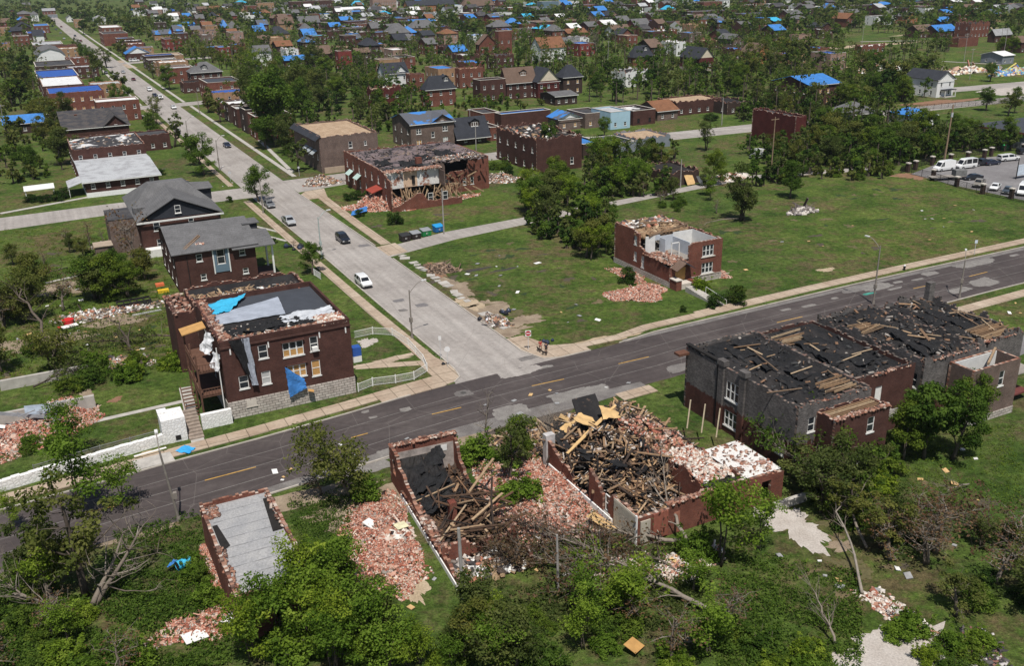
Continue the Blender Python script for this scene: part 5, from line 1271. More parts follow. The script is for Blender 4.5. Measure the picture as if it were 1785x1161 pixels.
V, Q, r = scatter_boxes(5200, (.6, 16.5, 2, 21.5), .08, .36, .5, .3, 5.0, lambda x, y: mf(x - 8, y - 12) + .1)
o = inst('timber_debris', np_mesh('timber_debris', V, Q, [CDEB], None, r), c_); o['kind'] = 'stuff'
V, Q, r = scatter_boxes(1500, (8.5, 16, 9, 17), .16, .42, .5, .5, .6, lambda x, y: mf(x - 8, y - 12) + .35)
o = inst('brick_debris', np_mesh('brick_debris', V, Q, [RUB], None, r), c_); o['kind'] = 'stuff'
V, Q, r = scatter_boxes(900, (9.2, 13, 2, 9), .16, .42, .5, .5, .6, lambda x, y: 3.2 + .3*math.sin(x*3)*math.cos(y*2))
o = inst('brick_debris', np_mesh('brick_debris', V, Q, [RUBW], None, r), c_); o['kind'] = 'stuff'
roof_grid(9.1, 12.9, .4, 9.3, 3.0, .2, 12, 8, 10).build('loft_floor', RF['char'], c_)
debris_part('wall_top_rubble', c_, 170, (3.6, 9, -.05, .5), .15, .4, EDGE, 3.45, .5, .7)
for i in range(13):
    x, y = rb.uniform(1, 14), rb.uniform(6, 20); a = rb.uniform(0, 6.28); z = mf(x - 8, y - 12) + .5; w, e = rb.uniform(1.2, 3), rb.uniform(1, 2); p = [Vector((x + math.cos(a)*q - math.sin(a)*r2, y + math.sin(a)*q + math.cos(a)*r2, z + q*.35 + rb.uniform(-.3, .5))) for q, r2 in ((0, 0), (w, 0), (w, e), (0, e))]
    cloth('roof_piece', [TARPK, RF['char'], PLY2, TARPK][i % 4], p, .12, 6, c_, seed=i)
mb = MB(); slab(mb, [(4.5, 17.5, 3.2), (7.4, 17.0, 3.6), (8.6, 21.5, 5.2), (5.8, 22, 4.9)], .25); tag_o = mb.build('fallen_roof_slab', RF['char'], c_)
mb = MB(); mb.rbox(-.2, .9, 17.3, 18.1, 0, 3.8); mb.build('chimney_stub', plain('scorched plaster', (.45, .43, .42), .9, .35, 1), c_)
for i in range(190):
    x, y = rb.uniform(.5, 15.5), rb.uniform(3, 21); uu, vv = -7.5 + x, -44.6 + y
    zz = mf(x - 8, y - 12) + rb.uniform(.2, .8)
    plank(uu, vv, zz, rb.choice([2.5, 3.5, 4.0, 5.0]), rb.uniform(.2, 1.3) + (1.5 if i % 3 == 0 else 0), rb.uniform(-.45, .55), 'brown splintered beam heaped in the timber filled house', 'beams heaped in the timber filled house', rb.choice([.12, .18, .25]), .08, CHAR if rb.random() < .5 else TIMBER)
for i in range(6): plank(-7.5 + 3.5 + i*.55, -44.6 + 15.5 + i*.25, 3.6 + .15*i, 6.0, .35, .28, 'long pale board sloping down the timber heap', 'long pale boards on the timber heap', .3, .08, PLY2)
for i in range(3):
    mb = MB(); mb.bar((0, 0, 0), (.5, .25, 3.4), .12); tag(mb.build('white_post', plain('fresh pale wood', (.62, .52, .36), .8), None, False, W(9.6 + i*.75, -29.5 - i*1.7, 1.4), AZ), 'leaning pale post, one of three beside the timber heap', 'post', 'three pale posts by the timber heap')
V, Q, r = scatter_boxes(1500, (-3, 17, 20.5, 27), .08, .4, .4, .3, 4.0, None, .15)
o = inst('timber_debris', np_mesh('timber_debris', V, Q, [CDEB], None, r), c_); o['kind'] = 'stuff'
for i in range(34): plank(rb.uniform(-10, 9), rb.uniform(-24, -18.5), rb.uniform(.2, .8), rb.choice([1.5, 2.5, 4.0]), rb.uniform(0, 3.1), rb.uniform(-.2, .2), 'loose board strewn between the timber heap and the road', 'boards strewn before the timber heap', rb.choice([.12, .2, .3]), .06)
debris_part('roof_debris', c_, 110, (13.2, 17.6, .5, 7), .1, .35, EDGE, 3.42, .4, .8)
land('timber heap ruin', 1110, 800)
# loose boards and sheets around
def sheet(label, px, py, w, d, mat, z=.25, rz=0.0, tilt=(.1, .1), name='plywood_sheet', cat='board', th=.05):
    mb = MB(); mb.box((0, 0, 0), (w, d, th))
    o = mb.build(name, mat, None, False, gp(px, py) + Vector((0, 0, z)), AZ + rz); o.rotation_euler = (tilt[0], tilt[1], AZ + rz)
    return tag(o, label, cat)
sheet('yellow plywood sheet lying among branches below the siding wall', 1050, 918, 1.6, 3.0, PLY2, .5, .5, (.25, .2)); sheet('smaller tan plywood sheet on the pale rubble of the lower yard', 1187, 983, 1.9, 1.4, PLY2, .5, .3)
sheet('torn chipboard piece near the kerb left of the timber heap', 985, 735, 1.6, 1.4, PLY2, .5, .9, (.4, .2)); sheet('second chipboard piece beside the timber heap near the road', 1018, 730, 1.8, 1.2, PLY2, .4, .2, (.3, .3)); sheet('black roofing sheet lying near the kerb', 970, 745, 2.4, 1.6, TARPK, .4, .6)
sheet('white fallen window frame panel on the bricks', 650, 927, 1.1, 1.7, TRIM, .8, .6, (.3, .1), 'window_frame', 'frame', .1); sheet('pale yellow panel on the brick spread', 700, 930, 1.3, 1.0, plain('pale yellow panel', (.62, .58, .38), .8), .9, .2); sheet('white panel at the bottom left weeds', 341, 1116, 1.9, 1.3, TRIM, .4, .2); sheet('white door panel lying by the shop back wall', 410, 1085, 2.2, 1.2, TRIM, .6, .8)
sheet('dark red wall fragment standing by the brick spread', 883, 945, 2.2, 1.4, BR['brown'], .8, .9, (1.2, 0), 'wall_fragment', 'wall fragment', .3); sheet('white scrap on the corner lot grass', 937, 459, 1.3, .8, TRIM, .08, .2, (0, 0), 'white_scrap', 'scrap')
sheet('white plank on the brick spread edge', 945, 898, 2.6, .3, TRIM, .25, -.1, (0, 0), 'white_plank', 'plank'); sheet('orange board in the lower yard debris', 1105, 1136, 1.6, 1.2, PLY, .6, .5, (.3, .2)); sheet('long tan board at the left brick spread', 10, 757, 3.2, .7, TRIM, 1.0, -.3, (.1, .2), 'white_plank', 'plank')
sheet('broken concrete slab with lumber by the kerb', 268, 806, 4.2, 2.4, CONC, .12, .1, (.02, .03), 'concrete_slab', 'slab', .2); sheet('white plank on the broken slab by the kerb', 263, 794, 3.6, .3, TRIM, .45, .12, (0, 0), 'white_plank', 'plank')
sheet('dark metal sheet leaning at the alley shed', 1225, 322, 3.4, 2.6, plain('dark metal', (.09, .095, .10), .5), 1.2, .2, (.9, 0)); sheet('beige board leaning at the alley shed', 1202, 322, 2.6, 2.6, PLY2, 1.3, .1, (1.0, 0)); sheet('white board leaning at the alley shed', 1180, 322, 2.6, 2.4, TRIM, 1.2, 0, (1.1, 0))
# ------------------------------------------------------------------ the neighbourhood: (description, base pixel, right pixel, left pixel, height, roof kind, wall, roof, extras)
H = [
# west of the side street
('long low brick house with pale metal roof and white foundation', 153, 345, 280, 128, 3.9, 'gable_u', 'brown', 'silver', dict(found=1.2, fm='white', rise=1.0, eave=.7)),
('brick house with half white half black torn flat roof', 134, 310, 260, 124, 7.5, 'flat', 'brown', 'half', dict(ragged=.15, junk=60)),
('burnt brick house with dark cross gable roof', 116, 255, 229, 92, 5.2, 'cross', 'brown', 'burnt', dict(rise=3.2, style='sash', chim=1)),
('brick house with boarded upper windows and blue roof edge', 92, 201, 187, 87, 8.2, 'flat', 'red', 'navy', dict(style='board', ragged=.1)),
('brick house with wrinkled white flat roof', 80, 181, 152, 68, 7.2, 'flat', 'brown', 'white', dict(ragged=.1)),
('low flat with blue strip roof behind the wrinkled white roof', 70, 160, 142, 60, 6.2, 'flat', 'brown', 'navy', {}),
('low flat with dark grey roof below the white gambrel house', 66, 136, 134, 62, 5.8, 'flat', 'dark', 'felt', {}),
('white gambrel fronted house', 67, 116, 117, 62, 5.6, 'gambrel', 'white', 'gshingle', dict(rise=4.2, depth=12)),
('flat grey roofed house with an orange edge', 61, 96, 113, 58, 6.5, 'flat', 'grey', 'silver', {}),
('small blue roofed flat near the street end', 50, 70, 82, 48, 5.5, 'flat', 'brown', 'navy', {}),
('second blue roofed flat with red brick side', 62, 58, 88, 58, 6.5, 'flat', 'red', 'blue', {}),
('dark gabled house with white barge boards', 28, 58, 56, 24, 4.5, 'gable_v', 'dark', 'dshingle', dict(rise=4.0)),
('red brick hip roofed house near the top left', 33, 36, 57, 30, 7.5, 'hip', 'red', 'gshingle', {}),
('pale flat house at the far left edge', -4, 62, 24, None, 6.5, 'flat', 'tan', 'tan', {}),
('gabled red house closing the end of the street', 76, 29, 98, None, 7.0, 'gable_u', 'red', 'lshingle', {}),
('tiny blue tarped shed on the left', 17, 62, 33, None, 3.2, 'gable_u', 'dark', 'navy', dict(rise=1)),
('pale box building below the end of the street', 76, 31, 101, None, 3.5, 'flat', 'greywall', 'silver', {}),
('blue tarped house hidden among the left trees', 10, 235, 80, None, 3.6, 'gable_u', 'dark', 'blue', dict(rise=2.2, depth=8)),
# east of it
('white cottage at the far end of the street', 117, 38, 130, None, 4.5, 'gable_v', 'white', 'gshingle', {}),
('tan walled building at the far corner', 131, 48, 150, None, 7.5, 'flat', 'tan', 'tan', {}),
('dark blue roofed house behind the tan building', 142, 33, 158, None, 7.0, 'flat', 'brown', 'navy', {}),
('white ruined house with silver hip roof', 164, 42, 186, None, 6.0, 'hip', 'white', 'lshingle', {}),
('long brick flats with white roof coating', 180, 62, 215, 170, 6.5, 'flat', 'red', 'white', {}),
('big plain red brick flats with wide flank', 183, 80, 226, 176, 8.5, 'flat', 'red', 'felt', dict(wins=[])),
('blue and white roofed brick flat beside the plain flank', 206, 82, 236, 203, 6.0, 'flat', 'brown', 'bluegrey', {}),
('bungalow with a blue tarp and white front gable', 222, 106, 262, 218, 4.2, 'gable_v', 'brown', 'blue', dict(rise=3.6, gm='white')),
('row flat with beige parapet', 266, 116, 322, 258, 5.6, 'flat', 'tan', 'tan', {}),
('blue tarped flat in front of the beige row', 290, 128, 328, 283, 5.8, 'flat', 'brown', 'blue', dict(porch=(5, 6, 'silver'))),
('bright red painted narrow house', 290, 88, 319, 283, 7.5, 'flat', 'bright', 'felt', {}),
('house with a half blue gabled roof', 270, 70, 311, None, 4.5, 'gable_u', 'tan', 'bluegrey', dict(rise=3)),
('large grey hip roofed brick house with boarded dormer', 336, 152, 390, 329, 6.8, 'hip', 'brown', 'gshingle', dict(rise=4.0, dormer=(6.5, 2.6, 'board'), chim=1)),
('brick house with dark membrane roof at the grassy corner', 365, 176, 424, 350, 7.4, 'flat', 'red', 'membrane', dict(wins=[(5.5, 4.4, .9, 1.5, 'sash'), (10, 4.6, .9, 1.3, 'sash'), (10, 1.2, .9, 1.3, 'sash')])),
('white and blue gabled cottage', 229, 28, 243, None, 6.0, 'gable_v', 'white', 'navy', dict(rise=3)),
('white cottage with pale hip roof', 249, 27, 265, None, 5.0, 'hip', 'white', 'lshingle', {}),
('pinkish two storey ruin in the far left rows', 267, 32, 284, None, 9.0, 'flat', 'pink', 'felt', dict(ragged=.4)),
('house wrapped in dark blue tarp', 295, 28, 309, None, 6.0, 'hip', 'brown', 'navy', {}),
('dark house with white gable trim', 309, 29, 326, None, 5.0, 'gable_v', 'dark', 'dshingle', dict(rise=4)),
('white dormered cottage in the far left rows', 327, 25, 343, None, 5.0, 'gable_u', 'white', 'gshingle', {}),
('red brick gable house in the far rows', 346, 28, 366, None, 8.0, 'gable_u', 'red', 'bshingle', {}),
('orange roofed brick house in the far rows', 368, 27, 388, None, 8.0, 'gable_u', 'orange', 'rshingle', {}),
('cyan tarped flat below the orange roof', 362, 36, 383, None, 5.0, 'flat', 'brown', 'cyan', {}),
('blue tarped shed with orange side', 336, 46, 350, None, 5.0, 'flat', 'orange', 'blue', {}),
('dark flat with navy top', 354, 50, 369, None, 6.0, 'flat', 'dark', 'navy', {}),
('pyramid roof half under blue tarp', 388, 57, 399, None, 5.5, 'hip', 'brown', 'blue', dict(rise=5)),
('grey hip house beside the blue pyramid roof', 399, 60, 419, None, 5.5, 'hip', 'tan', 'gshingle', dict(rise=5)),
('pale stucco ruin with broken walls', 345, 70, 384, None, 7.0, 'flat', 'pink', 'felt', dict(ragged=.9)),
('red brick house with tall white windows', 430, 24, 449, None, 9.0, 'flat', 'red', 'felt', {}),
('white roofed low shed in the far rows', 431, 36, 452, None, 5.0, 'flat', 'white', 'white', {}),
('brick house under a tiny cyan roof', 412, 12, 432, None, 6.0, 'hip', 'brown', 'cyan', {}),
# centre far
('brown gable house with blue ends', 488, 52, 513, None, 5.5, 'gable_u', 'tan', 'bshingle', dict(rise=5)),
('grey gable house with a blue tarp skirt', 523, 52, 559, None, 6.0, 'gable_u', 'brown', 'gshingle', dict(rise=5)),
('tan house with grey hip roof below the blue skirt', 528, 66, 547, None, 6.5, 'hip', 'orange', 'gshingle', dict(rise=4)),
('brown cottage with wide grey roof', 470, 68, 506, None, 4.0, 'hip', 'tan', 'dshingle', dict(rise=5)),
('cyan tarped flat with white windows', 546, 78, 571, None, 6.0, 'flat', 'brown', 'cyan', {}),
('brown roofed long house', 550, 108, 580, None, 4.5, 'gable_u', 'brown', 'bshingle', dict(rise=4)),
('small house with light blue tarped ridge', 498, 118, 552, None, 4.0, 'gable_u', 'brown', 'blue', dict(rise=2, depth=8)),
('narrow bright red three window house', 592, 122, 615, 586, 9.6, 'flat', 'bright', 'felt', {}),
('broken black fronted house beside the red one', 621, 114, 646, 617, 7.0, 'gable_u', 'dark', 'bshingle', dict(rise=2)),
('tan brick house with striped brown roof', 664, 140, 699, 655, 9.5, 'flat', 'tan', 'bshingle', dict(par=.3)),
('two storey dark brick flat with one black window', 602, 84, 622, None, 8.0, 'flat', 'brown', 'felt', {}),
('blue strip roofed brick row', 606, 52, 650, None, 7.0, 'flat', 'brown', 'blue', {}),
('dark flat row in the centre distance', 598, 64, 650, None, 6.0, 'flat', 'dark', 'felt', {}),
('low white roof in the centre distance', 613, 70, 643, None, 5.5, 'flat', 'brown', 'white', {}),
('flat with bright blue centre tarp', 655, 74, 678, None, 7.0, 'flat', 'brown', 'blue', {}),
('plain long brick row below the white roof', 560, 68, 600, None, 5.5, 'flat', 'brown', 'felt', {}),
('brick flat with thin blue top', 686, 52, 715, None, 9.0, 'flat', 'brown', 'blue', {}),
('long flat with humped blue tarp', 716, 52, 760, None, 6.5, 'gable_u', 'brown', 'blue', dict(rise=1.5)),
('grey many gabled house', 718, 66, 764, None, 7.5, 'hip', 'tan', 'gshingle', dict(rise=5)),
('grey hip roof with half blue side', 678, 72, 716, None, 6.0, 'hip', 'brown', 'gshingle', dict(rise=6)),
('house with blue tarp roof beside the grey hip', 704, 70, 728, None, 5.5, 'hip', 'brown', 'blue', dict(rise=4)),
('long brown school with grey roof', 508, 21, 584, None, 12.0, 'flat', 'brown', 'silver', {}),
('tan annex of the long school', 450, 20, 479, None, 10.0, 'flat', 'tan', 'silver', {}),
('row of white membrane roofs', 575, 32, 600, None, 6.0, 'flat', 'brown', 'white', {}),
('second white membrane roof with bumps', 598, 30, 636, None, 8.0, 'gable_u', 'white', 'white', dict(rise=2)),
('low building under cyan tarp pyramid', 614, 18, 638, None, 5.0, 'hip', 'brown', 'cyan', dict(rise=6)),
('pink brick five bay building', 651, 20, 692, None, 15.0, 'flat', 'pink', 'felt', {}),
('long orange brick apartments with slate roof', 712, 26, 794, None, 9.5, 'gable_u', 'orange', 'dshingle', dict(rise=5, depth=14)),
('brown roofed church hall in the distance', 809, 19, 863, None, 6.0, 'hip', 'brown', 'bshingle', dict(rise=9)),
('white box beside the orange apartments', 789, 24, 806, None, 9.0, 'flat', 'white', 'cyan', {}),
('low navy roofed house', 838, 40, 872, None, 4.5, 'flat', 'tan', 'navy', {}),
('white walled house in the distance', 869, 38, 893, None, 8.0, 'flat', 'white', 'felt', {}),
('house with blue hip roof beside the church', 884, 58, 912, None, 6.0, 'hip', 'brown', 'blue', dict(rise=5)),
('dark brick house behind the church tower', 860, 66, 892, None, 8.0, 'hip', 'dark', 'gshingle', dict(rise=4)),
('brown gabled brick church', 836, 100, 866, 832, 7.5, 'gable_v', 'red', 'bshingle', dict(rise=5)),
('square brick church tower', 870, 100, 893, 864, 14.5, 'flat', 'red', 'white', {}),
# centre middle
('white two storey house with dark roof and front gable', 672, 158, 713, 660, 7.4, 'cross', 'white', 'dshingle', dict(rise=3.8, gm='white')),
('deep red brick house with blown out white corner', 651, 196, 702, 642, 8.6, 'flat', 'deep', 'deck', dict(ragged=.8, junk=80)),
('small red brick flat between white and slate houses', 716, 160, 741, 712, 7.4, 'flat', 'red', 'felt', dict(ragged=.2)),
('tan brick flat with blue tarp and dark flank', 765, 154, 798, 742, 8.4, 'flat', 'tan', 'blue', dict(ragged=.1)),
('red brick flat with white awning', 802, 154, 843, 798, 8.4, 'flat', 'red', 'deck', dict(ragged=.25)),
('brick house with slate hip roof and two dormers', 744, 187, 795, 739, 7.2, 'hip', 'red', 'dshingle', dict(rise=4.2, dormer=(9, 2.2, 'sash'))),
('square brown brick flat with bare windows', 838, 178, 882, 825, 8.4, 'flat', 'brown', 'felt', {}),
('brown brick house with big grey gable roof', 884, 174, 934, 872, 7.0, 'gable_u', 'brown', 'bshingle', dict(rise=5, dormer=(8, 3, 'board'))),
('deep red house with pale shingled gable', 938, 172, 975, 918, 6.8, 'gable_v', 'deep', 'dshingle', dict(rise=4.8, gm='cream')),
('dark brick house with slate hip roof and white patch', 982, 165, 1015, 968, 7.4, 'hip', 'dark', 'dshingle', dict(rise=4.2, style='board')),
('white house with rust gable roof behind branches', 943, 108, 986, None, 7.5, 'gable_u', 'white', 'rshingle', dict(rise=5)),
('two storey brick house with blue and cloth covered front roof', 718, 262, 793, 686, 7.6, 'cross', 'grey', 'bluegrey', dict(rise=2.2, wins=[(2.5, 4.6, 1.6, 1.5, 'sash'), (11, 4.8, 1.6, 1.5, 'sash'), (7, 3.2, 1.0, 1.7, 'sash'), (11, 1.4, 1.6, 1.5, 'white'), (2.5, 1.4, 1.6, 1.4, 'board')])),
('dark craftsman bungalow with deep front porch', 800, 254, 848, 785, 3.6, 'gable_u', 'dark', 'dshingle', dict(rise=4.2, eave=1.2, dormer=(6.0, 3.2, 'sash'), gm='dark')),
('brick end house of the alley with torn parapet', 936, 302, 1014, 866, 8.8, 'flat', 'brown', 'char', dict(ragged=.5, junk=160, wins=[(4.5, 1.2, 1.2, 2.0, 'sash'), (10.6, 1.4, 1.0, 1.8, 'sash')])),
('red brick garage beside the bungalow', 842, 222, 872, None, 4.6, 'flat', 'red', 'felt', {}),
('brick flats with long blue tarps', 874, 226, 960, 868, 5.0, 'flat', 'brown', 'blue', dict(wins=[])),
('low tan house with white front gable and boards', 974, 228, 1012, 955, 3.8, 'gable_v', 'grey', 'bluegrey', dict(rise=1.8, gm='white', style='board', depth=14)),
('brown bungalow with wide boarded window', 1020, 224, 1057, None, 4.8, 'flat', 'grey', 'felt', dict(style='board')),
('pale blue fronted bungalow with steps', 1064, 226, 1098, None, 5.6, 'flat', 'blue', 'silver', {}),
('brick bungalow with white torn front roof', 1103, 219, 1142, None, 4.8, 'flat', 'brown', 'half', dict(style='dark')),
('bungalow with swooping rust roof and porch', 1146, 211, 1181, None, 3.4, 'gable_u', 'grey', 'rshingle', dict(rise=2.6)),
('long low brown brick ruin on the second street', 1180, 202, 1256, None, 4.8, 'flat', 'brown', 'deck', dict(ragged=.3)),
('burnt roofless bungalow at the end of the row', 1268, 200, 1305, None, 4.2, 'flat', 'dark', 'char', dict(ragged=.5)),
('low shed with grey roof behind the bungalows', 968, 184, 1006, None, 3.5, 'gable_u', 'dark', 'gshingle', dict(rise=1)),
('tarped flat with bulging blue sheet', 1016, 278, 1050, None, 4.2, 'flat', 'dark', 'blue', {}),
('dark flat roofed garage block', 1054, 272, 1108, None, 3.2, 'flat', 'greywall', 'membrane', dict(wins=[])),
('wrecked shed with silver roof', 1108, 262, 1168, None, 3.4, 'flat', 'greywall', 'deck', dict(ragged=.4, wins=[])),
('burnt alley shed with white panels', 1166, 326, 1218, None, 3.4, 'flat', 'dark', 'char', dict(ragged=.5, wins=[])),
('narrow flat between bungalow and garage', 855, 246, 872, None, 4.2, 'flat', 'red', 'felt', {}),
('tall dark red brick flank among the trees', 1384, 254, 1402, 1309, 8.4, 'flat', 'deep', 'felt', dict(ragged=.3, wins=[], west=False)),
('long two storey brick flats with blue striped roof', 1408, 186, 1461, 1344, 7.6, 'gable_u', 'brown', 'blue', dict(rise=2.4, style='board')),
# right
('white two storey farmhouse with dark roof and porch', 1631, 170, 1660, 1574, 6.6, 'gable_v', 'white', 'dshingle', dict(rise=2.8, porch=(6, 5, 'dshingle'))),
('slate hip house with arched white windows', 1103, 124, 1138, 1096, 7.4, 'hip', 'red', 'dshingle', dict(rise=4.4, dormer=(8, 2.2, 'sash'))),
('deep red long house with dark gable roof', 1218, 124, 1243, 1185, 6.2, 'gable_v', 'deep', 'dshingle', dict(rise=4.5, gm='cream', found=1.2)),
('white walled ruin among the middle trees', 1090, 152, 1128, None, 6.5, 'flat', 'white', 'char', dict(ragged=.7)),
('cyan tarped brick house', 941, 66, 976, None, 6.5, 'hip', 'red', 'cyan', dict(rise=2)),
('long low brick house beside the cyan roof', 903, 66, 942, None, 6.0, 'flat', 'grey', 'felt', {}),
('long brown brick works with bare roof', 936, 56, 1026, None, 7.5, 'flat', 'brown', 'deck', dict(wins=[])),
('white topped modern box', 945, 24, 974, None, 12.0, 'flat', 'slate', 'white', {}),
('brick house with bright blue roof in the far centre', 1018, 19, 1043, None, 6.5, 'flat', 'red', 'blue', {}),
('grey gabled shed in the far centre', 1052, 54, 1064, None, 6.0, 'gable_v', 'greywall', 'gshingle', {}),
('brown gabled cottage with white porch', 1070, 66, 1100, None, 4.5, 'gable_u', 'white', 'bshingle', dict(rise=4)),
('bright red brick house with grey roof', 1106, 58, 1133, None, 6.0, 'gable_u', 'bright', 'gshingle', dict(rise=4)),
('white gable scrap house by the tall poles', 990, 68, 1024, None, 4.0, 'gable_u', 'red', 'rshingle', {}),
('long blue and white flat roof under the far trees', 1150, 34, 1200, None, 7.5, 'flat', 'brown', 'half', {}),
('far row with torn blue roofs', 1206, 36, 1284, None, 7.5, 'flat', 'brown', 'bluegrey', {}),
('red brick block behind the torn blue roofs', 1226, 24, 1258, None, 11.0, 'flat', 'red', 'felt', {}),
('brick porch house in front of the torn blue roofs', 1208, 46, 1232, None, 6.0, 'gable_u', 'red', 'bshingle', {}),
('long blue roofed house right of the torn row', 1294, 38, 1338, None, 6.5, 'flat', 'brown', 'blue', {}),
('broken brick ruin with white slab', 1150, 66, 1180, None, 5.0, 'flat', 'red', 'white', dict(ragged=1.0)),
('broken gable ruin above the dark roof', 1236, 84, 1262, None, 4.5, 'flat', 'red', 'deck', dict(ragged=1.2)),
('brown house with blue tarped right slope', 1318, 112, 1342, None, 6.0, 'gable_v', 'orange', 'bshingle', dict(rise=4)),
('two storey red brick house by the field', 1374, 44, 1397, 1356, 8.5, 'gable_u', 'red', 'gshingle', dict(rise=2.5)),
('house with bright blue roof left of the field', 1348, 72, 1368, None, 7.0, 'gable_u', 'brown', 'blue', dict(rise=3)),
('roofless pinkish ruin by the far field', 1386, 82, 1412, 1374, 7.0, 'flat', 'pink', 'char', dict(ragged=.5)),
('roofless red brick ruin with white rubble top', 1500, 106, 1540, 1488, 7.5, 'flat', 'red', 'white', dict(ragged=.7)),
('burnt dark row under the far right trees', 1486, 26, 1530, None, 8.0, 'flat', 'dark', 'char', {}),
('brick block with small blue roof', 1532, 26, 1556, None, 9.0, 'hip', 'brown', 'blue', dict(rise=2)),
('cluster house with white walls in the far right', 1526, 44, 1560, None, 6.5, 'flat', 'white', 'half', {}),
('low house with green and grey roof', 1462, 34, 1500, None, 4.5, 'gable_u', 'brown', 'gshingle', dict(rise=3)),
('red gable end house by the dark bush', 1578, 42, 1598, None, 6.0, 'gable_v', 'orange', 'gshingle', {}),
('brown gabled bungalow left of the blue roof', 1602, 66, 1630, None, 4.2, 'gable_u', 'brown', 'bshingle', dict(rise=3.4)),
('brick bungalow with bright blue roof on the right', 1634, 66, 1668, None, 4.2, 'gable_u', 'brown', 'blue', dict(rise=3.4)),
('second bright blue roof behind it', 1638, 48, 1660, None, 4.5, 'gable_u', 'dark', 'blue', dict(rise=2.6)),
('long roofless brick shell by the green field', 1670, 82, 1704, 1650, 5.0, 'flat', 'red', 'char', dict(ragged=.2, wins=[])),
('tall broken brick shell on the right', 1690, 66, 1722, None, 9.0, 'flat', 'red', 'char', dict(ragged=1.2)),
('grey gabled house at the right field edge', 1733, 74, 1762, 1728, 4.5, 'gable_u', 'brown', 'lshingle', dict(rise=3)),
('brown brick house cut by the right edge', 1778, 92, 1800, None, 5.5, 'gable_u', 'brown', 'bshingle', {}),
('white roofed shed by the debris pile', 1746, 112, 1766, None, 4.0, 'gable_u', 'greywall', 'white', dict(rise=1.5)),
('grey shingled cottage half hidden in the right trees', 1486, 222, 1530, None, 4.2, 'hip', 'greywall', 'gshingle', dict(rise=3)),
('white porch cottage with blue tarp in the right trees', 1600, 226, 1630, None, 4.2, 'hip', 'white', 'bluegrey', dict(rise=1.6)),
('red house at the far top right', 1684, 26, 1706, None, 6.0, 'gable_u', 'pink', 'bshingle', {}),
('pale roofed house at the top right corner', 1764, 24, 1790, None, 6.0, 'gable_u', 'white', 'bshingle', {}),
('far blue roof at the top right', 1330, 8, 1360, None, 7.0, 'gable_u', 'tan', 'blue', {}),
('white and brown low block at the far top', 1364, 14, 1405, None, 7.0, 'flat', 'white', 'bluegrey', {}),
]
for i, (ds, bx, by, R, L, h, rf, wm, rm, kw) in enumerate(H):
    if kw.get('fm') == 'white': kw = dict(kw, fm=WHITEST)
    if L is None and 'depth' not in kw: kw = dict(kw, depth=12 if by > 60 else 11)
    far = by < 95
    if far and 'west' not in kw: kw = dict(kw, west=False if h < 6 else True)
    house(ds, 'house', bx, by, R, L, h, rf, wm, rm, **kw)
    short = ds
    land(short, bx + (R - bx)*.5, by - 8)
# further houses of the town, in rows parallel to the second street
rh = random.Random(5); FH = []
KW = {'brown': 'dark brick', 'red': 'red brick', 'dark': 'blackish brick', 'tan': 'tan brick', 'grey': 'grey brown brick', 'white': 'white', 'bright': 'bright red', 'pink': 'pinkish'}
KR = {'felt': 'dark', 'silver': 'silver', 'white': 'white', 'blue': 'blue tarped', 'navy': 'navy tarped', 'deck': 'bare boarded', 'bluegrey': 'half blue', 'half': 'torn white', 'gshingle': 'grey', 'dshingle': 'slate', 'bshingle': 'brown', 'char': 'black', 'cyan': 'cyan tarped', 'rshingle': 'rust'}
def town(quad, n, snap=34, hr=(4.2, 8.5)):
    a, b, c, d = [Vector((p[0], p[1], 0)) for p in quad]; k = tr = 0
    while k < n and tr < n*25:
        tr += 1; s, t = rh.random(), rh.random(); p = (a*(1 - s) + b*s)*(1 - t) + (d*(1 - s) + c*s)*t
        u, v = UV(p.x, p.y)
        if snap: v = round(v/snap)*snap + rh.uniform(-2, 2)
        w, dp = rh.uniform(6.5, 10.5), rh.uniform(11, 16)
        if -w - 11.5 < u < 11.5 or 115 < v + dp and v < 144: continue
        if any(f[0] - 1 < u + w and u < f[2] + 1 and f[1] - 1 < v + dp and v < f[3] + 1 for f in FOOT): continue
        if u < 40 and any(x - dp < v < x + 12 for x in (299, 505)): continue
        g = rh.random(); flat = g < .62
        rf = 'flat' if flat else rh.choice(['gable_u', 'gable_v', 'hip', 'gable_u'])
        rm = rh.choice(['felt', 'felt', 'silver', 'white', 'blue', 'navy', 'deck', 'half', 'char', 'bluegrey', 'blue'] if flat else ['gshingle', 'dshingle', 'bshingle', 'blue', 'bluegrey', 'gshingle', 'rshingle', 'cyan'])
        wm = rh.choice(['brown', 'brown', 'red', 'dark', 'grey', 'tan', 'white', 'red', 'brown', 'pink', 'bright'])
        px, py = proj(W(u, v)); k += 1
        h = rh.uniform(*hr)
        r = house('x', 'house', px, py, 0, None, h, rf, wm, rm, uv0=(u, v), wid=w, depth=dp, rise=rh.uniform(2, 4), ragged=rh.choice([0, 0, .25, .5]) if flat else 0, west=py > 50)[0]
        ds = ('two storey ' if h > 5.6 else 'low ') + KW[wm] + ' house with ' + KR[rm] + (' flat roof' if flat else ' pitched roof')
        FH.append((r, ds, px + 8, py - 6))
town(((230, 20), (455, 20), (455, 60), (235, 62)), 20); town(((240, 60), (455, 58), (450, 120), (330, 90)), 16); town(((455, 16), (900, 18), (900, 50), (455, 50)), 26); town(((455, 50), (900, 50), (890, 90), (455, 90)), 26); town(((460, 90), (880, 92), (880, 128), (460, 126)), 14)
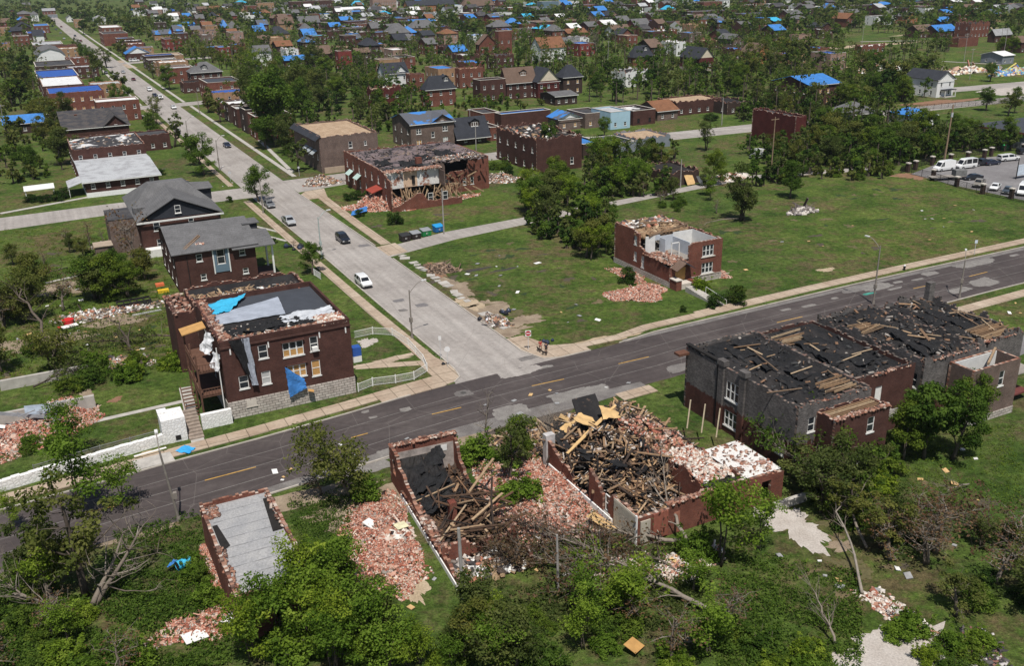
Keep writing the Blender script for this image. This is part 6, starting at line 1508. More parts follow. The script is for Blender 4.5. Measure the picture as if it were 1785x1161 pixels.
town(((900, 16), (1340, 18), (1340, 56), (900, 54)), 20); town(((900, 56), (1340, 58), (1330, 110), (900, 104)), 16); town(((1340, 16), (1785, 20), (1785, 44), (1340, 50)), 12); town(((0, 20), (70, 14), (60, 120), (0, 120)), 10); town(((1340, 50), (1470, 52), (1480, 130), (1340, 130)), 7)
for v in range(160, 620, 14):            # close rows facing the side street
    for u in (-30, 13.5):
        w, dp = rh.uniform(11, 16), rh.uniform(8.5, 11)
        if u < 0: u = -13.0 - w
        if any(f[0] + .8 < u + w and u < f[2] - .8 and f[1] + .8 < v + dp and v < f[3] - .8 for f in FOOT) or any(x - dp < v < x + 14 for x in (299, 505)) or (u > 0 and v < 200): continue
        wm = rh.choice(['brown', 'red', 'dark', 'brown', 'tan']); rm = rh.choice(['felt', 'silver', 'navy', 'char', 'white', 'felt']); h = rh.uniform(4.5, 8); px, py = proj(W(u, v))
        FH.append((house('x', 'house', px, py, 0, None, h, 'flat', wm, rm, uv0=(u, v), wid=w, depth=dp, ragged=rh.choice([0, .2]), west=True)[0], ('two storey ' if h > 5.6 else 'low ') + KW[wm] + ' house with ' + KR[rm] + ' flat roof', px + 10, py - 6))
# the farthest houses, past the three hundred that show largest: one mass
mb = MB(); FM = [BR['brown'], BR['red'], BR['dark'], BR['white'], RF['felt'], RF['silver'], RF['blue'], RF['gshingle'], RF['white'], RF['bshingle']]
def far_town(quad, n):
    a, b, c, d = [Vector((p[0], p[1], 0)) for p in quad]; k = tr = 0
    while k < n and tr < n*20:
        tr += 1; s, t = rh.random(), rh.random(); p = (a*(1 - s) + b*s)*(1 - t) + (d*(1 - s) + c*s)*t
        u, v = UV(p.x, p.y); v = round(v/34)*34 + rh.uniform(-2, 2); w, dp, h = rh.uniform(7, 12), rh.uniform(10, 16), rh.uniform(4.5, 9)
        if -w - 12 < u < 12 or any(f[0] - 1 < u + w and u < f[2] + 1 and f[1] - 1 < v + dp and v < f[3] + 1 for f in FOOT): continue
        k += 1; FOOT.append((u - 1, v - 1, u + w + 1, v + dp + 1)); q = [W(u, v), W(u + w, v), W(u + w, v + dp), W(u, v + dp)]; m = rh.choice((0, 0, 1, 2, 3)); Z = Vector((0, 0, h))
        for i in range(4): mb.quad(q[i], q[(i + 1) % 4], q[(i + 1) % 4] + Z, q[i] + Z, m)
        r = rh.choice((4, 5, 6, 7, 8, 9, 7, 4)); e = UD*.4 + VD*.4
        if rh.random() < .5: mb.quad(*[x + Z*1.02 for x in q], r)
        else:
            R1 = (q[0] + q[3])/2 + Z + Vector((0, 0, 3)); R2 = (q[1] + q[2])/2 + Z + Vector((0, 0, 3))
            mb.quad(q[0] + Z - VD*.4, q[1] + Z - VD*.4, R2, R1, r); mb.quad(R1, R2, q[2] + Z, q[3] + Z, r); mb.tri(q[0] + Z, R1, q[3] + Z, m); mb.tri(q[1] + Z, q[2] + Z, R2, m)
        for i in range(2):
            x = W(u + w*(.28 + .42*i), v) - VD*.05; mb.quad(x + Z*.55, x + UD + Z*.55, x + UD + Z*.8, x + Z*.8, 3 if m != 3 else 4)
far_town(((220, 12), (900, 8), (900, 36), (240, 44)), 90); far_town(((900, 8), (1785, 14), (1785, 34), (900, 38)), 80); far_town(((455, 34), (1340, 40), (1340, 66), (455, 62)), 40)
tag(mb.build('distant_houses', FM), 'small distant houses crowded under the trees along the top of the photo', 'houses', kind='stuff')
sh = {}
for r, ds, x, y in FH:
    r['label'] = ds + ' ' + near_phrase(x, y, 16 - len(ds.split())); sh.setdefault(r['label'], []).append(r)
for lb, q in sh.items():
    if len(q) > 1:
        for r in q: r['group'] = lb.replace(' house with', ' houses with')
# long grey garage at the right edge
u0, v0 = UV(1795, 262)
g_ = thing('garage_block', 'long low grey garage block with dark flat roof and rusty edge at the right edge', 'garage', W(u0, v0), AZ)
FOOT.append((u0 - 2, v0 - 2, u0 + 40, v0 + 60))
dd = solve_len(u0, v0, 0, 1, 1690, 5, 90)
mb = MB(); mb.rbox(0, 36, 0, dd, 0, 4.2); mb.build('wall', BR['greywall'], g_)
mb = MB(); mb.rbox(-.3, 36.3, -.3, dd + .3, 4.2, 4.5); mb.build('roof', RF['membrane'], g_)
mb = MB(); mb.rbox(-.36, -.31, -.3, dd + .3, 4.0, 4.55); mb.build('roof_edge', plain('rust', (.15, .06, .035), .8), g_)
land('long grey garage', 1740, 225)
# carport by the low house
t = thing('carport', 'small white flat topped carport behind a dark hedge on the left', 'carport', gp(48, 352), AZ)
w = solve_len(*UV(48, 352), 1, 0, 99)
mb = MB(); slab(mb, [(-.3, -.3, 2.6), (w, -.3, 2.7), (w, 4.5, 3.0), (-.3, 4.5, 2.9)], -.12); mb.build('roof', TRIM, t)
for x, y in ((0, 0), (w - .3, 0), (0, 4.2), (w - .3, 4.2)):
    mb = MB(); mb.rbox(x - .07, x + .07, y - .07, y + .07, 0, 2.6); mb.build('post', TRIM, t)
land('white carport', 70, 330)
t = thing('awning_shelter', 'pale sloping awning at the left end of the low house with metal roof', 'awning', gp(122, 345), AZ)
mb = MB(); slab(mb, [(0, 0, 2.4), (5.0, 0, 3.9), (5.0, 9, 3.9), (0, 9, 2.4)], -.1); mb.build('roof', RF['silver'], t)
for y in (.2, 8.8):
    mb = MB(); mb.rbox(.1, .22, y - .06, y + .06, 0, 2.4); mb.build('post', TRIM, t)
# white stone wall along the pavement, pier, stairs
WL = [(-70, -5.6), (-61, -3.4), (-52.5, -2.1), (-47.5, -1.35), (-44.2, -.85)]
t = thing('stone_wall', 'long low whitewashed rubble stone wall along the left pavement', 'wall', W(*WL[0]), 0)
mb = MB()
for (a, b), (c, d) in zip(WL, WL[1:]):
    pa, pb = W(a, b) - W(*WL[0]), W(c, d) - W(*WL[0]); n = Vector((0, 0, 1)).cross((pb - pa).normalized())*.5
    st = 10
    for i in range(st):
        p, q = pa.lerp(pb, i/st), pa.lerp(pb, (i + 1)/st); hz = 1.25 + random.uniform(-.06, .06)
        mb.quad(p, q, q + Vector((0, 0, hz)), p + Vector((0, 0, hz))); mb.quad(p + Vector((0, 0, hz)), q + Vector((0, 0, hz)), q + n + Vector((0, 0, hz + .05)), p + n + Vector((0, 0, hz + .05))); mb.quad(p + n, q + n, q + n + Vector((0, 0, hz)), p + n + Vector((0, 0, hz)))
def whitestone():
    m, nt, b = new_mat('whitewashed rubble')
    ov = obj_vec(nt)
    vo = nd(nt, 'ShaderNodeTexVoronoi', feature='DISTANCE_TO_EDGE'); vo.inputs['Scale'].default_value = 2.4; nt.links.new(ov, vo.inputs['Vector'])
    c = ramp(nt, vo.outputs['Distance'], [(0, (.40, .38, .36)), (.045, (.78, .77, .75))])
    c = mix(nt, ramp(nt, noise(nt, ov, 1.6, 6, .75), [(.60, 0.0), (.68, .8)]), c, (.38, .35, .32))
    setc(nt, b, c, .85, .2); bump(nt, b, vo.outputs['Distance'], .6, .1)
    return m
WST = whitestone()
mb.build('wall', WST, t)
t = thing('wall_pier', 'tall white painted masonry pier at the foot of the stone stairs', 'pier', W(-44.2, -.9), AZ)
mb = MB(); mb.prism([(0, 0), (2.7, 0), (2.7, 3.2), (0, 3.2)], 0, 3.0); mb.rbox(-.05, 1.0, 2.0, 3.3, 3.0, 3.2); mb.build('pier', WST, t)
mb = MB(); mb.rbox(1.35, 1.95, -.04, -.005, .25, .85); mb.build('hole', BLACK, t)
t = thing('stone_stairs', 'worn stone stairs climbing between the white pier and the corner house', 'stairs', W(-41.4, -1.3), AZ)
mb = MB()
for i in range(9): mb.rbox(0, 1.7, i*.55, i*.55 + .6, 0, .2 + i*.2)
mb.build('tread', plain('worn stone', (.27, .22, .18), .9, .3, 2), t)
t = MB(); t.rbox(0, 3.6, 0, .6, 0, 1.9); tag(t.build('stone_wall', WST, None, False, W(-39.5, .8), AZ), 'short whitewashed stone wall right of the stairs', 'wall')
# wire fence behind the white wall, white picket fence by the corner house
def fence(name, label, pts, h, post_m, mesh_m, n=8, wire=True):
    o0 = W(*pts[0]); t = thing(name, label, 'fence', o0, 0)
    rail = MB()
    for (a, b), (c, d) in zip(pts, pts[1:]):
        p, q = W(a, b) - o0, W(c, d) - o0
        rail.bar(p + Vector((0, 0, h)), q + Vector((0, 0, h)), .06); rail.bar(p + Vector((0, 0, .12)), q + Vector((0, 0, .12)), .04)
        k = int((q - p).length/(.16 if not wire else .12))
        for i in range(k):
            s = p.lerp(q, i/k); rail.bar(s + Vector((0, 0, .1)), s + Vector((0, 0, h)), .05 if not wire else .02, .02)
        for i in range(3): rail.bar(p + Vector((0, 0, h*(i + 1)/4)), q + Vector((0, 0, h*(i + 1)/4)), .015)
        m = max(1, int((q - p).length/2.6))
        for i in range(m):
            s = p.lerp(q, i/m); pb = MB(); pb.bar(s, s + Vector((0, 0, h + .15)), .12 if not wire else .07); pb.build('post', post_m, t)
    rail.build('railing' if not wire else 'wire_mesh', mesh_m, t)
    return t
fence('wire_fence', 'rusty grey wire fence on top of the lawn behind the white stone wall', [(-58, -1.0), (-51, .3), (-44.4, 1.0)], 1.1, plain('grey steel', (.25, .25, .24), .6), plain('grey steel', (.25, .25, .24), .6))
fence('white_fence', 'curving white rail fence round the small garden of the corner house', [UV(625, 683), UV(650, 673), UV(690, 668), UV(722, 662), UV(745, 648), UV(738, 632), UV(712, 603), UV(684, 585), UV(650, 583), UV(618, 590)], 1.1, TRIM, TRIM, wire=False)
fence('white_fence', 'short white gate fence by the rear of the corner house', [UV(548, 480), UV(560, 488)], 1.2, TRIM, TRIM, wire=False)
fence('iron_fence', 'dark iron fence beyond the parking lot along the far street', [UV(1590, 192), UV(1640, 189), UV(1700, 184), UV(1790, 176)], 1.8, BLACK, BLACK)
fence('iron_fence', 'dark iron fence along the north edge of the parking lot', [UV(1570, 302), UV(1640, 278), UV(1720, 268), UV(1790, 260)], 1.7, BLACK, BLACK)
fence('iron_fence', 'dark iron fence along the grass side of the parking lot', [UV(1588, 304), UV(1625, 312), UV(1666, 326), UV(1720, 340), UV(1790, 354)], 1.7, BLACK, BLACK)
for i, (px, py) in enumerate(((1582, 300), (1595, 296), (1626, 312), (1667, 325), (1712, 338), (1762, 346), (1624, 288), (1656, 284), (1686, 280), (1715, 276), (1727, 272), (1783, 266))):
    mb = MB(); mb.rbox(-.4, .4, -.4, .4, 0, 2.2); mb.rbox(-.5, .5, -.5, .5, 2.2, 2.45, 1)
    tag(mb.build('fence_pier', [BR['dark'], TANST], None, False, gp(px, py), AZ), 'dark brick pier with pale cap in the parking lot fence', 'pier', 'brick piers of the parking lot fence')
# low foundation walls in the left yards
mb = MB(); mb.rbox(0, 12, 0, .5, 0, 1.4); tag(mb.build('foundation_wall', CONC, None, False, gp(2, 682), AZ), 'grey concrete foundation wall left in the brick spread at the left edge', 'wall')
mb = MB(); mb.rbox(0, 11, 0, .5, 0, 1.7); tag(mb.build('foundation_wall', CONC, None, False, gp(0, 745), AZ), 'second concrete foundation wall at the left edge with bent metal', 'wall')
mb = MB(); mb.rbox(0, 6, 0, .5, 0, .8); tag(mb.build('foundation_wall', CONC, None, False, gp(1350, 893), AZ), 'low concrete edge beside the gravel yard below the timber ruin', 'wall')
# ------------------------------------------------------------------ trees and plants
LEAFS = {
 'green': leaf_mat('green leaves', [(.030, .057, .011), (.067, .118, .020), (.112, .175, .030), (.167, .235, .044)]),
 'bright': leaf_mat('bright green leaves', [(.048, .091, .012), (.108, .178, .022), (.167, .253, .034), (.234, .321, .056)], .42),
 'olive': leaf_mat('olive leaves', [(.045, .066, .017), (.084, .110, .029), (.128, .150, .044), (.175, .188, .063)]),
 'dark': leaf_mat('dark leaves', [(.013, .032, .007), (.026, .055, .012), (.045, .076, .017), (.067, .102, .023)], .22),
 'brown': leaf_mat('dry brown leaves', [(.061, .036, .022), (.108, .062, .037), (.154, .095, .055), (.100, .102, .037)], .2),
}
BARK = palette('bark', [(.085, .066, .052), (.125, .100, .080), (.060, .047, .038), (.15, .125, .10)], .95, 'LINEAR')
PALEBARK = palette('pale dead wood', [(.17, .14, .11), (.235, .20, .165), (.125, .10, .08), (.29, .255, .215)], .95, 'LINEAR')
def curve(a, d, L, n, wob, lift, rn):
    pts = [Vector(a)]; d = Vector(d).normalized()
    for i in range(n):
        d = (d + Vector((rn.uniform(-wob, wob), rn.uniform(-wob, wob), rn.uniform(-wob, wob) + lift))).normalized()
        pts.append(pts[-1] + d*L/n)
    return pts
def leaves_np(centres, radii, counts, size, rn, bias, top=None):
    """leaf quads clustered round clump centres"""
    C, R, N = [], [], []
    for c, r, n in zip(centres, radii, counts):
        if n <= 0: continue
        p = rn.normal(0, 1, (n, 3)); ln = np.linalg.norm(p, axis=1, keepdims=True)
        p = p/np.maximum(ln, 1e-6)*(rn.uniform(0, 1, (n, 1))**.45)*np.array([r, r, r*.75])
        C.append(p + np.array(c)); N.append(p/max(r, .01))
        R.append(np.full(n, rn.uniform(0, .7)) + rn.uniform(0, .3, n))
    C = np.concatenate(C); N = np.concatenate(N); R = np.concatenate(R)
    n = len(C)
    nor = N*.8 + rn.normal(0, .55, (n, 3)) + np.array([0, 0, bias]); nor /= np.linalg.norm(nor, axis=1, keepdims=True)
    a = np.cross(nor, rn.normal(0, 1, (n, 3))); a /= np.linalg.norm(a, axis=1, keepdims=True)
    b = np.cross(nor, a)
    s = size*rn.uniform(.6, 1.35, (n, 1))
    a = a*s*.5; b = b*s*.32
    bend = nor*s*.10
    V = np.stack([C - a, C - b + bend, C + a, C + b + bend], 1).reshape(-1, 3)
    return V, np.arange(n*4).reshape(-1, 4), R
_tm = {}
def tree_mesh(kind, seed):
    """unit trees about 10 m tall (shrubs 3 m); returns (trunk mesh, crown mesh or None)"""
    key = (kind, seed)
    if key in _tm: return _tm[key]
    rn = random.Random(seed*17 + len(kind)*101); nr = np.random.default_rng(seed*31 + len(kind))
    tk = MB(); cl, cr, cn = [], [], []
    P = dict(full=dict(n=6500, leaf=.32, lf='green'), big=dict(n=7000, leaf=.40, lf='green'), far=dict(n=800, leaf=.95, lf='olive'), fardark=dict(n=800, leaf=.95, lf='dark'), sparse=dict(n=2400, leaf=.30, lf='olive'), farsparse=dict(n=380, leaf=.8, lf='olive'),
             bare=dict(n=0, leaf=.3, lf='olive'), twiggy=dict(n=380, leaf=.32, lf='brown'), shrub=dict(n=3600, leaf=.21, lf='green'), bshrub=dict(n=4200, leaf=.24, lf='bright'), dshrub=dict(n=2200, leaf=.22, lf='dark'), farshrub=dict(n=420, leaf=.6, lf='green'),
             sapling=dict(n=2600, leaf=.27, lf='bright'), lean=dict(n=3800, leaf=.30, lf='olive'), olive=dict(n=4200, leaf=.36, lf='olive'))[kind]
    if kind in ('shrub', 'bshrub', 'dshrub', 'farshrub'):
        for i in range(rn.randint(4, 6)):
            pts = curve((rn.uniform(-.4, .4), rn.uniform(-.4, .4), 0), (rn.uniform(-.7, .7), rn.uniform(-.7, .7), 1), rn.uniform(1.4, 2.4), 4, .25, .05, rn)
            tk.tube(pts, [.05, .045, .035, .025, .012], 4)
        k = {'dshrub': 16}.get(kind, 30)
        for i in range(0 if kind == 'dshrub' else 12):
            t = rn.uniform(0, 6.283); r = rn.uniform(.3, 2.1); z = rn.uniform(1.4, 3.3); cl += [(r*math.cos(t), r*math.sin(t), z), (r*.9*math.cos(t), r*.9*math.sin(t), z*.7)]; cr += [.28, .36]; cn += [1, 1]
        for i in range(k):
            t = rn.uniform(0, 6.283); r = math.sqrt(rn.random())*1.75; h = (1 - (r/2.0)**2)*rn.uniform(.35, 1.0)*2.5
            if kind == 'dshrub': r *= .8; h = rn.uniform(.3, 2.3)*math.sqrt(max(.05, 1 - (r/1.7)**2))
            cl.append((r*math.cos(t), r*math.sin(t), max(.25, h))); cr.append(rn.uniform(.4, .8)); cn.append(1)
    else:
        Ht = 10.0
        ln = {'lean': (-.42, -.12)}.get(kind, (rn.uniform(-.08, .08), rn.uniform(-.08, .08)))
        stems = {'lean': 3, 'sapling': 2}.get(kind, 1 if rn.random() < .6 else 2)
        tips = []
        for s in range(stems):
            d = Vector((ln[0] + rn.uniform(-.18, .18)*(stems > 1), ln[1] + rn.uniform(-.18, .18)*(stems > 1), 1))
            tp = curve((s*.3, 0, -.1), d, Ht*rn.uniform(.62, .74), 7, .10, .02, rn)
            r0 = .30/math.sqrt(stems) if kind not in ('sapling',) else .10
            tk.tube(tp, [r0*(1 - .11*i) for i in range(8)], 7)
            tips.append(tp[-1])
            nl = {'full': 8, 'big': 10, 'far': 5, 'fardark': 4, 'sparse': 9, 'farsparse': 6, 'bare': 10, 'twiggy': 12, 'sapling': 6, 'lean': 5, 'olive': 8}[kind]
            for j in range(nl):
                i = rn.randint(2, 7); a = rn.uniform(0, 6.283)
                L = rn.uniform(2.0, 4.0)*(1.1 - i*.05); L *= .6 if kind == 'sapling' else 1
                lp = curve(tp[i], (math.cos(a), math.sin(a), rn.uniform(.25, 1.0)), L, 5, .22, .06, rn)
                rr = r0*.42*(1 - i*.06)
                tk.tube(lp, [rr*(1 - .17*q) for q in range(6)], 5)
                tips.append(lp[-1]); tips.append(lp[3])
                for q in range(3 if kind in ('bare', 'twiggy', 'sparse', 'lean') else 1):
                    a2 = rn.uniform(0, 6.283); m = rn.randint(2, 5)
                    sp = curve(lp[m], (math.cos(a2), math.sin(a2), rn.uniform(.1, .9)), rn.uniform(.9, 1.9), 4, .3, .05, rn)
                    tk.tube(sp, [rr*.4, rr*.32, rr*.24, rr*.16, rr*.06], 4)
                    tips.append(sp[-1])
                    if kind in ('bare', 'twiggy'):
                        for z in range(3):
                            a3 = rn.uniform(0, 6.283); s3 = curve(sp[rn.randint(1, 4)], (math.cos(a3), math.sin(a3), rn.uniform(0, .9)), rn.uniform(.5, 1.1), 2, .3, .05, rn)
                            tk.tube(s3, [rr*.14, rr*.1, rr*.04], 3)
        if P['n']:
            for p in tips:
                if kind in ('sparse', 'farsparse') and rn.random() < .35: continue
                cl.append(tuple(p)); cr.append(rn.uniform(.55, 1.15) if kind not in ('sparse', 'farsparse', 'twiggy') else rn.uniform(.4, .8)); cn.append(1)
            ex = {'full': 22, 'big': 34, 'far': 12, 'fardark': 14, 'olive': 20, 'sapling': 5, 'lean': 10}.get(kind, 3)
            Rx = 3.1 if kind != 'sapling' else 1.5
            for i in range(ex):
                t = rn.uniform(0, 6.283); z = rn.uniform(-.75, 1.0); r = math.sqrt(max(0, 1 - z*z))*rn.uniform(.45, 1.0)
                cl.append((ln[0]*7 + Rx*r*math.cos(t), ln[1]*7 + Rx*r*math.sin(t), 6.6 + 2.9*z)); cr.append(rn.uniform(.7, 1.35)); cn.append(1)
    tm = tk.mesh('trunk', [PALEBARK if kind in ('bare', 'twiggy', 'lean') else BARK], True)
    cm = None
    if P['n'] and cl:
        w = np.array(cr)**2; cnt = np.maximum(3, (P['n']*w/w.sum())).astype(int)
        V, Q, R = leaves_np(cl, cr, cnt, P['leaf'], nr, .55)
        cm = np_mesh('crown', V, Q, [LEAFS[P['lf']]], None, R)
    _tm[key] = (tm, cm)
    return _tm[key]
KINDW = {'full': 'leafy green tree', 'big': 'big dense leafy tree', 'far': 'olive green tree', 'fardark': 'dark green tree', 'sparse': 'storm thinned tree', 'farsparse': 'storm thinned tree', 'bare': 'bare dead tree', 'twiggy': 'leafless grey tree', 'shrub': 'green bush', 'bshrub': 'bright green bush', 'dshrub': 'clipped dark bush', 'farshrub': 'green bush', 'sapling': 'slim bright young tree', 'lean': 'leaning half brown tree', 'olive': 'olive green tree'}
NT = [0]; TREES = []
def tree(kind, px, py, h, label=None, group=None, wide=1.0, uv=None, name=None, rz=None, tilt=(0, 0)):
    shrub = 'shrub' in kind
    seed = random.randint(1, 4 if kind not in ('lean',) else 1)
    tm, cm = tree_mesh(kind, seed)
    loc = W(*uv) if uv else gp(px, py)
    if uv: px, py = proj(loc)
    s = h/(2.6 if shrub else 9.3)
    nm = name or ('bush' if shrub else ('dead_tree' if kind in ('bare', 'twiggy') else 'tree'))
    t = thing(nm, label, 'bush' if shrub else 'tree', loc, rz if rz is not None else random.uniform(0, 6.283), group)
    t.scale = (s*wide, s*wide, s); t.rotation_euler = (tilt[0], tilt[1], t.rotation_euler[2])
    inst('stem' if shrub else 'trunk', tm, t)
    if cm: inst('foliage' if shrub else 'crown', cm, t)
    t.empty_display_size = .3
    TREES.append((t, kind, px, py, h)) if label is None else None
    NT[0] += 1
    return t
# -- trees one can point at
tree('lean', 612, 868, 9.8, 'leaning half brown tree with three pale stems over the main street', rz=.3, wide=1.05)
tree('bshrub', 640, 868, 2.6, 'round bright bush at the foot of the leaning street tree'); tree('twiggy', 560, 862, 3.2, 'low brown brush heap in the shade of the leaning tree', wide=1.6)
tree('full', 452, 352, 8.2, 'round leafy street tree by the crossing with a grey car under it', wide=1.05)
tree('full', 545, 478, 5.6, 'small leafy tree by the rear gate of the corner house'); tree('twiggy', 243, 478, 13.0, 'large leafless grey tree beside the cross gable house', wide=.95)
tree('sparse', 890, 838, 8.4, 'broken trunked green tree between the two charred ruins', wide=.9); tree('full', 905, 800, 5.0, 'bushy green tree beside the broken trunked one', wide=1.1); tree('bshrub', 905, 872, 2.6, 'bright weeds on the bricks between the ruins', wide=1.3); tree('bshrub', 830, 800, 2.4, 'low green bush behind the charred ruin front', wide=1.5)
tree('bare', 845, 770, 8.6, 'dead pole like tree standing by the kerb behind the charred ruin', wide=.5)
tree('sapling', 1255, 985, 10.5, 'slim bright tree growing before the timber heap ruin south wall', wide=1.05); tree('bshrub', 1215, 975, 2.8, 'bright bush at the foot of the slim tree by the ruin'); tree('sapling', 1320, 960, 6.5, 'second slim tree beside the gravel yard')
tree('big', 1610, 800, 8.2, 'dense dark tree before the back of the burnt row', wide=1.0); tree('full', 1660, 800, 8.5, 'forked tree at the white wing of the burnt row', wide=.9); tree('full', 1690, 740, 6.5, 'low leafy tree by the stone base of the burnt row'); tree('full', 1575, 800, 6.5, 'shorter leafy tree below the satellite dish')
tree('sapling', 1405, 790, 6.0, 'leafy tree against the grey burnt row house wall', wide=1.2); tree('sparse', 1470, 850, 7.0, 'pale leaved tree leaning over the brick rear wing', wide=1.0, tilt=(0, -.35)); tree('shrub', 1520, 810, 2.8, 'green bush under the lattice balcony', wide=1.4)
tree('dshrub', 1283, 528, 3.4, 'big clipped dark bush on the pavement by the concrete steps'); tree('dshrub', 1246, 535, 2.6, 'second dark bush beside the concrete steps'); tree('bshrub', 1222, 508, 2.4, 'leafy bush in front of the ruin window'); tree('dshrub', 1093, 492, 3.0, 'dark bush at the west wall of the roofless ruin'); tree('dshrub', 1190, 543, 1.1, 'tiny dark bush on the lawn left of the concrete steps')
tree('dshrub', 690, 390, 3.0, 'dark round bush at the corner by the blue tarp', wide=1.0); tree('dshrub', 632, 345, 2.2, 'clipped hedge bush on the corner lawn', wide=1.6); tree('dshrub', 612, 348, 2.1, 'clipped hedge bush beside the red porch', wide=1.5); tree('dshrub', 627, 378, 2.0, 'dark bush by the brick steps')
tree('dshrub', 400, 352, 1.6, 'small round bush on the lawn by the crossing'); tree('dshrub', 478, 424, 1.3, 'low bush on the lawn by the gable house'); tree('twiggy', 512, 430, 1.6, 'dark brush pile by the side pavement', wide=1.5)
for i, (x, y) in enumerate(((55, 352), (78, 352), (100, 350), (112, 345))): tree('dshrub', x, y, 2.2 + .8*(i == 3), 'dark clipped hedge bush in front of the white carport', 'hedge in front of the white carport', 1.2)
tree('dshrub', 280, 305, 2.0, 'clipped hedge at the right end of the low metal roofed house', wide=1.3); tree('full', 268, 245, 8.5, 'dark leafy tree by the burnt cross gable house'); tree('sparse', 165, 150, 18, 'tall storm torn tree over the side street', wide=1.0); tree('sparse', 186, 118, 13, 'thin torn tree overhanging the distant side street', wide=1.1); tree('full', 175, 172, 9, 'leafy tree on the verge beside the white roofed brick flat'); tree('full', 222, 192, 9, 'leafy tree leaning over the parked cars'); tree('fardark', 146, 60, 12, 'dark bush tree beside the far corner building')
tree('sparse', 1290, 385, 12.0, 'storm thinned tree with broken top on the big green lot'); tree('olive', 1297, 385, 7.5, 'drooping leafy tree on the big green lot', wide=1.0); tree('full', 1378, 345, 8.0, 'leafy green tree at the alley end of the big lot'); tree('sparse', 1230, 262, 9.0, 'snapped tree bending over the second street'); tree('full', 1245, 320, 8.0, 'green tree beside the burnt alley shed')
tree('bare', 1040, 100, 20, 'tall white stripped tree in the middle distance', wide=.8); tree('sparse', 1305, 145, 21, 'tallest dark limbed tree at the right centre', wide=1.0); tree('sparse', 1343, 160, 17, 'second tall dark limbed tree at the right'); tree('full', 1725, 142, 7.5, 'single round tree on the verge of the far right road'); tree('full', 1745, 97, 9, 'leafy tree on the far right field'); tree('full', 1762, 96, 9, 'second leafy tree on the far right field')
tree('full', 960, 292, 11.5, 'cone shaped dense tree before the torn brick end house', wide=.75); tree('full', 1055, 238, 6.0, 'small bright tree in front of the boarded bungalow'); tree('dshrub', 1003, 238, 2.4, 'dark clipped hedge by the low tan house', wide=1.4); tree('dshrub', 1240, 210, 3.0, 'dark bush in front of the long low ruin', wide=1.3)
tree('sparse', 445, 228, 20, 'tall leaning tree at the left of the central grove'); tree('big', 480, 255, 20.5, 'tallest leafy tree of the central grove'); tree('olive', 520, 190, 16, 'leafy tree behind the central grove')
tree('sparse', 150, 1040, 13.5, 'tall thin leaved tree with many limbs at the bottom left', wide=.9); tree('bare', 160, 1060, 10.0, 'bare limbs of a fallen tree at the bottom left', wide=1.2, tilt=(.3, .5)); tree('sparse', 95, 1060, 9.0, 'split grey tree at the bottom left edge', wide=1.1, tilt=(.2, -.5)); tree('sapling', 135, 905, 10.5, 'slim bright tree rising over the main street at the left', wide=1.2); tree('sapling', 128, 800, 8.0, 'slim tree behind the white stone wall', wide=1.1); tree('bright' if False else 'sapling', 215, 885, 6.5, 'slim tree leaning over the left road edge', wide=1.2)
tree('sapling', 20, 925, 4.5, 'small bright crown at the left edge of the road'); tree('sparse', 175, 520, 9.0, 'dark trunked broken tree in the left back yards', wide=.7); tree('sparse', 90, 640, 9.5, 'leaning storm torn tree trunk in the left yards', tilt=(.1, -.5)); tree('olive', 60, 560, 8.0, 'thin olive tree in the left back yards')
for q in ((535, 1075, 8.0), (580, 1060, 7.0), (490, 1120, 8.0), (550, 1115, 8.0), (440, 1150, 7.0)): tree('sapling', q[0], q[1], q[2], wide=1.15)
def fill_zone(quad, n, kinds, hr, wide=(.85, 1.2), clear=True):
    """random trees over a photo quad (four surveyed corners), kept off houses and roads"""
    a, b, c, d = [Vector((p[0], p[1], 0)) for p in quad]
    k = 0; tr = 0
    while k < n and tr < n*12:
        tr += 1
        s, t = random.random(), random.random()
        p = (a*(1 - s) + b*s)*(1 - t) + (d*(1 - s) + c*s)*t
        u, v = UV(p.x, p.y)
        if clear and any(f[0] < u < f[2] and f[1] < v < f[3] for f in FOOT): continue
        if -12 < u < 12 and v > -6: continue
        if v > 0 and (119 < v < 142 and u > -60): continue
        if -20 < v < 4 and u < 300: continue
        kd = random.choice(kinds)
        h = random.uniform(*hr)*(.30 if 'shrub' in kd else 1.0)
        tree(kd, p.x, p.y, h, uv=(u, v), wide=random.uniform(*wide))
        k += 1
F3 = ['far', 'far', 'fardark', 'farsparse']
for v in range(150, 620, 26):
    for u in (-11, 11):
        if random.random() < .62 and not 290 < v < 316: tree(random.choice(['sparse', 'far', 'full', 'farsparse']), 0, 0, random.uniform(7, 11), uv=(u + random.uniform(-.8, .8), v + random.uniform(-8, 8)))
fill_zone(((1110, 345), (1260, 335), (1270, 352), (1150, 364)), 5, ['olive', 'shrub', 'sapling'], (5, 8)); fill_zone(((1390, 298), (1560, 302), (1560, 312), (1400, 316)), 7, ['shrub', 'bshrub', 'sapling'], (5, 7))
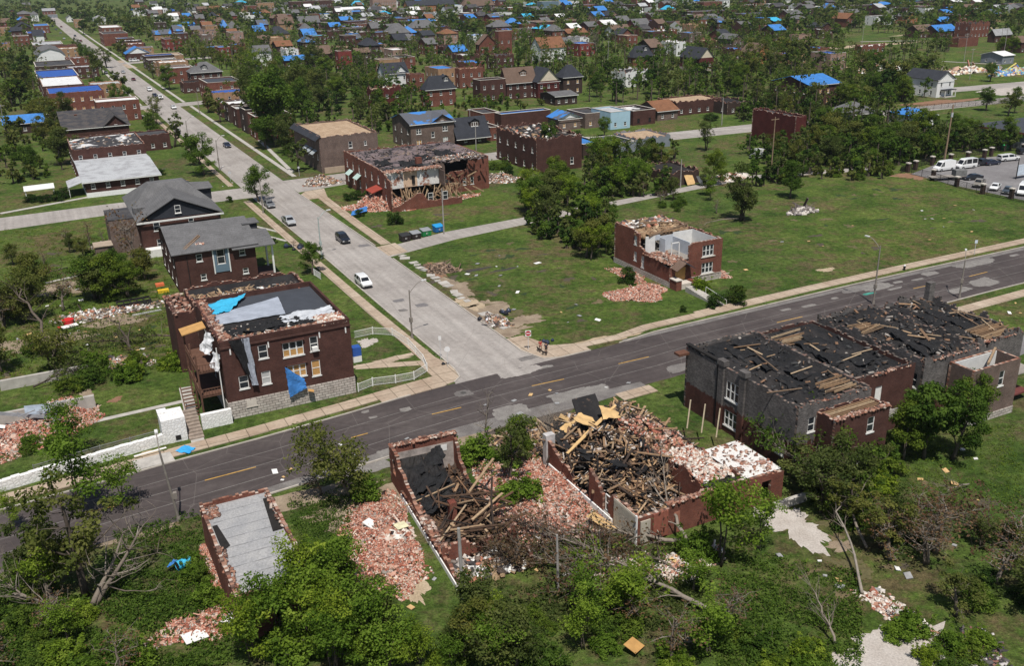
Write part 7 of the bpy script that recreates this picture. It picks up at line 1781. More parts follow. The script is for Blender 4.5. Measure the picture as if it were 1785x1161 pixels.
# bottom band of saplings and shrubs
fill_zone(((400, 1090), (620, 1075), (640, 1175), (360, 1175)), 10, ['bshrub', 'sapling', 'sapling'], (5.5, 8), (1.0, 1.4))
fill_zone(((470, 985), (600, 1010), (610, 1080), (470, 1075)), 7, ['bshrub', 'sapling'], (5, 7), (1.0, 1.3))
fill_zone(((610, 1085), (930, 1105), (930, 1190), (610, 1190)), 24, ['bshrub', 'shrub', 'sapling', 'sapling', 'olive'], (3.5, 6), (1.0, 1.5))
fill_zone(((900, 1075), (1260, 1080), (1290, 1190), (900, 1190)), 18, ['bshrub', 'shrub', 'sapling', 'twiggy'], (3.5, 6.5), (1.0, 1.6))
fill_zone(((960, 990), (1200, 1000), (1230, 1070), (980, 1060)), 5, ['bshrub', 'sapling', 'shrub'], (3, 5), (1.1, 1.7))
fill_zone(((0, 1060), (300, 1090), (340, 1190), (-40, 1190)), 14, ['shrub', 'bshrub', 'sapling', 'twiggy'], (4, 6.5), (1.0, 1.5))
fill_zone(((-20, 940), (110, 970), (100, 1060), (-30, 1060)), 7, ['shrub', 'sparse', 'sapling'], (5, 7), (1.0, 1.4))
fill_zone(((1470, 890), (1650, 880), (1650, 1000), (1540, 990)), 16, ['shrub', 'sparse', 'dshrub', 'twiggy'], (4, 6.5), (1.1, 1.7))
fill_zone(((1630, 980), (1800, 900), (1810, 1110), (1670, 1110)), 12, ['shrub', 'dshrub', 'twiggy', 'sparse'], (3.5, 6), (1.1, 1.7))
fill_zone(((1280, 1110), (1440, 1100), (1430, 1180), (1270, 1180)), 8, ['shrub', 'bshrub'], (3, 6), (1.1, 1.7)); fill_zone(((1560, 1100), (1800, 1090), (1800, 1180), (1600, 1180)), 7, ['bshrub', 'shrub'], (3.5, 6), (1.1, 1.6))
fill_zone(((1350, 840), (1460, 860), (1490, 920), (1390, 880)), 12, ['dshrub', 'shrub', 'sparse'], (5, 7), (1.0, 1.6)); fill_zone(((1430, 800), (1560, 820), (1540, 870), (1430, 860)), 7, ['shrub', 'bshrub'], (6, 9), (1.1, 1.6))
fill_zone(((330, 960), (385, 970), (390, 1060), (340, 1060)), 4, ['bshrub', 'shrub'], (4, 6))
# left yards
fill_zone(((150, 500), (300, 470), (305, 520), (170, 530)), 9, ['shrub', 'olive', 'full'], (5, 7.5), (1.0, 1.4)); fill_zone(((0, 520), (120, 490), (130, 640), (0, 680)), 11, ['olive', 'shrub', 'sparse', 'twiggy'], (4.5, 8.5)); fill_zone(((80, 640), (340, 610), (340, 640), (90, 690)), 12, ['shrub', 'bshrub', 'shrub'], (5, 8), (1.0, 1.6)); fill_zone(((0, 420), (220, 410), (230, 450), (0, 480)), 10, ['shrub', 'olive', 'twiggy'], (3, 5.5)); fill_zone(((20, 780), (190, 760), (190, 800), (20, 820)), 4, ['shrub', 'bshrub'], (4, 7))
fill_zone(((0, 200), (120, 210), (110, 320), (0, 330)), 14, ['full', 'far', 'shrub', 'olive'], (6, 11)); fill_zone(((0, 100), (70, 110), (80, 200), (0, 200)), 12, ['far', 'fardark', 'farsparse'], (8, 12)); fill_zone(((200, 170), (250, 160), (255, 200), (200, 210)), 3, ['full', 'shrub'], (6, 9))
# grove left of centre, grove in the middle
fill_zone(((420, 130), (560, 110), (600, 190), (430, 225)), 24, ['full', 'sparse', 'olive', 'olive', 'sapling'], (8, 14)); fill_zone(((450, 200), (520, 210), (505, 270), (460, 275)), 6, ['full', 'shrub', 'olive'], (7, 12)); fill_zone(((590, 150), (650, 160), (700, 230), (600, 200)), 12, ['full', 'far', 'olive', 'sparse'], (6, 10))
fill_zone(((905, 345), (1050, 320), (1070, 420), (920, 400)), 16, ['sapling', 'olive', 'full', 'sparse', 'shrub', 'sapling'], (5, 8.5), (1.1, 1.5)); fill_zone(((1000, 420), (1070, 400), (1075, 465), (1010, 455)), 7, ['sapling', 'shrub', 'olive'], (5, 8), (1, 1.3)); fill_zone(((1020, 290), (1170, 280), (1160, 345), (1040, 340)), 12, ['sapling', 'olive', 'full', 'sparse'], (6, 10), (1.0, 1.3)); fill_zone(((930, 310), (1010, 310), (1000, 350), (930, 350)), 5, ['full', 'shrub'], (6, 9)); fill_zone(((1110, 335), (1260, 340), (1270, 380), (1150, 370)), 6, ['shrub', 'farshrub', 'twiggy'], (3, 6))
fill_zone(((840, 270), (870, 275), (900, 310), (850, 300)), 3, ['shrub', 'dshrub'], (6, 9)); fill_zone(((800, 200), (850, 170), (860, 190), (820, 215)), 3, ['dshrub', 'shrub'], (9, 12))
# right woods
fill_zone(((1040, 130), (1300, 130), (1310, 175), (1030, 178)), 22, ['far', 'fardark', 'full', 'far'], (6, 10)); fill_zone(((1250, 175), (1420, 190), (1440, 235), (1330, 232)), 10, ['full', 'olive', 'sparse'], (6, 10)); fill_zone(((1450, 185), (1570, 165), (1600, 200), (1480, 220)), 11, ['full', 'fardark', 'far'], (7, 11))
fill_zone(((1420, 235), (1600, 225), (1640, 275), (1430, 290)), 22, ['full', 'olive', 'shrub', 'big', 'shrub'], (6, 9), (1, 1.4)); fill_zone(((1310, 262), (1430, 262), (1440, 300), (1320, 330)), 7, ['olive', 'shrub', 'sparse', 'twiggy'], (5, 9)); fill_zone(((1640, 232), (1740, 240), (1760, 262), (1650, 262)), 8, ['shrub', 'full', 'farshrub'], (5, 8)); fill_zone(((1530, 288), (1590, 280), (1590, 296), (1530, 304)), 4, ['farshrub', 'shrub'], (4, 6))
fill_zone(((1500, 135), (1620, 130), (1580, 160), (1500, 165)), 6, ['full', 'sparse', 'far'], (9, 13)); fill_zone(((1330, 90), (1500, 100), (1480, 150), (1340, 140)), 8, ['farsparse', 'far', 'farsparse'], (9, 14))
fill_zone(((1690, 195), (1780, 185), (1780, 205), (1700, 208)), 3, ['full', 'sparse'], (7, 9))
# wording: each tree by the landmark it stands at; trees nothing tells apart share the wording and a group
seen = {}
for t, kind, px, py, h in TREES:
    size = ''
    if 'shrub' not in kind: size = 'tall ' if h > 11 else ('short ' if h < 7 else '')
    lb = size + KINDW[kind]; lb += ' ' + near_phrase(px, py, 16 - len(lb.split()))
    t['label'] = lb
    seen.setdefault(t['label'], []).append(t)
for lb, ts in seen.items():
    if len(ts) > 1:
        for t in ts: t['group'] = lb.split(' just ')[0].split(' in front')[0] + 's ' + lb[len(lb.split(' just ')[0].split(' in front')[0]) + 1:]
# background trees past the three hundred that show largest: one mass per stretch of town
LV = [LEAFS['dark'], LEAFS['green'], LEAFS['olive']]
def cover(label, quads, hr=(6, 12)):
    Vs, Qs, Rs, Ms = [], [], [], []; nv = 0
    for (a, b, c, d), n in quads:
        a, b, c, d = [Vector((p[0], p[1], 0)) for p in (a, b, c, d)]; k = tr = 0
        while k < n and tr < n*6:
            tr += 1; s, t = random.random(), random.random(); p = (a*(1 - s) + b*s)*(1 - t) + (d*(1 - s) + c*s)*t
            u, v = UV(p.x, p.y)
            if any(f[0] - .5 < u < f[2] + .5 and f[1] - .5 < v < f[3] + .5 for f in FOOT) or (-12.5 < u < 12.5) or (118 < v < 143) or (-130 < u < 35 and (296 < v < 314 or 503 < v < 529)): continue
            k += 1; h = random.uniform(*hr)*random.choice((.45, .5, 1, 1, 1, 1.35)); g = W(u, v); w = h*random.uniform(.16, .30); cs, rs = [], []
            m = random.choice((0, 1, 1, 1, 2, 2, 2)); thin = random.random() < .45
            for q in range(7):
                z = random.uniform(.25, .95)*h; e = math.sin(min(1, z/h*1.1)*2.6)*w
                cs.append((g.x + random.gauss(0, e*.6), g.y + random.gauss(0, e*.6), z)); rs.append(random.uniform(.5, .95)*w*(.55 if thin else .9))
            V, Q, R = leaves_np(cs, rs, [15 if thin else 26]*7, random.uniform(.65, .9)*(1.0 if p.y > 70 else 1.5), RNG, .5)
            Vs.append(V); Qs.append(Q + nv); Rs.append(R); Ms.append(np.full(len(Q), m)); nv += len(V)
            x, y = g.x, g.y; T = np.array([(x - .25, y, 0), (x + .25, y, 0), (x + .12, y, h*.7), (x - .12, y, h*.7), (x, y - .25, 0), (x, y + .25, 0), (x, y + .12, h*.7), (x, y - .12, h*.7)])
            Vs.append(T); Qs.append(np.array([(0, 1, 2, 3), (4, 5, 6, 7)]) + nv); Rs.append(np.array([.3, .6])); Ms.append(np.full(2, 3)); nv += 8
    tag(inst('background_trees', np_mesh('background_trees', np.concatenate(Vs), np.concatenate(Qs), LV + [BARK], np.concatenate(Ms), np.concatenate(Rs))), label, 'trees', kind='stuff')
cover('background trees between the houses of the upper left streets', [(((235, 26), (460, 26), (450, 62), (235, 62)), 150), (((225, 62), (460, 62), (450, 130), (330, 100)), 150), (((0, 16), (75, 16), (62, 66), (0, 66)), 60), (((115, 20), (235, 20), (235, 60), (150, 60)), 50), (((330, 70), (460, 60), (450, 160), (420, 160)), 50), (((0, 66), (75, 66), (95, 200), (0, 210)), 60)])
cover('background trees between the houses of the upper centre', [(((450, 24), (900, 26), (900, 52), (450, 50)), 190), (((450, 50), (900, 52), (900, 92), (450, 90)), 200), (((450, 90), (890, 92), (880, 132), (450, 130)), 170), (((420, 130), (640, 130), (700, 200), (430, 200)), 70), (((600, 120), (660, 120), (740, 235), (640, 235)), 50), (((800, 130), (870, 130), (1010, 175), (860, 190)), 22)])
cover('background trees between the houses of the upper right', [(((900, 26), (1340, 30), (1340, 60), (900, 56)), 230), (((900, 56), (1340, 60), (1340, 96), (900, 92)), 190), (((900, 92), (1340, 96), (1340, 132), (900, 130)), 170), (((1020, 132), (1330, 132), (1340, 182), (1020, 182)), 110), (((1340, 26), (1790, 26), (1790, 56), (1340, 60)), 250), (((1330, 60), (1470, 60), (1470, 100), (1330, 100)), 90), (((1330, 100), (1480, 100), (1500, 175), (1340, 182)), 100), (((1480, 108), (1620, 100), (1640, 170), (1500, 180)), 60), (((1570, 72), (1660, 84), (1650, 96), (1570, 90)), 26), (((1330, 182), (1560, 182), (1600, 232), (1330, 240)), 60), (((1740, 60), (1790, 60), (1790, 76), (1740, 74)), 14)])
cover('low leafy scrub filling the right wood by the lot', [(((1400, 232), (1630, 228), (1650, 282), (1400, 300)), 300), (((1300, 255), (1420, 250), (1430, 305), (1310, 330)), 90), (((1250, 180), (1420, 190), (1440, 240), (1330, 236)), 110), (((1440, 180), (1580, 165), (1620, 228), (1440, 228)), 160), (((1640, 232), (1745, 242), (1765, 264), (1650, 266)), 70)], (2.5, 6.5))
cover('low scrub and brush between the houses of the upper half', [(((230, 60), (900, 60), (900, 130), (330, 120)), 420), (((900, 60), (1340, 60), (1340, 180), (900, 130)), 420), (((600, 130), (900, 130), (1000, 180), (650, 230)), 120), (((0, 60), (70, 60), (120, 300), (0, 330)), 160), (((1340, 100), (1480, 100), (1500, 180), (1340, 180)), 120), (((1350, 262), (1560, 285), (1560, 310), (1350, 330)), 60)], (1.6, 4.2))
cover('background trees along the left and right margins of the town', [(((-330, 12), (0, 12), (0, 330), (-330, 330)), 300), (((1790, 20), (2050, 20), (2050, 240), (1790, 200)), 120)], (4, 11))
cover('low leafy scrub of the middle grove', [(((900, 330), (1060, 310), (1075, 455), (930, 420)), 130), (((1020, 285), (1180, 275), (1170, 345), (1040, 345)), 90), (((420, 120), (640, 120), (700, 215), (440, 250)), 170), (((640, 160), (740, 160), (760, 240), (650, 235)), 60)], (2.5, 6.5))
# the wooded far distance, one mass
n = 2600
py = RNG.uniform(-34, 62, n); px = RNG.uniform(-60, 1850, n)
cs, rs = [], []
for x, y in zip(px, py):
    if y < -58: continue
    u, v = UV(x, y)
    if (-13 < u < 13 and v < 1240) or any(f[0] < u < f[2] and f[1] < v < f[3] for f in FOOT): continue
    if y > 34 and random.random() < .55: continue
    if x > 1440 and 52 < y < 62: continue
    g = W(u, v)
    for k in range(3):
        r = random.uniform(2.2, 4.2)
        cs.append((g.x + random.uniform(-4, 4), g.y + random.uniform(-4, 4), r*.8 + random.uniform(.5, 7))); rs.append(r)
V, Q, R = leaves_np(cs, rs, [16]*len(cs), 3.0, RNG, .7)
tag(inst('far_woods', np_mesh('far_woods', V, Q, [LEAFS['dark'], LEAFS['olive']], (RNG.random(len(Q)) < .5).astype(int), R)), 'dark mass of far off trees filling the top of the photo', 'woods', kind='stuff')
# weeds and long grass
def weeds(name, quad, n, size, mat, label, hmax=.35):
    pts = []
    a, b, c, d = [Vector((p[0], p[1], 0)) for p in quad]
    while len(pts) < n:
        s, t = random.random(), random.random(); p = (a*(1 - s) + b*s)*(1 - t) + (d*(1 - s) + c*s)*t
        u, v = UV(p.x, p.y)
        if any(f[0] + 1 < u < f[2] - 1 and f[1] + 1 < v < f[3] - 1 for f in FOOT): continue
        if math.sin(u*.55)*math.cos(v*.5) + .6*math.sin(u*1.7 + v*1.3) < random.uniform(-1.2, .7): continue
        g = W(u, v); pts.append((g.x, g.y, random.uniform(.02, hmax)))
    V, Q, R = leaves_np(pts, [.35]*n, [5]*n, size, RNG, .6)
    V[:, 2] = np.maximum(V[:, 2], .01)
    tag(inst(name, np_mesh(name, V, Q, [mat], None, R)), label, 'weeds', kind='stuff')
weeds('weeds', ((1250, 950), (1500, 1000), (1500, 1170), (1250, 1170)), 2600, .22, LEAFS['green'], 'long bright weeds in the lower right yard'); weeds('weeds', ((1500, 760), (1800, 740), (1800, 900), (1500, 880)), 1600, .16, LEAFS['green'], 'grass tufts on the right yard behind the burnt row', .12)
weeds('weeds', ((200, 930), (380, 880), (380, 1090), (180, 1090)), 2000, .22, LEAFS['green'], 'long grass left of the grey roofed shop'); weeds('weeds', ((500, 870), (690, 840), (640, 960), (520, 960)), 1200, .18, LEAFS['green'], 'long grass right of the grey roofed shop', .2)
weeds('weeds', ((0, 400), (300, 400), (310, 640), (0, 680)), 3000, .24, LEAFS['green'], 'long grass in the left back yards', .25); weeds('weeds', ((0, 1040), (400, 1040), (400, 1170), (0, 1170)), 2500, .26, LEAFS['green'], 'undergrowth along the bottom left')
weeds('weeds', ((860, 940), (1240, 960), (1240, 1100), (860, 1100)), 2600, .26, LEAFS['olive'], 'undergrowth among the fallen branches')
# fallen trees
def fallen(label, p0, p1, r0, nb, mat=PALEBARK, seed=1, z1=.8, spread=2.2, leafk=0, lift=.35, lf='olive', z0=.4):
    rn = random.Random(seed); a, b = gp(*p0), gp(*p1); a.z = z0; b.z = z1; r0 *= .72; nb = int(nb*1.4)
    t = thing('fallen_tree', label, 'tree', a)
    tk = MB(); L = (b - a).length; pts = []
    for i in range(9):
        p = (b - a)*(i/8); p += Vector((rn.uniform(-.03, .03), rn.uniform(-.03, .03), 0))*L; p.z += math.sin(i/8*math.pi)*L*.04; pts.append(p)
    tk.tube(pts, [r0*(1 - .095*i) for i in range(9)], 7)
    tips = []
    for i in range(nb):
        k = rn.randint(2, 8); d = (b - a).normalized() + Vector((rn.uniform(-1, 1), rn.uniform(-1, 1), rn.uniform(-.1, .9)*lift*2))
        bp = curve(pts[k], d, rn.uniform(.5, 1.0)*spread*1.6, 5, .22, -.02, rn)
        rr = r0*.36*(1 - .05*k)
        tk.tube(bp, [rr*(1 - .18*q) for q in range(6)], 5); tips.append(bp[-1]); tips.append(bp[3])
        for q in range(3):
            sp = curve(bp[rn.randint(1, 5)], d + Vector((rn.uniform(-1, 1), rn.uniform(-1, 1), rn.uniform(-.2, .7))), rn.uniform(.3, .7)*spread, 3, .3, -.02, rn)
            tk.tube(sp, [rr*.34, rr*.24, rr*.15, rr*.06], 3); tips.append(sp[-1])
    tk.build('trunk', [mat], t, True)
    if leafk:
        V, Q, R = leaves_np([tuple(p) for p in tips], [.55]*len(tips), [leafk]*len(tips), .32, np.random.default_rng(seed), .4)
        inst('crown', np_mesh('crown', V, Q, [LEAFS[lf]], None, R), t)
    return t
fallen('long fallen grey tree lying from the bottom centre toward the lattice siding', (1205, 955), (1010, 940), .34, 22, seed=3, spread=2.6); fallen('broken limb arching up against the timber ruin siding', (1200, 950), (1135, 905), .30, 8, seed=4, z1=4.0, spread=1.6)
fallen('fallen brown branched tree in the lower centre', (1160, 1040), (930, 930), .30, 30, seed=5, spread=3.2, leafk=3, lf='brown'); fallen('second fallen grey trunk crossing below the charred ruin', (1250, 1075), (1050, 1000), .36, 16, seed=6, spread=2.4, leafk=8, lf='bright'); fallen('dry brown fallen crown right of the charred ruin back', (1000, 1000), (890, 975), .2, 34, seed=7, spread=2.4, leafk=6, lf='brown')
fallen('pale forked fallen tree right of the timber ruin', (1480, 900), (1355, 815), .22, 26, seed=8, z1=2.5, spread=2.8, leafk=10, lf='green'); fallen('second pale fallen trunk crossing the forked one', (1510, 960), (1440, 800), .2, 24, seed=9, z1=3.5, spread=2.6, leafk=14, lf='green'); fallen('bare broken limbs right of the gravel yard', (1500, 1040), (1440, 870), .2, 12, seed=10, z1=2.0, spread=2.0)
fallen('white birch like log at the ruin east side on the big lot', (1290, 384), (1215, 402), .22, 3, seed=11, spread=1.4); fallen('broken trunk lying in the right wood by the lot', (1395, 285), (1470, 235), .5, 14, mat=BARK, seed=12, z1=4, spread=5, leafk=4); fallen('brown fallen tree in the left back yards', (250, 640), (205, 590), .35, 10, mat=BARK, seed=13, z1=3.0, spread=2.4)
fallen('leaning dark trunk in the upper left yards', (100, 628), (40, 560), .4, 12, mat=BARK, seed=14, z1=6.5, spread=3.0, leafk=6); fallen('heap of dry pale twigs left of the timber ruin', (945, 790), (960, 745), .12, 60, seed=15, z1=1.2, spread=2.0); fallen('long limbs sprawling at the bottom left', (110, 1080), (10, 1050), .25, 16, seed=16, z1=2.0, spread=3.0); fallen('bare twiggy limbs at the bottom right centre', (1455, 1130), (1410, 1070), .16, 14, seed=17, z1=2.6, spread=1.8)
fallen('dead branches at the right edge bank', (1790, 980), (1700, 930), .22, 22, mat=BARK, seed=18, z1=1.6, spread=3.0, leafk=6, lf='brown'); fallen('thin dry tree stuck in the timber heap', (1165, 905), (1150, 840), .14, 16, seed=19, z1=5.0, spread=1.8); fallen('fallen white limb on the big green lot', (1380, 374), (1415, 366), .2, 8, seed=20, spread=1.6); fallen('uprooted brush by the right yard centre', (1690, 850), (1640, 870), .12, 20, seed=21, spread=2.0)
for i, (p, q, k) in enumerate((((1010, 965), (905, 925), 0), ((1090, 1010), (960, 985), 0), ((1180, 1000), (1060, 955), 3), ((1130, 1060), (1000, 1040), 4), ((960, 960), (870, 1000), 0))): fallen('grey brown fallen limbs tangled in the lower centre yard', p, q, .16, 26, mat=(BARK, PALEBARK)[i % 2], seed=30 + i, z1=.9, spread=2.6, leafk=k, lf='brown')['group'] = 'fallen limbs of the lower centre yard'
for i, (p, q) in enumerate((((60, 610), (140, 630)), ((120, 470), (60, 500)), ((230, 600), (160, 610)), ((60, 680), (130, 660)), ((300, 590), (240, 600)))): fallen('fallen limbs strewn over the left back yards', p, q, .2, 18, mat=BARK, seed=40 + i, z1=1.2, spread=2.6, leafk=4)['group'] = 'fallen limbs of the left back yards'
# ------------------------------------------------------------------ vehicles
def paint(name, c, rough=.28):
    if name in _mats: return _mats[name]
    m, nt, b = new_mat(name)
    setc(nt, b, ramp(nt, noise(nt, obj_vec(nt), 3, 4), [(.3, sc3(c, .92)), (.7, sc3(c, 1.05))]), rough, .5)
    b.inputs['Coat Weight'].default_value = .5; b.inputs['Coat Roughness'].default_value = .1
    _mats[name] = m; return m
TYRE = plain('tyre rubber', (.022, .022, .023), .9, .1, 2); RIM = plain('alloy rim', (.35, .35, .36), .4, .1, 2, .5, .6); LAMP = plain('headlight lens', (.75, .75, .74), .2, .05, 2); TAIL = plain('tail light lens', (.35, .02, .02), .3, .05, 2); AGLASS = plain('tinted car glass', (.016, .018, .021), .08, .2, 1, .6)
# stations: (x, bottom, belt, top, half width, top half width); glass flags per gap
SHAPES = {
 'suv': ([(-2.40, .45, .85, .90, .80, .72), (-2.36, .38, 1.12, 1.16, .94, .86), (-2.15, .36, 1.15, 1.66, .96, .74), (-1.2, .34, 1.13, 1.74, .97, .74), (.2, .34, 1.10, 1.72, .97, .73), (.62, .34, 1.08, 1.62, .97, .71), (1.35, .34, 1.02, 1.06, .96, .82), (2.15, .36, .92, .96, .93, .80), (2.42, .42, .78, .82, .82, .74)], 1.45, .38),
 'sedan': ([(-2.35, .42, .80, .84, .78, .70), (-2.28, .34, .98, 1.02, .90, .82), (-1.6, .30, 1.0, 1.06, .92, .80), (-.95, .28, .98, 1.42, .93, .66), (.2, .28, .96, 1.44, .93, .66), (.45, .28, .95, 1.40, .93, .66), (1.1, .28, .90, .95, .92, .80), (2.0, .30, .80, .85, .90, .76), (2.35, .36, .66, .70, .80, .72)], 1.40, .34),
 'pickup': ([(-2.85, .50, 1.0, 1.05, .92, .90), (-2.8, .42, 1.12, 1.16, .97, .94), (-.75, .40, 1.14, 1.18, .98, .95), (-.70, .40, 1.14, 1.74, .98, .74), (.75, .40, 1.12, 1.76, .98, .74), (.95, .40, 1.10, 1.70, .98, .72), (1.55, .40, 1.08, 1.12, .97, .86), (2.55, .42, .98, 1.02, .95, .84), (2.80, .48, .84, .88, .86, .78)], 1.75, .40),
 'cappickup': ([(-3.0, .50, 1.1, 1.2, .92, .84), (-2.95, .42, 1.14, 1.72, .97, .78), (-.78, .40, 1.14, 1.80, .98, .76), (-.72, .40, 1.14, 1.84, .98, .74), (1.0, .40, 1.12, 1.84, .98, .74), (1.2, .40, 1.10, 1.78, .98, .72), (1.75, .40, 1.10, 1.16, .97, .86), (2.75, .42, 1.02, 1.08, .95, .86), (3.0, .48, .88, .94, .88, .80)], 1.9, .42),
 'van': ([(-2.9, .40, 1.2, 2.3, .96, .86), (-2.85, .36, 1.25, 2.5, 1.0, .88), (-1.0, .34, 1.25, 2.55, 1.0, .88), (.9, .34, 1.25, 2.52, 1.0, .87), (1.5, .34, 1.22, 2.3, 1.0, .84), (2.2, .34, 1.18, 1.24, .98, .84), (2.75, .36, 1.02, 1.08, .94, .84), (2.95, .42, .8, .86, .86, .78)], 1.8, .38),
}
_cm = {}
def car_meshes(shape, pm, glassgaps, cargo_open):
    key = (shape, pm.name)
    if key in _cm: return _cm[key]
    st, wb, wr = SHAPES[shape]
    body, gl = MB(), MB()
    def ring(s):
        x, zb, zl, zt, w, wt = s
        zs = zb + (zl - zb)*.55
        return [(x, -w*.94, zb), (x, -w, zs), (x, -w*.97, zl), (x, -wt, zt), (x, wt, zt), (x, w*.97, zl), (x, w, zs), (x, w*.94, zb)]
    R = [ring(s) for s in st]
    for i in range(len(R) - 1):
        a, b = R[i], R[i + 1]
        for k in range(7):
            up = k in (2, 4); tall = max(st[i][3] - st[i][2], st[i + 1][3] - st[i + 1][2]) > .3
            g = False
            if up and tall and shape != 'van': g = True
            if up and shape == 'van': g = i in (3, 4) or (glassgaps and i in (1, 2))
            if k == 3 and abs(st[i + 1][3] - st[i][3]) > .25: g = shape not in ('van',) or st[i][3] > st[i + 1][3]
            f = (a[k], b[k], b[k + 1], a[k + 1])
            body.quad(*f, 0)
            if g:
                c = sum((Vector(p) for p in f), Vector())/4
                n = (Vector(f[1]) - Vector(f[0])).cross(Vector(f[3]) - Vector(f[0])); n = n.normalized() if n.length > 1e-6 else Vector((0, 0, 1))
                if n.dot(c - Vector((0, 0, .8))) < 0: n = -n
                gl.quad(*[c + (Vector(p) - c)*.86 + n*.012 for p in f])
        body.quad(a[7], b[7], b[0], a[0], 0)
    body.poly(R[0][::-1]); body.poly(R[-1])
    if shape in ('van', 'suv', 'cappickup'):
        x = st[1][0]; w = st[1][5]; gl.quad((x - .05, -w*.75, st[1][2] + .1), (x - .05, w*.75, st[1][2] + .1), (x + .02, w*.7, st[1][3] - .12), (x + .02, -w*.7, st[1][3] - .12))
    if shape == 'pickup':
        body.quad((-2.7, -.82, 1.19), (-.85, -.82, 1.19), (-.85, .82, 1.19), (-2.7, .82, 1.19), 1)
    bm = body.mesh('body', [pm, BLACK]); gm = gl.mesh('windows', [AGLASS])
    t = MB(); t.tube([(0, -.12, 0), (0, .12, 0)], [wr, wr], 16)
    r = MB(); r.tube([(0, -.13, 0), (0, .13, 0)], [wr*.6, wr*.6], 10)
    h = MB(); h.box((0, 0, 0), (.1, .34, .14)); hm = h.mesh('headlight', [LAMP]); tm = h.mesh('tail_light', [TAIL])
    bp = MB(); bp.box((0, 0, 0), (.12, st[0][4]*1.7, .18)); bpm = bp.mesh('bumper', [plain('dark bumper', (.05, .05, .052), .7)])
    _cm[key] = (bm, gm, t.mesh('wheel', [TYRE]), r.mesh('rim', [RIM]), hm, tm, bpm)
    return _cm[key]
def car(name, label, shape, pm, px, py, heading, cat='car', group=None, glassgaps=False, uv=None):
    """px, py: ground under the middle of the vehicle; heading: radians from +u toward +v"""
    m = car_meshes(shape, pm, glassgaps, False); st, wb, wr = SHAPES[shape]
    loc = W(*uv) if uv else gp(px, py)
    t = thing(name, label, cat, loc + Vector((0, 0, .02)), AZ + heading, group)
    inst('body', m[0], t); inst('windows', m[1], t)
    for sx in (-1, 1):
        for sy in (-1, 1):
            w = inst('wheel', m[2], t, (sx*wb*(1.0 if sx > 0 else .95), sy*(st[3][4] - .10), wr)); inst('rim', m[3], w)
    xf = st[-1][0]; xr = st[0][0]
    for sy in (-1, 1):
        inst('headlight', m[4], t, (xf - .03, sy*st[-1][4]*.72, st[-1][2] - .1)); inst('tail_light', m[5], t, (xr + .05, sy*st[0][4]*.85, st[0][2] - .02))
    inst('bumper', m[6], t, (xf + .02, 0, st[-1][1] + .06)); inst('bumper', m[6], t, (xr - .02, 0, st[0][1] + .06))
    return t
S = -math.pi/2; N = math.pi/2
car('suv', 'white sports utility car parked on the near side street', 'suv', paint('white paint', (.78, .78, .77)), 634, 497, S)
car('suv', 'black car driving down the side street', 'suv', paint('black paint', (.012, .014, .02)), 598, 421, S)
car('pickup_truck', 'silver pickup truck parked on the left of the side street', 'pickup', paint('silver paint', (.40, .41, .42)), 504, 390, S, 'pickup truck')
car('sedan', 'grey sedan half under the round street tree', 'sedan', paint('grey paint', (.20, .205, .215)), 470, 360, S)
car('sedan', 'dark car with a blue patch on the side street beyond the crossing', 'sedan', paint('navy paint', (.02, .025, .05)), 396, 256, S)
car('sedan', 'silver car near the boulevard of trees, closer to the lower lamp', 'sedan', paint('silver paint', (.40, .41, .42)), 309, 231, N); car('sedan', 'white car coming down by the second crossing', 'sedan', paint('white paint', (.78, .78, .77)), 303, 189, S)
car('suv', 'white pickup like car parked behind the white coming car', 'suv', paint('white paint', (.78, .78, .77)), 280, 172, S); car('suv', 'dark blue car parked beside the white one on the side street', 'sedan', paint('navy paint', (.02, .025, .05)), 270, 168, S); car('suv', 'second white car in the parked line on the side street', 'suv', paint('white paint', (.78, .78, .77)), 261, 158, S); car('sedan', 'dark red car in the parked line on the side street', 'sedan', paint('dark red paint', (.12, .015, .02)), 233, 140, S)
car('sedan', 'grey car at the left kerb of the distant side street', 'sedan', paint('grey paint', (.20, .205, .215)), 185, 128, N); car('van', 'pale van at the left kerb of the distant side street', 'van', paint('white paint', (.78, .78, .77)), 201, 136, N, 'van'); car('sedan', 'light blue car at the left kerb of the distant side street', 'sedan', paint('light blue paint', (.25, .32, .42)), 206, 144, N); car('sedan', 'silver car parked right of the pale van', 'sedan', paint('silver paint', (.40, .41, .42)), 215, 127, S); car('suv', 'white car half under the tall torn tree', 'suv', paint('white paint', (.78, .78, .77)), 186, 106, S)
car('pickup_truck', 'white truck in the driveway near the blue bungalow', 'cappickup', paint('white paint', (.78, .78, .77)), 234, 107, .1, 'pickup truck')
for i, (px, py, c) in enumerate(((112, 68, 'silver paint'), (106, 58, 'grey paint'), (98, 52, 'navy paint'), (92, 46, 'black paint'), (131, 63, 'navy paint'), (141, 72, 'dark red paint'), (107, 47, 'dark red paint'), (88, 38, 'grey paint'))):
    car('sedan', ('small distant car parked in the far street rows beyond the dark crossing'), 'sedan', _mats[c], px, py, S, group='distant cars parked at the far end of the side street')
car('van', 'white delivery van with a dark stripe in the parking lot', 'van', paint('white paint', (.78, .78, .77)), 1645, 297, math.pi*.98, 'van')
car('van', 'white passenger van with a row of dark windows in the parking lot', 'van', paint('pearl white paint', (.76, .76, .75)), 1683, 293, math.pi*.97, 'van', glassgaps=True)
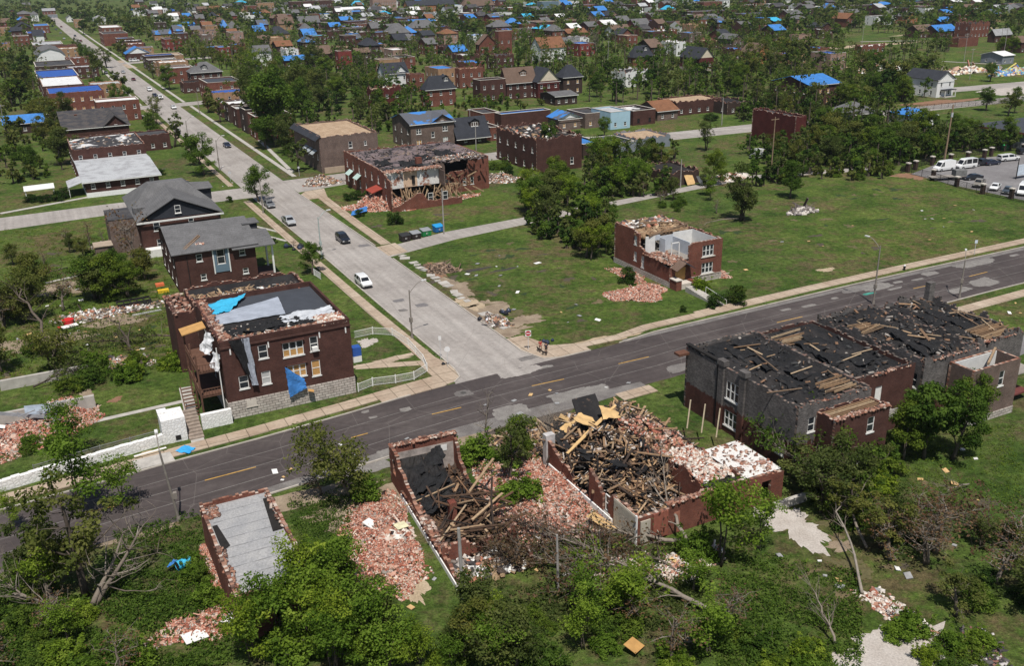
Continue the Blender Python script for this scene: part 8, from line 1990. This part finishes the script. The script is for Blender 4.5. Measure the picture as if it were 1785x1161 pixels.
car('pickup_truck', 'dark pickup beside the passenger van in the parking lot', 'pickup', paint('black paint', (.012, .014, .02)), 1710, 288, -.15, 'pickup truck'); car('sedan', 'navy car next to the dark pickup in the parking lot', 'sedan', paint('navy paint', (.02, .025, .05)), 1728, 287, -.15); car('pickup_truck', 'white covered pickup at the back of the parking lot', 'cappickup', paint('white paint', (.78, .78, .77)), 1757, 280, -.2, 'pickup truck'); car('suv', 'black car cut by the right edge of the parking lot', 'suv', paint('black paint', (.012, .014, .02)), 1786, 268, -.2)
car('sedan', 'black car behind the flatbed trailer in the parking lot', 'sedan', paint('black paint', (.012, .014, .02)), 1695, 313, math.pi*.9); car('pickup_truck', 'old tan pickup parked nose to the grass lot', 'pickup', paint('old tan paint', (.22, .20, .17), .5), 1706, 324, math.pi*1.15, 'pickup truck'); car('sedan', 'white sedan parked nose to the grass lot', 'sedan', paint('white paint', (.78, .78, .77)), 1734, 330, math.pi*1.15); car('sedan', 'slate car between the white sedan and the near van', 'sedan', paint('slate paint', (.06, .075, .09)), 1756, 336, math.pi*1.15); car('van', 'white high roofed van nearest the grass lot', 'van', paint('white paint', (.78, .78, .77)), 1783, 338, math.pi*1.15, 'van')
car('van', 'white camper van among trees above the alley', 'van', paint('white paint', (.78, .78, .77)), 1322, 275, .2, 'camper van')
t = thing('flatbed_trailer', 'flatbed trailer with a grey crate in the parking lot corner', 'trailer', gp(1650, 313), AZ + math.pi*.88)
mb = MB(); mb.rbox(-4.5, 4.5, -1.1, 1.1, .8, .95); mb.rbox(-4.5, 4.5, -.2, .2, .55, .8); mb.build('bed', WOODGR, t)
mb = MB(); mb.rbox(-4.4, -1.6, -1.0, 1.0, .96, 2.4); mb.build('crate', plain('grey crate', (.16, .16, .155), .8), t)
for x in (-2.2, -1.2, 3.4):
    for y in (-1, 1): mb = MB(); mb.tube([(x, y - .12, .4), (x, y + .12, .4)], [.4, .4], 12); mb.build('wheel', TYRE, t)
t = thing('lot_sign', 'white and blue notice board on the parking lot island', 'sign', gp(1772, 312), AZ)
mb = MB(); mb.rbox(0, 4.2, 0, .15, .8, 3.4); mb.build('board', plain('pale blue board', (.55, .62, .70), .5), t); mb = MB(); mb.rbox(-.25, -.1, 0, .15, 0, 5.2); mb.build('post', BLACK, t)

# ------------------------------------------------------------------ lamps, poles, signs
STEEL = plain('lamp post concrete', (.22, .195, .17), .8, .2, 1); POLEW = plain('utility pole wood', (.25, .175, .115), .9, .3, .8); POLEG = plain('weathered grey pole', (.30, .28, .26), .9, .3, .8); GREEN = plain('pale green steel', (.34, .40, .38), .6)
def lamp(label, px, py, h, arm, az, mat=None, lean=(0, 0), group=None):
    t = thing('street_lamp', label, 'street lamp', gp(px, py), AZ + az, group)
    mat = mat or STEEL
    mb = MB(); mb.tube([(0, 0, 0), (lean[0]*.5, lean[1]*.5, h*.5), (lean[0], lean[1], h)], [.15, .12, .09], 8); mb.tube([(0, 0, 0), (0, 0, .5)], [.24, .2], 8); mb.rbox(-.2, .2, -.2, .2, 2.6, 3.3); mb.build('pole', mat, t)
    mb = MB(); mb.tube([(lean[0] + arm*i/6, lean[1], h - .5 + 1.5*math.sin(i/6*1.5)) for i in range(7)], [.05]*7, 6); mb.build('arm', mat, t)
    mb = MB(); x = lean[0] + arm; z = h + 1.0; mb.box((x + .3, lean[1], z), (.8, .3, .16)); mb.build('lamp_head', plain('lamp head', (.62, .62, .60), .5), t)
    return t
lamp('street lamp leaning at the lower left edge of the main street', 312.5, 908, 8.2, 2.0, 1.5, lean=(-.1, .7)); lamp('street lamp with long arm beside the corner house garden', 718.5, 590, 7.6, 2.2, .15); lamp('pale green street lamp on the side street near the small leafy tree', 561, 450, 8.0, 2.0, .2, GREEN); lamp('street lamp at the crossing beside the round street tree', 459, 372, 8.0, 1.8, .2)
lamp('street lamp on the side street above the crossing', 330, 255, 8.0, 2.0, .1); lamp('street lamp farther up the side street with its arm over the road', 383, 296, 8.2, 1.8, .1); lamp('street lamp behind the black burnt row', 1522, 530, 9.6, 2.2, 1.7); lamp('street lamp at the far end of the burnt row', 1672, 520, 6.4, 2.2, .7); lamp('street lamp beside the grassy corner house', 348, 198, 8.0, 1.5, 2.6)
def pole(label, px, py, h, mat, cross=2, lean=(0, 0), r=.16, group=None, gear=False):
    t = thing('utility_pole', label, 'utility pole', gp(px, py), AZ, group)
    mb = MB(); mb.tube([(0, 0, 0), (lean[0], lean[1], h)], [r, r*.7], 8); mb.build('pole', mat, t)
    for i in range(cross):
        z = h*(1 - .04) - i*.9; k = z/h
        mb = MB(); mb.box((lean[0]*k, lean[1]*k, z), (2.4, .12, .14))
        for s in (-1.05, -.6, .6, 1.05): mb.tube([(lean[0]*k + s, lean[1]*k, z), (lean[0]*k + s, lean[1]*k, z + .25)], [.04, .03], 5)
        mb.build('crossarm', mat, t)
    if gear:
        mb = MB(); mb.tube([(.35, 0, h*.8), (.35, 0, h*.8 + 1.1)], [.3, .3], 10); mb.build('transformer', plain('transformer steel', (.42, .43, .44), .6), t)
    return t
pole('tall utility pole left of the big trees above the alley', 1343, 314, 15.5, POLEW, 1); pole('snapped tall orange pole beside the parking lot', 1645, 288, 15.5, POLEW, 0, (.3, 0), .24, gear=True); pole('utility pole behind the dumpsters', 774, 408, 9.5, POLEG, 0); pole('thick grey snapped pole standing before the charred ruin back', 810, 1082, 9.2, POLEG, 0, (-.15, 0), .2); pole('grey pole standing among the fallen branches', 973, 1030, 5.8, POLEG, 0, (-.1, 0), .13)
pole('thin pole by the grassy verge of the collapsed house', 830, 262, 8.0, POLEG, 0); pole('utility pole by the alley at the central grove', 1046, 300, 9.0, POLEW, 2); pole('pole by the burnt alley shed', 1186, 328, 7.0, POLEG, 0); pole('street pole by the second street bungalows', 1258, 218, 9.0, POLEG, 0)
for i, (px, py, h) in enumerate(((1059, 112, 12), (1154, 95, 11), (1153, 58, 11), (1191, 56, 11), (1239, 52, 11), (1502, 80, 12), (1680, 108, 14), (1748, 104, 16), (1690, 138, 13), (1612, 74, 11), (1744, 82, 11), (640, 50, 10), (10, 240, 11), (820, 240, 9))):
    pole('distant grey utility pole ' + near_phrase(px, py, 12), px, py, h, POLEG, 2 if i in (6, 7, 5) else 1, (random.uniform(-.6, .6), 0), .14)
# wires across the upper left
mb = MB()
for z in (9.5, 8.8):
    a, b = W(*UV(-20, 235), z), W(*UV(330, 150), z); mb.tube([a.lerp(b, i/10) - Vector((0, 0, 1.2*math.sin(math.pi*i/10))) for i in range(11)], [.02]*11, 4)
tag(mb.build('power_line', BLACK), 'pair of sagging power lines over the upper left rows', 'power line')
RED = plain('sign red', (.42, .02, .025), .5, .05, 1); SIGNW = plain('sign white', (.74, .74, .73), .5, .04, 1); SIGNBACK = plain('sign back', (.50, .51, .52), .5, .06, 1)
def sign_post(t, h, lean=0): mb = MB(); mb.bar((0, 0, 0), (lean, 0, h), .07, .07); mb.build('post', SIGNBACK, t)
t = thing('road_sign', 'white and red no entry sign on the grassy corner by the two people', 'road sign', gp(921, 611), 0)
sign_post(t, 3.0)
mb = MB(); mb.rbox(-.42, .42, -.07, -.04, 2.2, 3.1); mb.build('plate', SIGNW, t)
mb = MB(); mb.poly([(math.cos(2*math.pi*i/20)*.38, -.075, 2.65 + math.sin(2*math.pi*i/20)*.38) for i in range(20)]); mb.build('red_disc', RED, t)
mb = MB(); mb.quad((-.26, -.08, 2.58), (.26, -.08, 2.58), (.26, -.08, 2.72), (-.26, -.08, 2.72)); mb.build('white_bar', SIGNW, t)
t = thing('road_sign', 'round backed stop sign seen from behind on the corner pavement', 'road sign', gp(781, 641), 0)
sign_post(t, 3.0); mb = MB(); mb.add([(math.cos(math.pi*(i + .5)/4)*.42, y, 2.75 + math.sin(math.pi*(i + .5)/4)*.42) for y in (-.05, -.03) for i in range(8)], [tuple(range(8)), tuple(range(15, 7, -1))] + [(i, (i + 1) % 8, 8 + (i + 1) % 8, 8 + i) for i in range(8)]); mb.build('plate', plain('bright sign back', (.74, .74, .74), .5, .04, 1), t)
t = thing('road_sign', 'tall narrow street sign beside the stop sign back', 'road sign', gp(768.5, 626), 0)
sign_post(t, 3.4); mb = MB(); mb.rbox(-.2, .2, -.06, -.04, 2.9, 3.5); mb.build('plate', SIGNW, t)
t = thing('road_sign', 'small bus stop sign on the grass edge of the big lot', 'road sign', gp(1698, 444), 0)
sign_post(t, 2.8); mb = MB(); mb.rbox(-.25, .25, -.07, -.04, 2.2, 2.8); mb.build('plate', plain('pale sign', (.55, .62, .68), .5), t)
t = thing('road_sign', 'small sign post at the second crossing lawn', 'road sign', gp(522, 307), 0)
sign_post(t, 2.6); mb = MB(); mb.rbox(-.25, .25, -.07, -.04, 2.1, 2.6); mb.build('plate', SIGNBACK, t)
t = thing('road_sign', 'stop sign by the crossing seen left of the round tree', 'road sign', gp(402, 316), 0)
sign_post(t, 2.6); mb = MB(); mb.rbox(-.32, .32, -.07, -.04, 2.0, 2.6); mb.build('plate', SIGNBACK, t)
t = thing('fire_hydrant', 'black and white fire hydrant on the pavement of the big lot', 'hydrant', gp(1576, 471) + Vector((0, 0, .1)), AZ)
mb = MB(); mb.tube([(0, 0, 0), (0, 0, .7)], [.2, .17], 10); mb.tube([(-.3, 0, .5), (.3, 0, .5)], [.09, .09], 8); mb.build('barrel', BLACK, t)
mb = MB(); mb.tube([(0, 0, .7), (0, 0, .85), (0, 0, .95)], [.2, .16, .06], 10); mb.build('cap', TRIM, t)
# ------------------------------------------------------------------ dumpsters
def dumpster(label, px, py, col, lid, rz=.12, group=None):
    t = thing('dumpster', label, 'dumpster', gp(px, py), AZ + rz, group)
    c = plain(col[0], col[1], .6, .15, 1.5)
    mb = MB(); v = [(-.95, -.65, .15), (.95, -.65, .15), (.95, .65, .15), (-.95, .65, .15), (-1.0, -.85, 1.2), (1.0, -.85, 1.2), (1.0, .75, 1.5), (-1.0, .75, 1.5)]
    mb.add(v, [(0, 1, 5, 4), (1, 2, 6, 5), (2, 3, 7, 6), (3, 0, 4, 7), (3, 2, 1, 0)])
    for x in (-.6, 0, .6): mb.rbox(x - .05, x + .05, -.86, -.7, .25, 1.1)
    mb.build('bin', c, t)
    mb = MB(); slab(mb, [(-1.03, -.9, 1.27), (1.03, -.9, 1.27), (1.03, .8, 1.58), (-1.03, .8, 1.58)], .06); mb.build('lid', plain(lid[0], lid[1], .6, .15, 1.5), t)
    mb = MB(); mb.quad((-.28, -.80, .55), (.12, -.80, .55), (.12, -.84, .9), (-.28, -.84, .9)); mb.build('sticker', plain('bin sticker', (.50, .50, .48), .6), t)
dumpster('dark brown dumpster nearest the side street in the alley', 706, 420, ('dark bin', (.035, .028, .027)), ('black lid', (.03, .03, .03))); dumpster('black dumpster with grey lid, second in the alley row', 724, 416, ('dark bin', (.035, .028, .027)), ('grey lid', (.24, .25, .26))); dumpster('green dumpster with grey lid in the alley', 742, 411, ('green bin', (.02, .24, .07)), ('grey lid', (.24, .25, .26))); dumpster('blue dumpster beside the alley utility pole', 764, 404, ('blue bin', (.025, .16, .42)), ('blue lid', (.02, .26, .55)))
dumpster('green dumpster at the back of the parking lot', 1753, 262, ('green bin', (.02, .24, .07)), ('green lid', (.02, .30, .09)))
# ------------------------------------------------------------------ two people walking
SKIN = plain('skin', (.30, .17, .11), .7, .05, 3); REDC = plain('red cloth', (.46, .03, .035), .8, .1, 4); NAVYC = plain('navy cloth', (.012, .016, .04), .8, .1, 4); HAIR = plain('dark hair', (.03, .022, .018), .8)
def skinned(name, verts, edges, radii, mat, parent):
    me = bpy.data.meshes.new(name); me.from_pydata(verts, edges, []); o = bpy.data.objects.new(name, me); COL.objects.link(o); o.parent = parent
    sk = o.modifiers.new('skin', 'SKIN'); sk.use_smooth_shade = True
    for d, r in zip(me.skin_vertices[0].data, radii): d.radius = (r, r) if not hasattr(r, '__len__') else r
    me.skin_vertices[0].data[0].use_root = True
    s = o.modifiers.new('subd', 'SUBSURF'); s.levels = 1; s.render_levels = 1
    me.materials.append(mat)
    return o
def person(label, px, py, rz, top, bottom, stride, arm):
    t = thing('person', label, 'person', gp(px, py) + Vector((0, 0, .12)), rz)
    V = [(0, 0, .95), (0, 0, 1.15), (0, 0, 1.38), (0, 0, 1.50), (0, .01, 1.60), (0, .02, 1.70), (-.10, 0, .92), (-.11, stride, .50), (-.11, stride*1.3 - .12, .08), (-.11, stride*1.3 + .08, .04), (.10, 0, .92), (.11, -stride*.6, .50), (.11, -stride - .10, .10), (.11, -stride + .08, .04),
         (-.20, 0, 1.40), (-.26, -.04, 1.14), (-.22, arm, .98), (-.20, arm + .10, .93), (.20, 0, 1.40), (.26, -.04, 1.14), (.22, arm, .98), (.20, arm + .10, .93)]
    E = [(0, 1), (1, 2), (2, 3), (3, 4), (4, 5), (0, 6), (6, 7), (7, 8), (8, 9), (0, 10), (10, 11), (11, 12), (12, 13), (2, 14), (14, 15), (15, 16), (16, 17), (2, 18), (18, 19), (19, 20), (20, 21)]
    Rr = [(.15, .11), (.14, .10), (.16, .11), .055, .09, .085, .095, .065, .045, .045, .095, .065, .045, .045, .065, .045, .036, .03, .065, .045, .036, .03]
    skinned('body', V, E, Rr, SKIN, t)
    skinned('shirt', [V[0], V[1], V[2], V[14], (-.245, -.03, 1.22), V[18], (.245, -.03, 1.22)], [(0, 1), (1, 2), (2, 3), (3, 4), (2, 5), (5, 6)], [(.175, .135), (.165, .125), (.185, .135), .085, .065, .085, .065], top, t)
    skinned('shorts', [V[0], V[6], (-.11, stride*.7, .60), V[10], (.11, -stride*.4, .60)], [(0, 1), (1, 2), (0, 3), (3, 4)], [(.165, .125), .115, .10, .115, .10], bottom, t)
    mb = MB(); n = 10
    rg = [[(math.cos(2*math.pi*i/n)*r, -.015 + math.sin(2*math.pi*i/n)*r*1.1, z) for i in range(n)] for r, z in ((.10, 1.60), (.115, 1.68), (.10, 1.77), (.04, 1.81))]
    for a, b in zip(rg, rg[1:]):
        for i in range(n): mb.quad(a[i], a[(i + 1) % n], b[(i + 1) % n], b[i])
    mb.poly(rg[-1]); mb.build('hair', HAIR, t, True)
    return t
person('person in a red top and pinkish shorts walking at the street corner', 942, 613, math.radians(200), REDC, plain('pink shorts', (.42, .16, .13), .8), .14, .22)
person('person in a dark navy shirt and black shorts walking with arms forward', 952, 618, math.radians(185), NAVYC, BLACK, -.14, .26)
def dog(label, px, py, rz):
    t = thing('dog', label, 'dog', gp(px, py) + Vector((0, 0, .12)), rz)
    V = [(-.28, 0, .42), (0, 0, .43), (.24, 0, .45), (.36, 0, .58), (.44, 0, .62), (.56, 0, .58), (-.28, .08, .26), (-.33, .08, .13), (-.29, .08, .03), (-.28, -.08, .26), (-.33, -.08, .13), (-.29, -.08, .03), (.22, .08, .24), (.22, .08, .03), (.22, -.08, .24), (.22, -.08, .03), (-.42, 0, .5), (-.5, 0, .6)]
    E = [(0, 1), (1, 2), (2, 3), (3, 4), (4, 5), (0, 6), (6, 7), (7, 8), (0, 9), (9, 10), (10, 11), (2, 12), (12, 13), (2, 14), (14, 15), (0, 16), (16, 17)]
    skinned('body', V, E, [.10, .10, .13, .08, .08, .045, .055, .035, .03, .055, .035, .03, .045, .03, .045, .03, .035, .02], BLACK, t)
dog('small dark dog at the feet of the person in red', 939.5, 614.5, 2.2); dog('small dark dog at the feet of the person in navy', 949, 620.5, 2.6)
# ------------------------------------------------------------------ bags, bins and other small things
def bags(label, px, py, n, cols, r=.4, group=None, spread=.8):
    for i in range(n):
        u, v = UV(px, py); mb = MB(); k = random.uniform(.7, 1.2)*r; m = 9
        rg = [[(math.cos(2*math.pi*j/m)*q*k*random.uniform(.85, 1.1), math.sin(2*math.pi*j/m)*q*k*random.uniform(.85, 1.1), z*k*1.5) for j in range(m)] for q, z in ((.75, 0), (1.0, .3), (.85, .65), (.35, .9), (.12, 1.0), (.2, 1.12))]
        for a, b in zip(rg, rg[1:]):
            for j in range(m): mb.quad(a[j], a[(j + 1) % m], b[(j + 1) % m], b[j])
        mb.poly(rg[-1])
        c = cols[i % len(cols)]
        o = mb.build('trash_bag', c, None, True, W(u + random.uniform(-spread, spread), v + random.uniform(-spread, spread), .02), random.uniform(0, 6))
        tag(o, label, 'trash bag', group)
SH = plain('black plastic bag', (.02, .021, .026), .35, .1, 3); SHB = plain('blue black plastic bag', (.03, .04, .07), .35, .1, 3); SHW = plain('white plastic bag', (.62, .62, .64), .4, .1, 3)
bags('black trash bag heaped on the lawn by the small leafy tree', 512, 433, 7, [SH, SHB], .5, 'black bags by the small leafy tree', 1.4); bags('white trash bag on the black heap near the small leafy tree', 503, 430, 1, [SHW], .45)
bags('dark trash bag lying on the corner lot near its edge', 880, 547, 4, [SH, SHB], .45, 'dark bags on the corner lot', .9); bags('dark bag beside the two walking people', 958, 598, 3, [SHB], .4, 'dark bags by the two people', .7); bags('white trash bag on the kerb debris of the corner lot', 848, 560, 3, [SHW, SH], .4, 'bags on the kerb debris', .9); bags('black bag under the back of the stop sign', 772, 637, 1, [SH], .35, None, .1); bags('white bag on the porch weeds behind the brown house', 318, 630, 2, [SHW], .5, 'white bags behind the brown house', .5)
lay('tarp', 'bright blue tarp lying on the pavement by the lower lamp', 'tarp', tarp('bright blue sheet', (.04, .36, .74)), [(*UV(*q), .22) for q in ((306, 790), (330, 793), (341, 784), (322, 778))], amp=.08, n=8)
lay('tarp', 'blue tarp strip on the rubble at the collapsed corner house', 'tarp', TARPB, [(*UV(*q), z) for q, z in (((612, 378), .3), (640, 372) and ((640, 372), .6), ((641, 365), .9), ((614, 372), .6))], amp=.1, n=8)
t = thing('play_tunnel', 'turquoise play tunnel with blue flaps in the long grass', 'toy', gp(311, 1000) + Vector((0, 0, .35)), AZ + .3)
mb = MB(); mb.tube([(0, 0, .45), (1.3, .1, .45)], [.45, .42], 14, cap=False); mb.build('tunnel', TARPC, t); mb = MB(); mb.tube([(-.01, 0, .45), (.02, 0, .45)], [.36, .36], 14); mb.build('opening', BLACK, t)
cloth('flap', TARPB, [(-.6, .3, .5), (.3, .3, .9), (.3, 1.1, .5), (-.6, 1.1, .1)], .1, 6, t)
t = thing('air_conditioner_unit', 'navy covered unit on the right side of the brown corner house', 'unit', gp(617, 633), AZ)
mb = MB(); mb.rbox(0, 1.2, 0, 1.2, .9, 2.2); mb.build('cover', TARPN, t); mb = MB(); mb.rbox(0, 1.2, 0, 1.2, 0, .9); mb.build('stand', TRIM, t)
# left yards: trailer frame, ladder, red tub, toys
t = thing('trailer_frame', 'rusty dark trailer frame lying on the grass in the left yards', 'trailer', gp(207, 540), AZ + .05)
mb = MB()
for y in (0, 2.0): mb.bar((0, y, .7), (5.2, y, .7), .15, .35)
for i in range(6): mb.bar((i*1.04, 0, .7), (i*1.04, 2.0, .7), .1, .3)
mb.build('frame', BLACK, t)
for x in (4.2, 5.0):
    mb = MB(); mb.tube([(x, -.2, .35), (x, .05, .35)], [.36, .36], 12); mb.build('wheel', TYRE, t)
t = thing('ladder', 'aluminium ladder lying on the grass in the left yards', 'ladder', gp(231, 552), AZ + .10)
mb = MB()
for y in (0, .5): mb.bar((0, y, .15), (4.6, y, .15), .07, .05)
for i in range(15): mb.bar((.15 + i*.3, 0, .15), (.15 + i*.3, .5, .15), .04, .04)
mb.build('ladder_rails', plain('aluminium', (.55, .56, .55), .5), t)
REDP = plain('red plastic', (.55, .025, .025), .5, .08, 2)
t = thing('red_tub', 'bright red plastic tub with a white panel in the left yards', 'tub', gp(120, 566), AZ)
mb = MB(); mb.tube([(0, 0, 0), (0, 0, .9)], [.7, .9], 12); mb.build('tub', REDP, t)
sheet('white board lying by the red tub', 122, 570, 2.4, 1.0, TRIM, .2, .3, (.1, 0)); sheet('red flat panel below the red tub', 106, 572, .8, .8, REDP, .15, .2, (0, .1), 'red_board', 'board')
t = thing('toy_slide', 'orange and yellow play slide near the rear of the gable house', 'toy', gp(282, 508), AZ)
mb = MB(); mb.rbox(-.8, .6, 0, 1.2, .9, 1.3); mb.build('top', plain('orange plastic', (.55, .14, .06), .5), t); mb = MB(); mb.rbox(-.7, 1.1, -1.1, -.1, 0, .5); mb.build('base', plain('yellow plastic', (.62, .42, .03), .5), t)
t = thing('red_porch', 'dark red porch box behind the brown corner house weeds', 'porch', gp(318, 622), AZ)
mb = MB(); mb.rbox(0, 2.2, 0, 2.2, .8, 1.0); mb.rbox(0, .1, 0, 2.2, 1.0, 2.0); mb.rbox(.1, 2.2, 0, .1, 1.0, 2.0); mb.rbox(0, .15, 0, .15, 0, .8, 0); mb.build('box', plain('dark red wood', (.17, .03, .03), .8), t)
t = thing('bent_scaffold', 'bent grey metal frame on the brick spread at the left edge', 'metal frame', gp(75, 745), AZ)
mb = MB(); rn = random.Random(3)
for i in range(14): a = Vector((rn.uniform(-4, 1.5), rn.uniform(-.8, 1.2), rn.uniform(.5, 2.6))); mb.bar(a, a + Vector((rn.uniform(.8, 3.2), rn.uniform(-.6, .6), rn.uniform(-1.6, .6))), .09, .12)
mb.bar((-4.2, 0, 2.9), (1.6, -.6, 1.2), .12, .4); mb.bar((1.0, -1.2, .4), (2.3, .4, 2.4), .25, .1); mb.build('bars', plain('grey metal', (.30, .31, .33), .5), t)
mb = MB(); slab(mb, [(-1.6, .2, 2.0), (1.2, .2, 1.6), (1.2, 1.6, 2.3), (-1.6, 1.6, 2.6)], .05); mb.build('sheet', plain('bluish sheet metal', (.26, .30, .35), .5), t)
# small bright scraps lying about the lots
rs = random.Random(21)
sm = MB(); sm.box((0, 0, 0), (.55, .38, .06)); SCR = [sm.mesh('scrap', [m]) for m in (TRIM, PLY2, plain('grey scrap', (.3, .3, .3), .8))]
def scraps(label, group, quad, n):
    a, b, c, d = [Vector((p[0], p[1], 0)) for p in quad]
    for i in range(n):
        s, q = rs.random(), rs.random(); p = (a*(1 - s) + b*s)*(1 - q) + (d*(1 - s) + c*s)*q
        k = rs.uniform(.5, 1.6); o = inst('scrap', rs.choice(SCR), None, gp(p.x, p.y) + Vector((0, 0, .05 + .04*k)), (rs.uniform(-.2, .2), rs.uniform(-.2, .2), rs.uniform(0, 3)), (k, k, 1)); tag(o, label, 'scrap', group)
scraps('small pale scrap lying in the right yard behind the burnt row', 'scraps in the right yard', ((1300, 960), (1700, 770), (1780, 900), (1450, 1080)), 20); scraps('small pale scrap on the grass beyond the driveway at the right', 'scraps on the right corner lawn', ((1700, 540), (1785, 520), (1785, 560), (1740, 570)), 5); scraps('small pale scrap scattered on the corner lot', 'scraps on the corner lot', ((740, 470), (900, 420), (1080, 560), (900, 580)), 18); scraps('small pale scrap scattered in the left back yards', 'scraps in the left back yards', ((0, 480), (280, 520), (320, 640), (0, 660)), 40); scraps('small pale scrap lying by the lower ruins', 'scraps by the lower ruins', ((560, 930), (1000, 900), (1060, 1010), (640, 1080)), 26); scraps('small pale scrap on the main street', 'scraps on the main street', ((420, 800), (1100, 640), (1130, 660), (450, 850)), 16); scraps('small pale scrap on the big green lot', 'scraps on the big green lot', ((1250, 430), (1700, 340), (1740, 400), (1260, 480)), 14); scraps('small pale scrap on the lawns of the upper left', 'scraps on the upper left lawns', ((250, 240), (420, 300), (400, 340), (280, 300)), 8)
# ------------------------------------------------------------------ thin summer haze
mb = MB(); mb.box((0, 2650, 43), (11800, 6500, 88))
hz = bpy.data.materials.new('haze air'); hz.use_nodes = True; nt = hz.node_tree; nt.nodes.remove(nt.nodes['Principled BSDF'])
pv = nt.nodes.new('ShaderNodeVolumePrincipled'); pv.inputs['Color'].default_value = (.86, .92, 1, 1); pv.inputs['Density'].default_value = .00006; pv.inputs['Anisotropy'].default_value = .2
nt.links.new(pv.outputs[0], nt.nodes['Material Output'].inputs['Volume'])
tag(mb.build('haze', hz), 'thin bluish summer haze over the whole town', 'haze', kind='stuff')
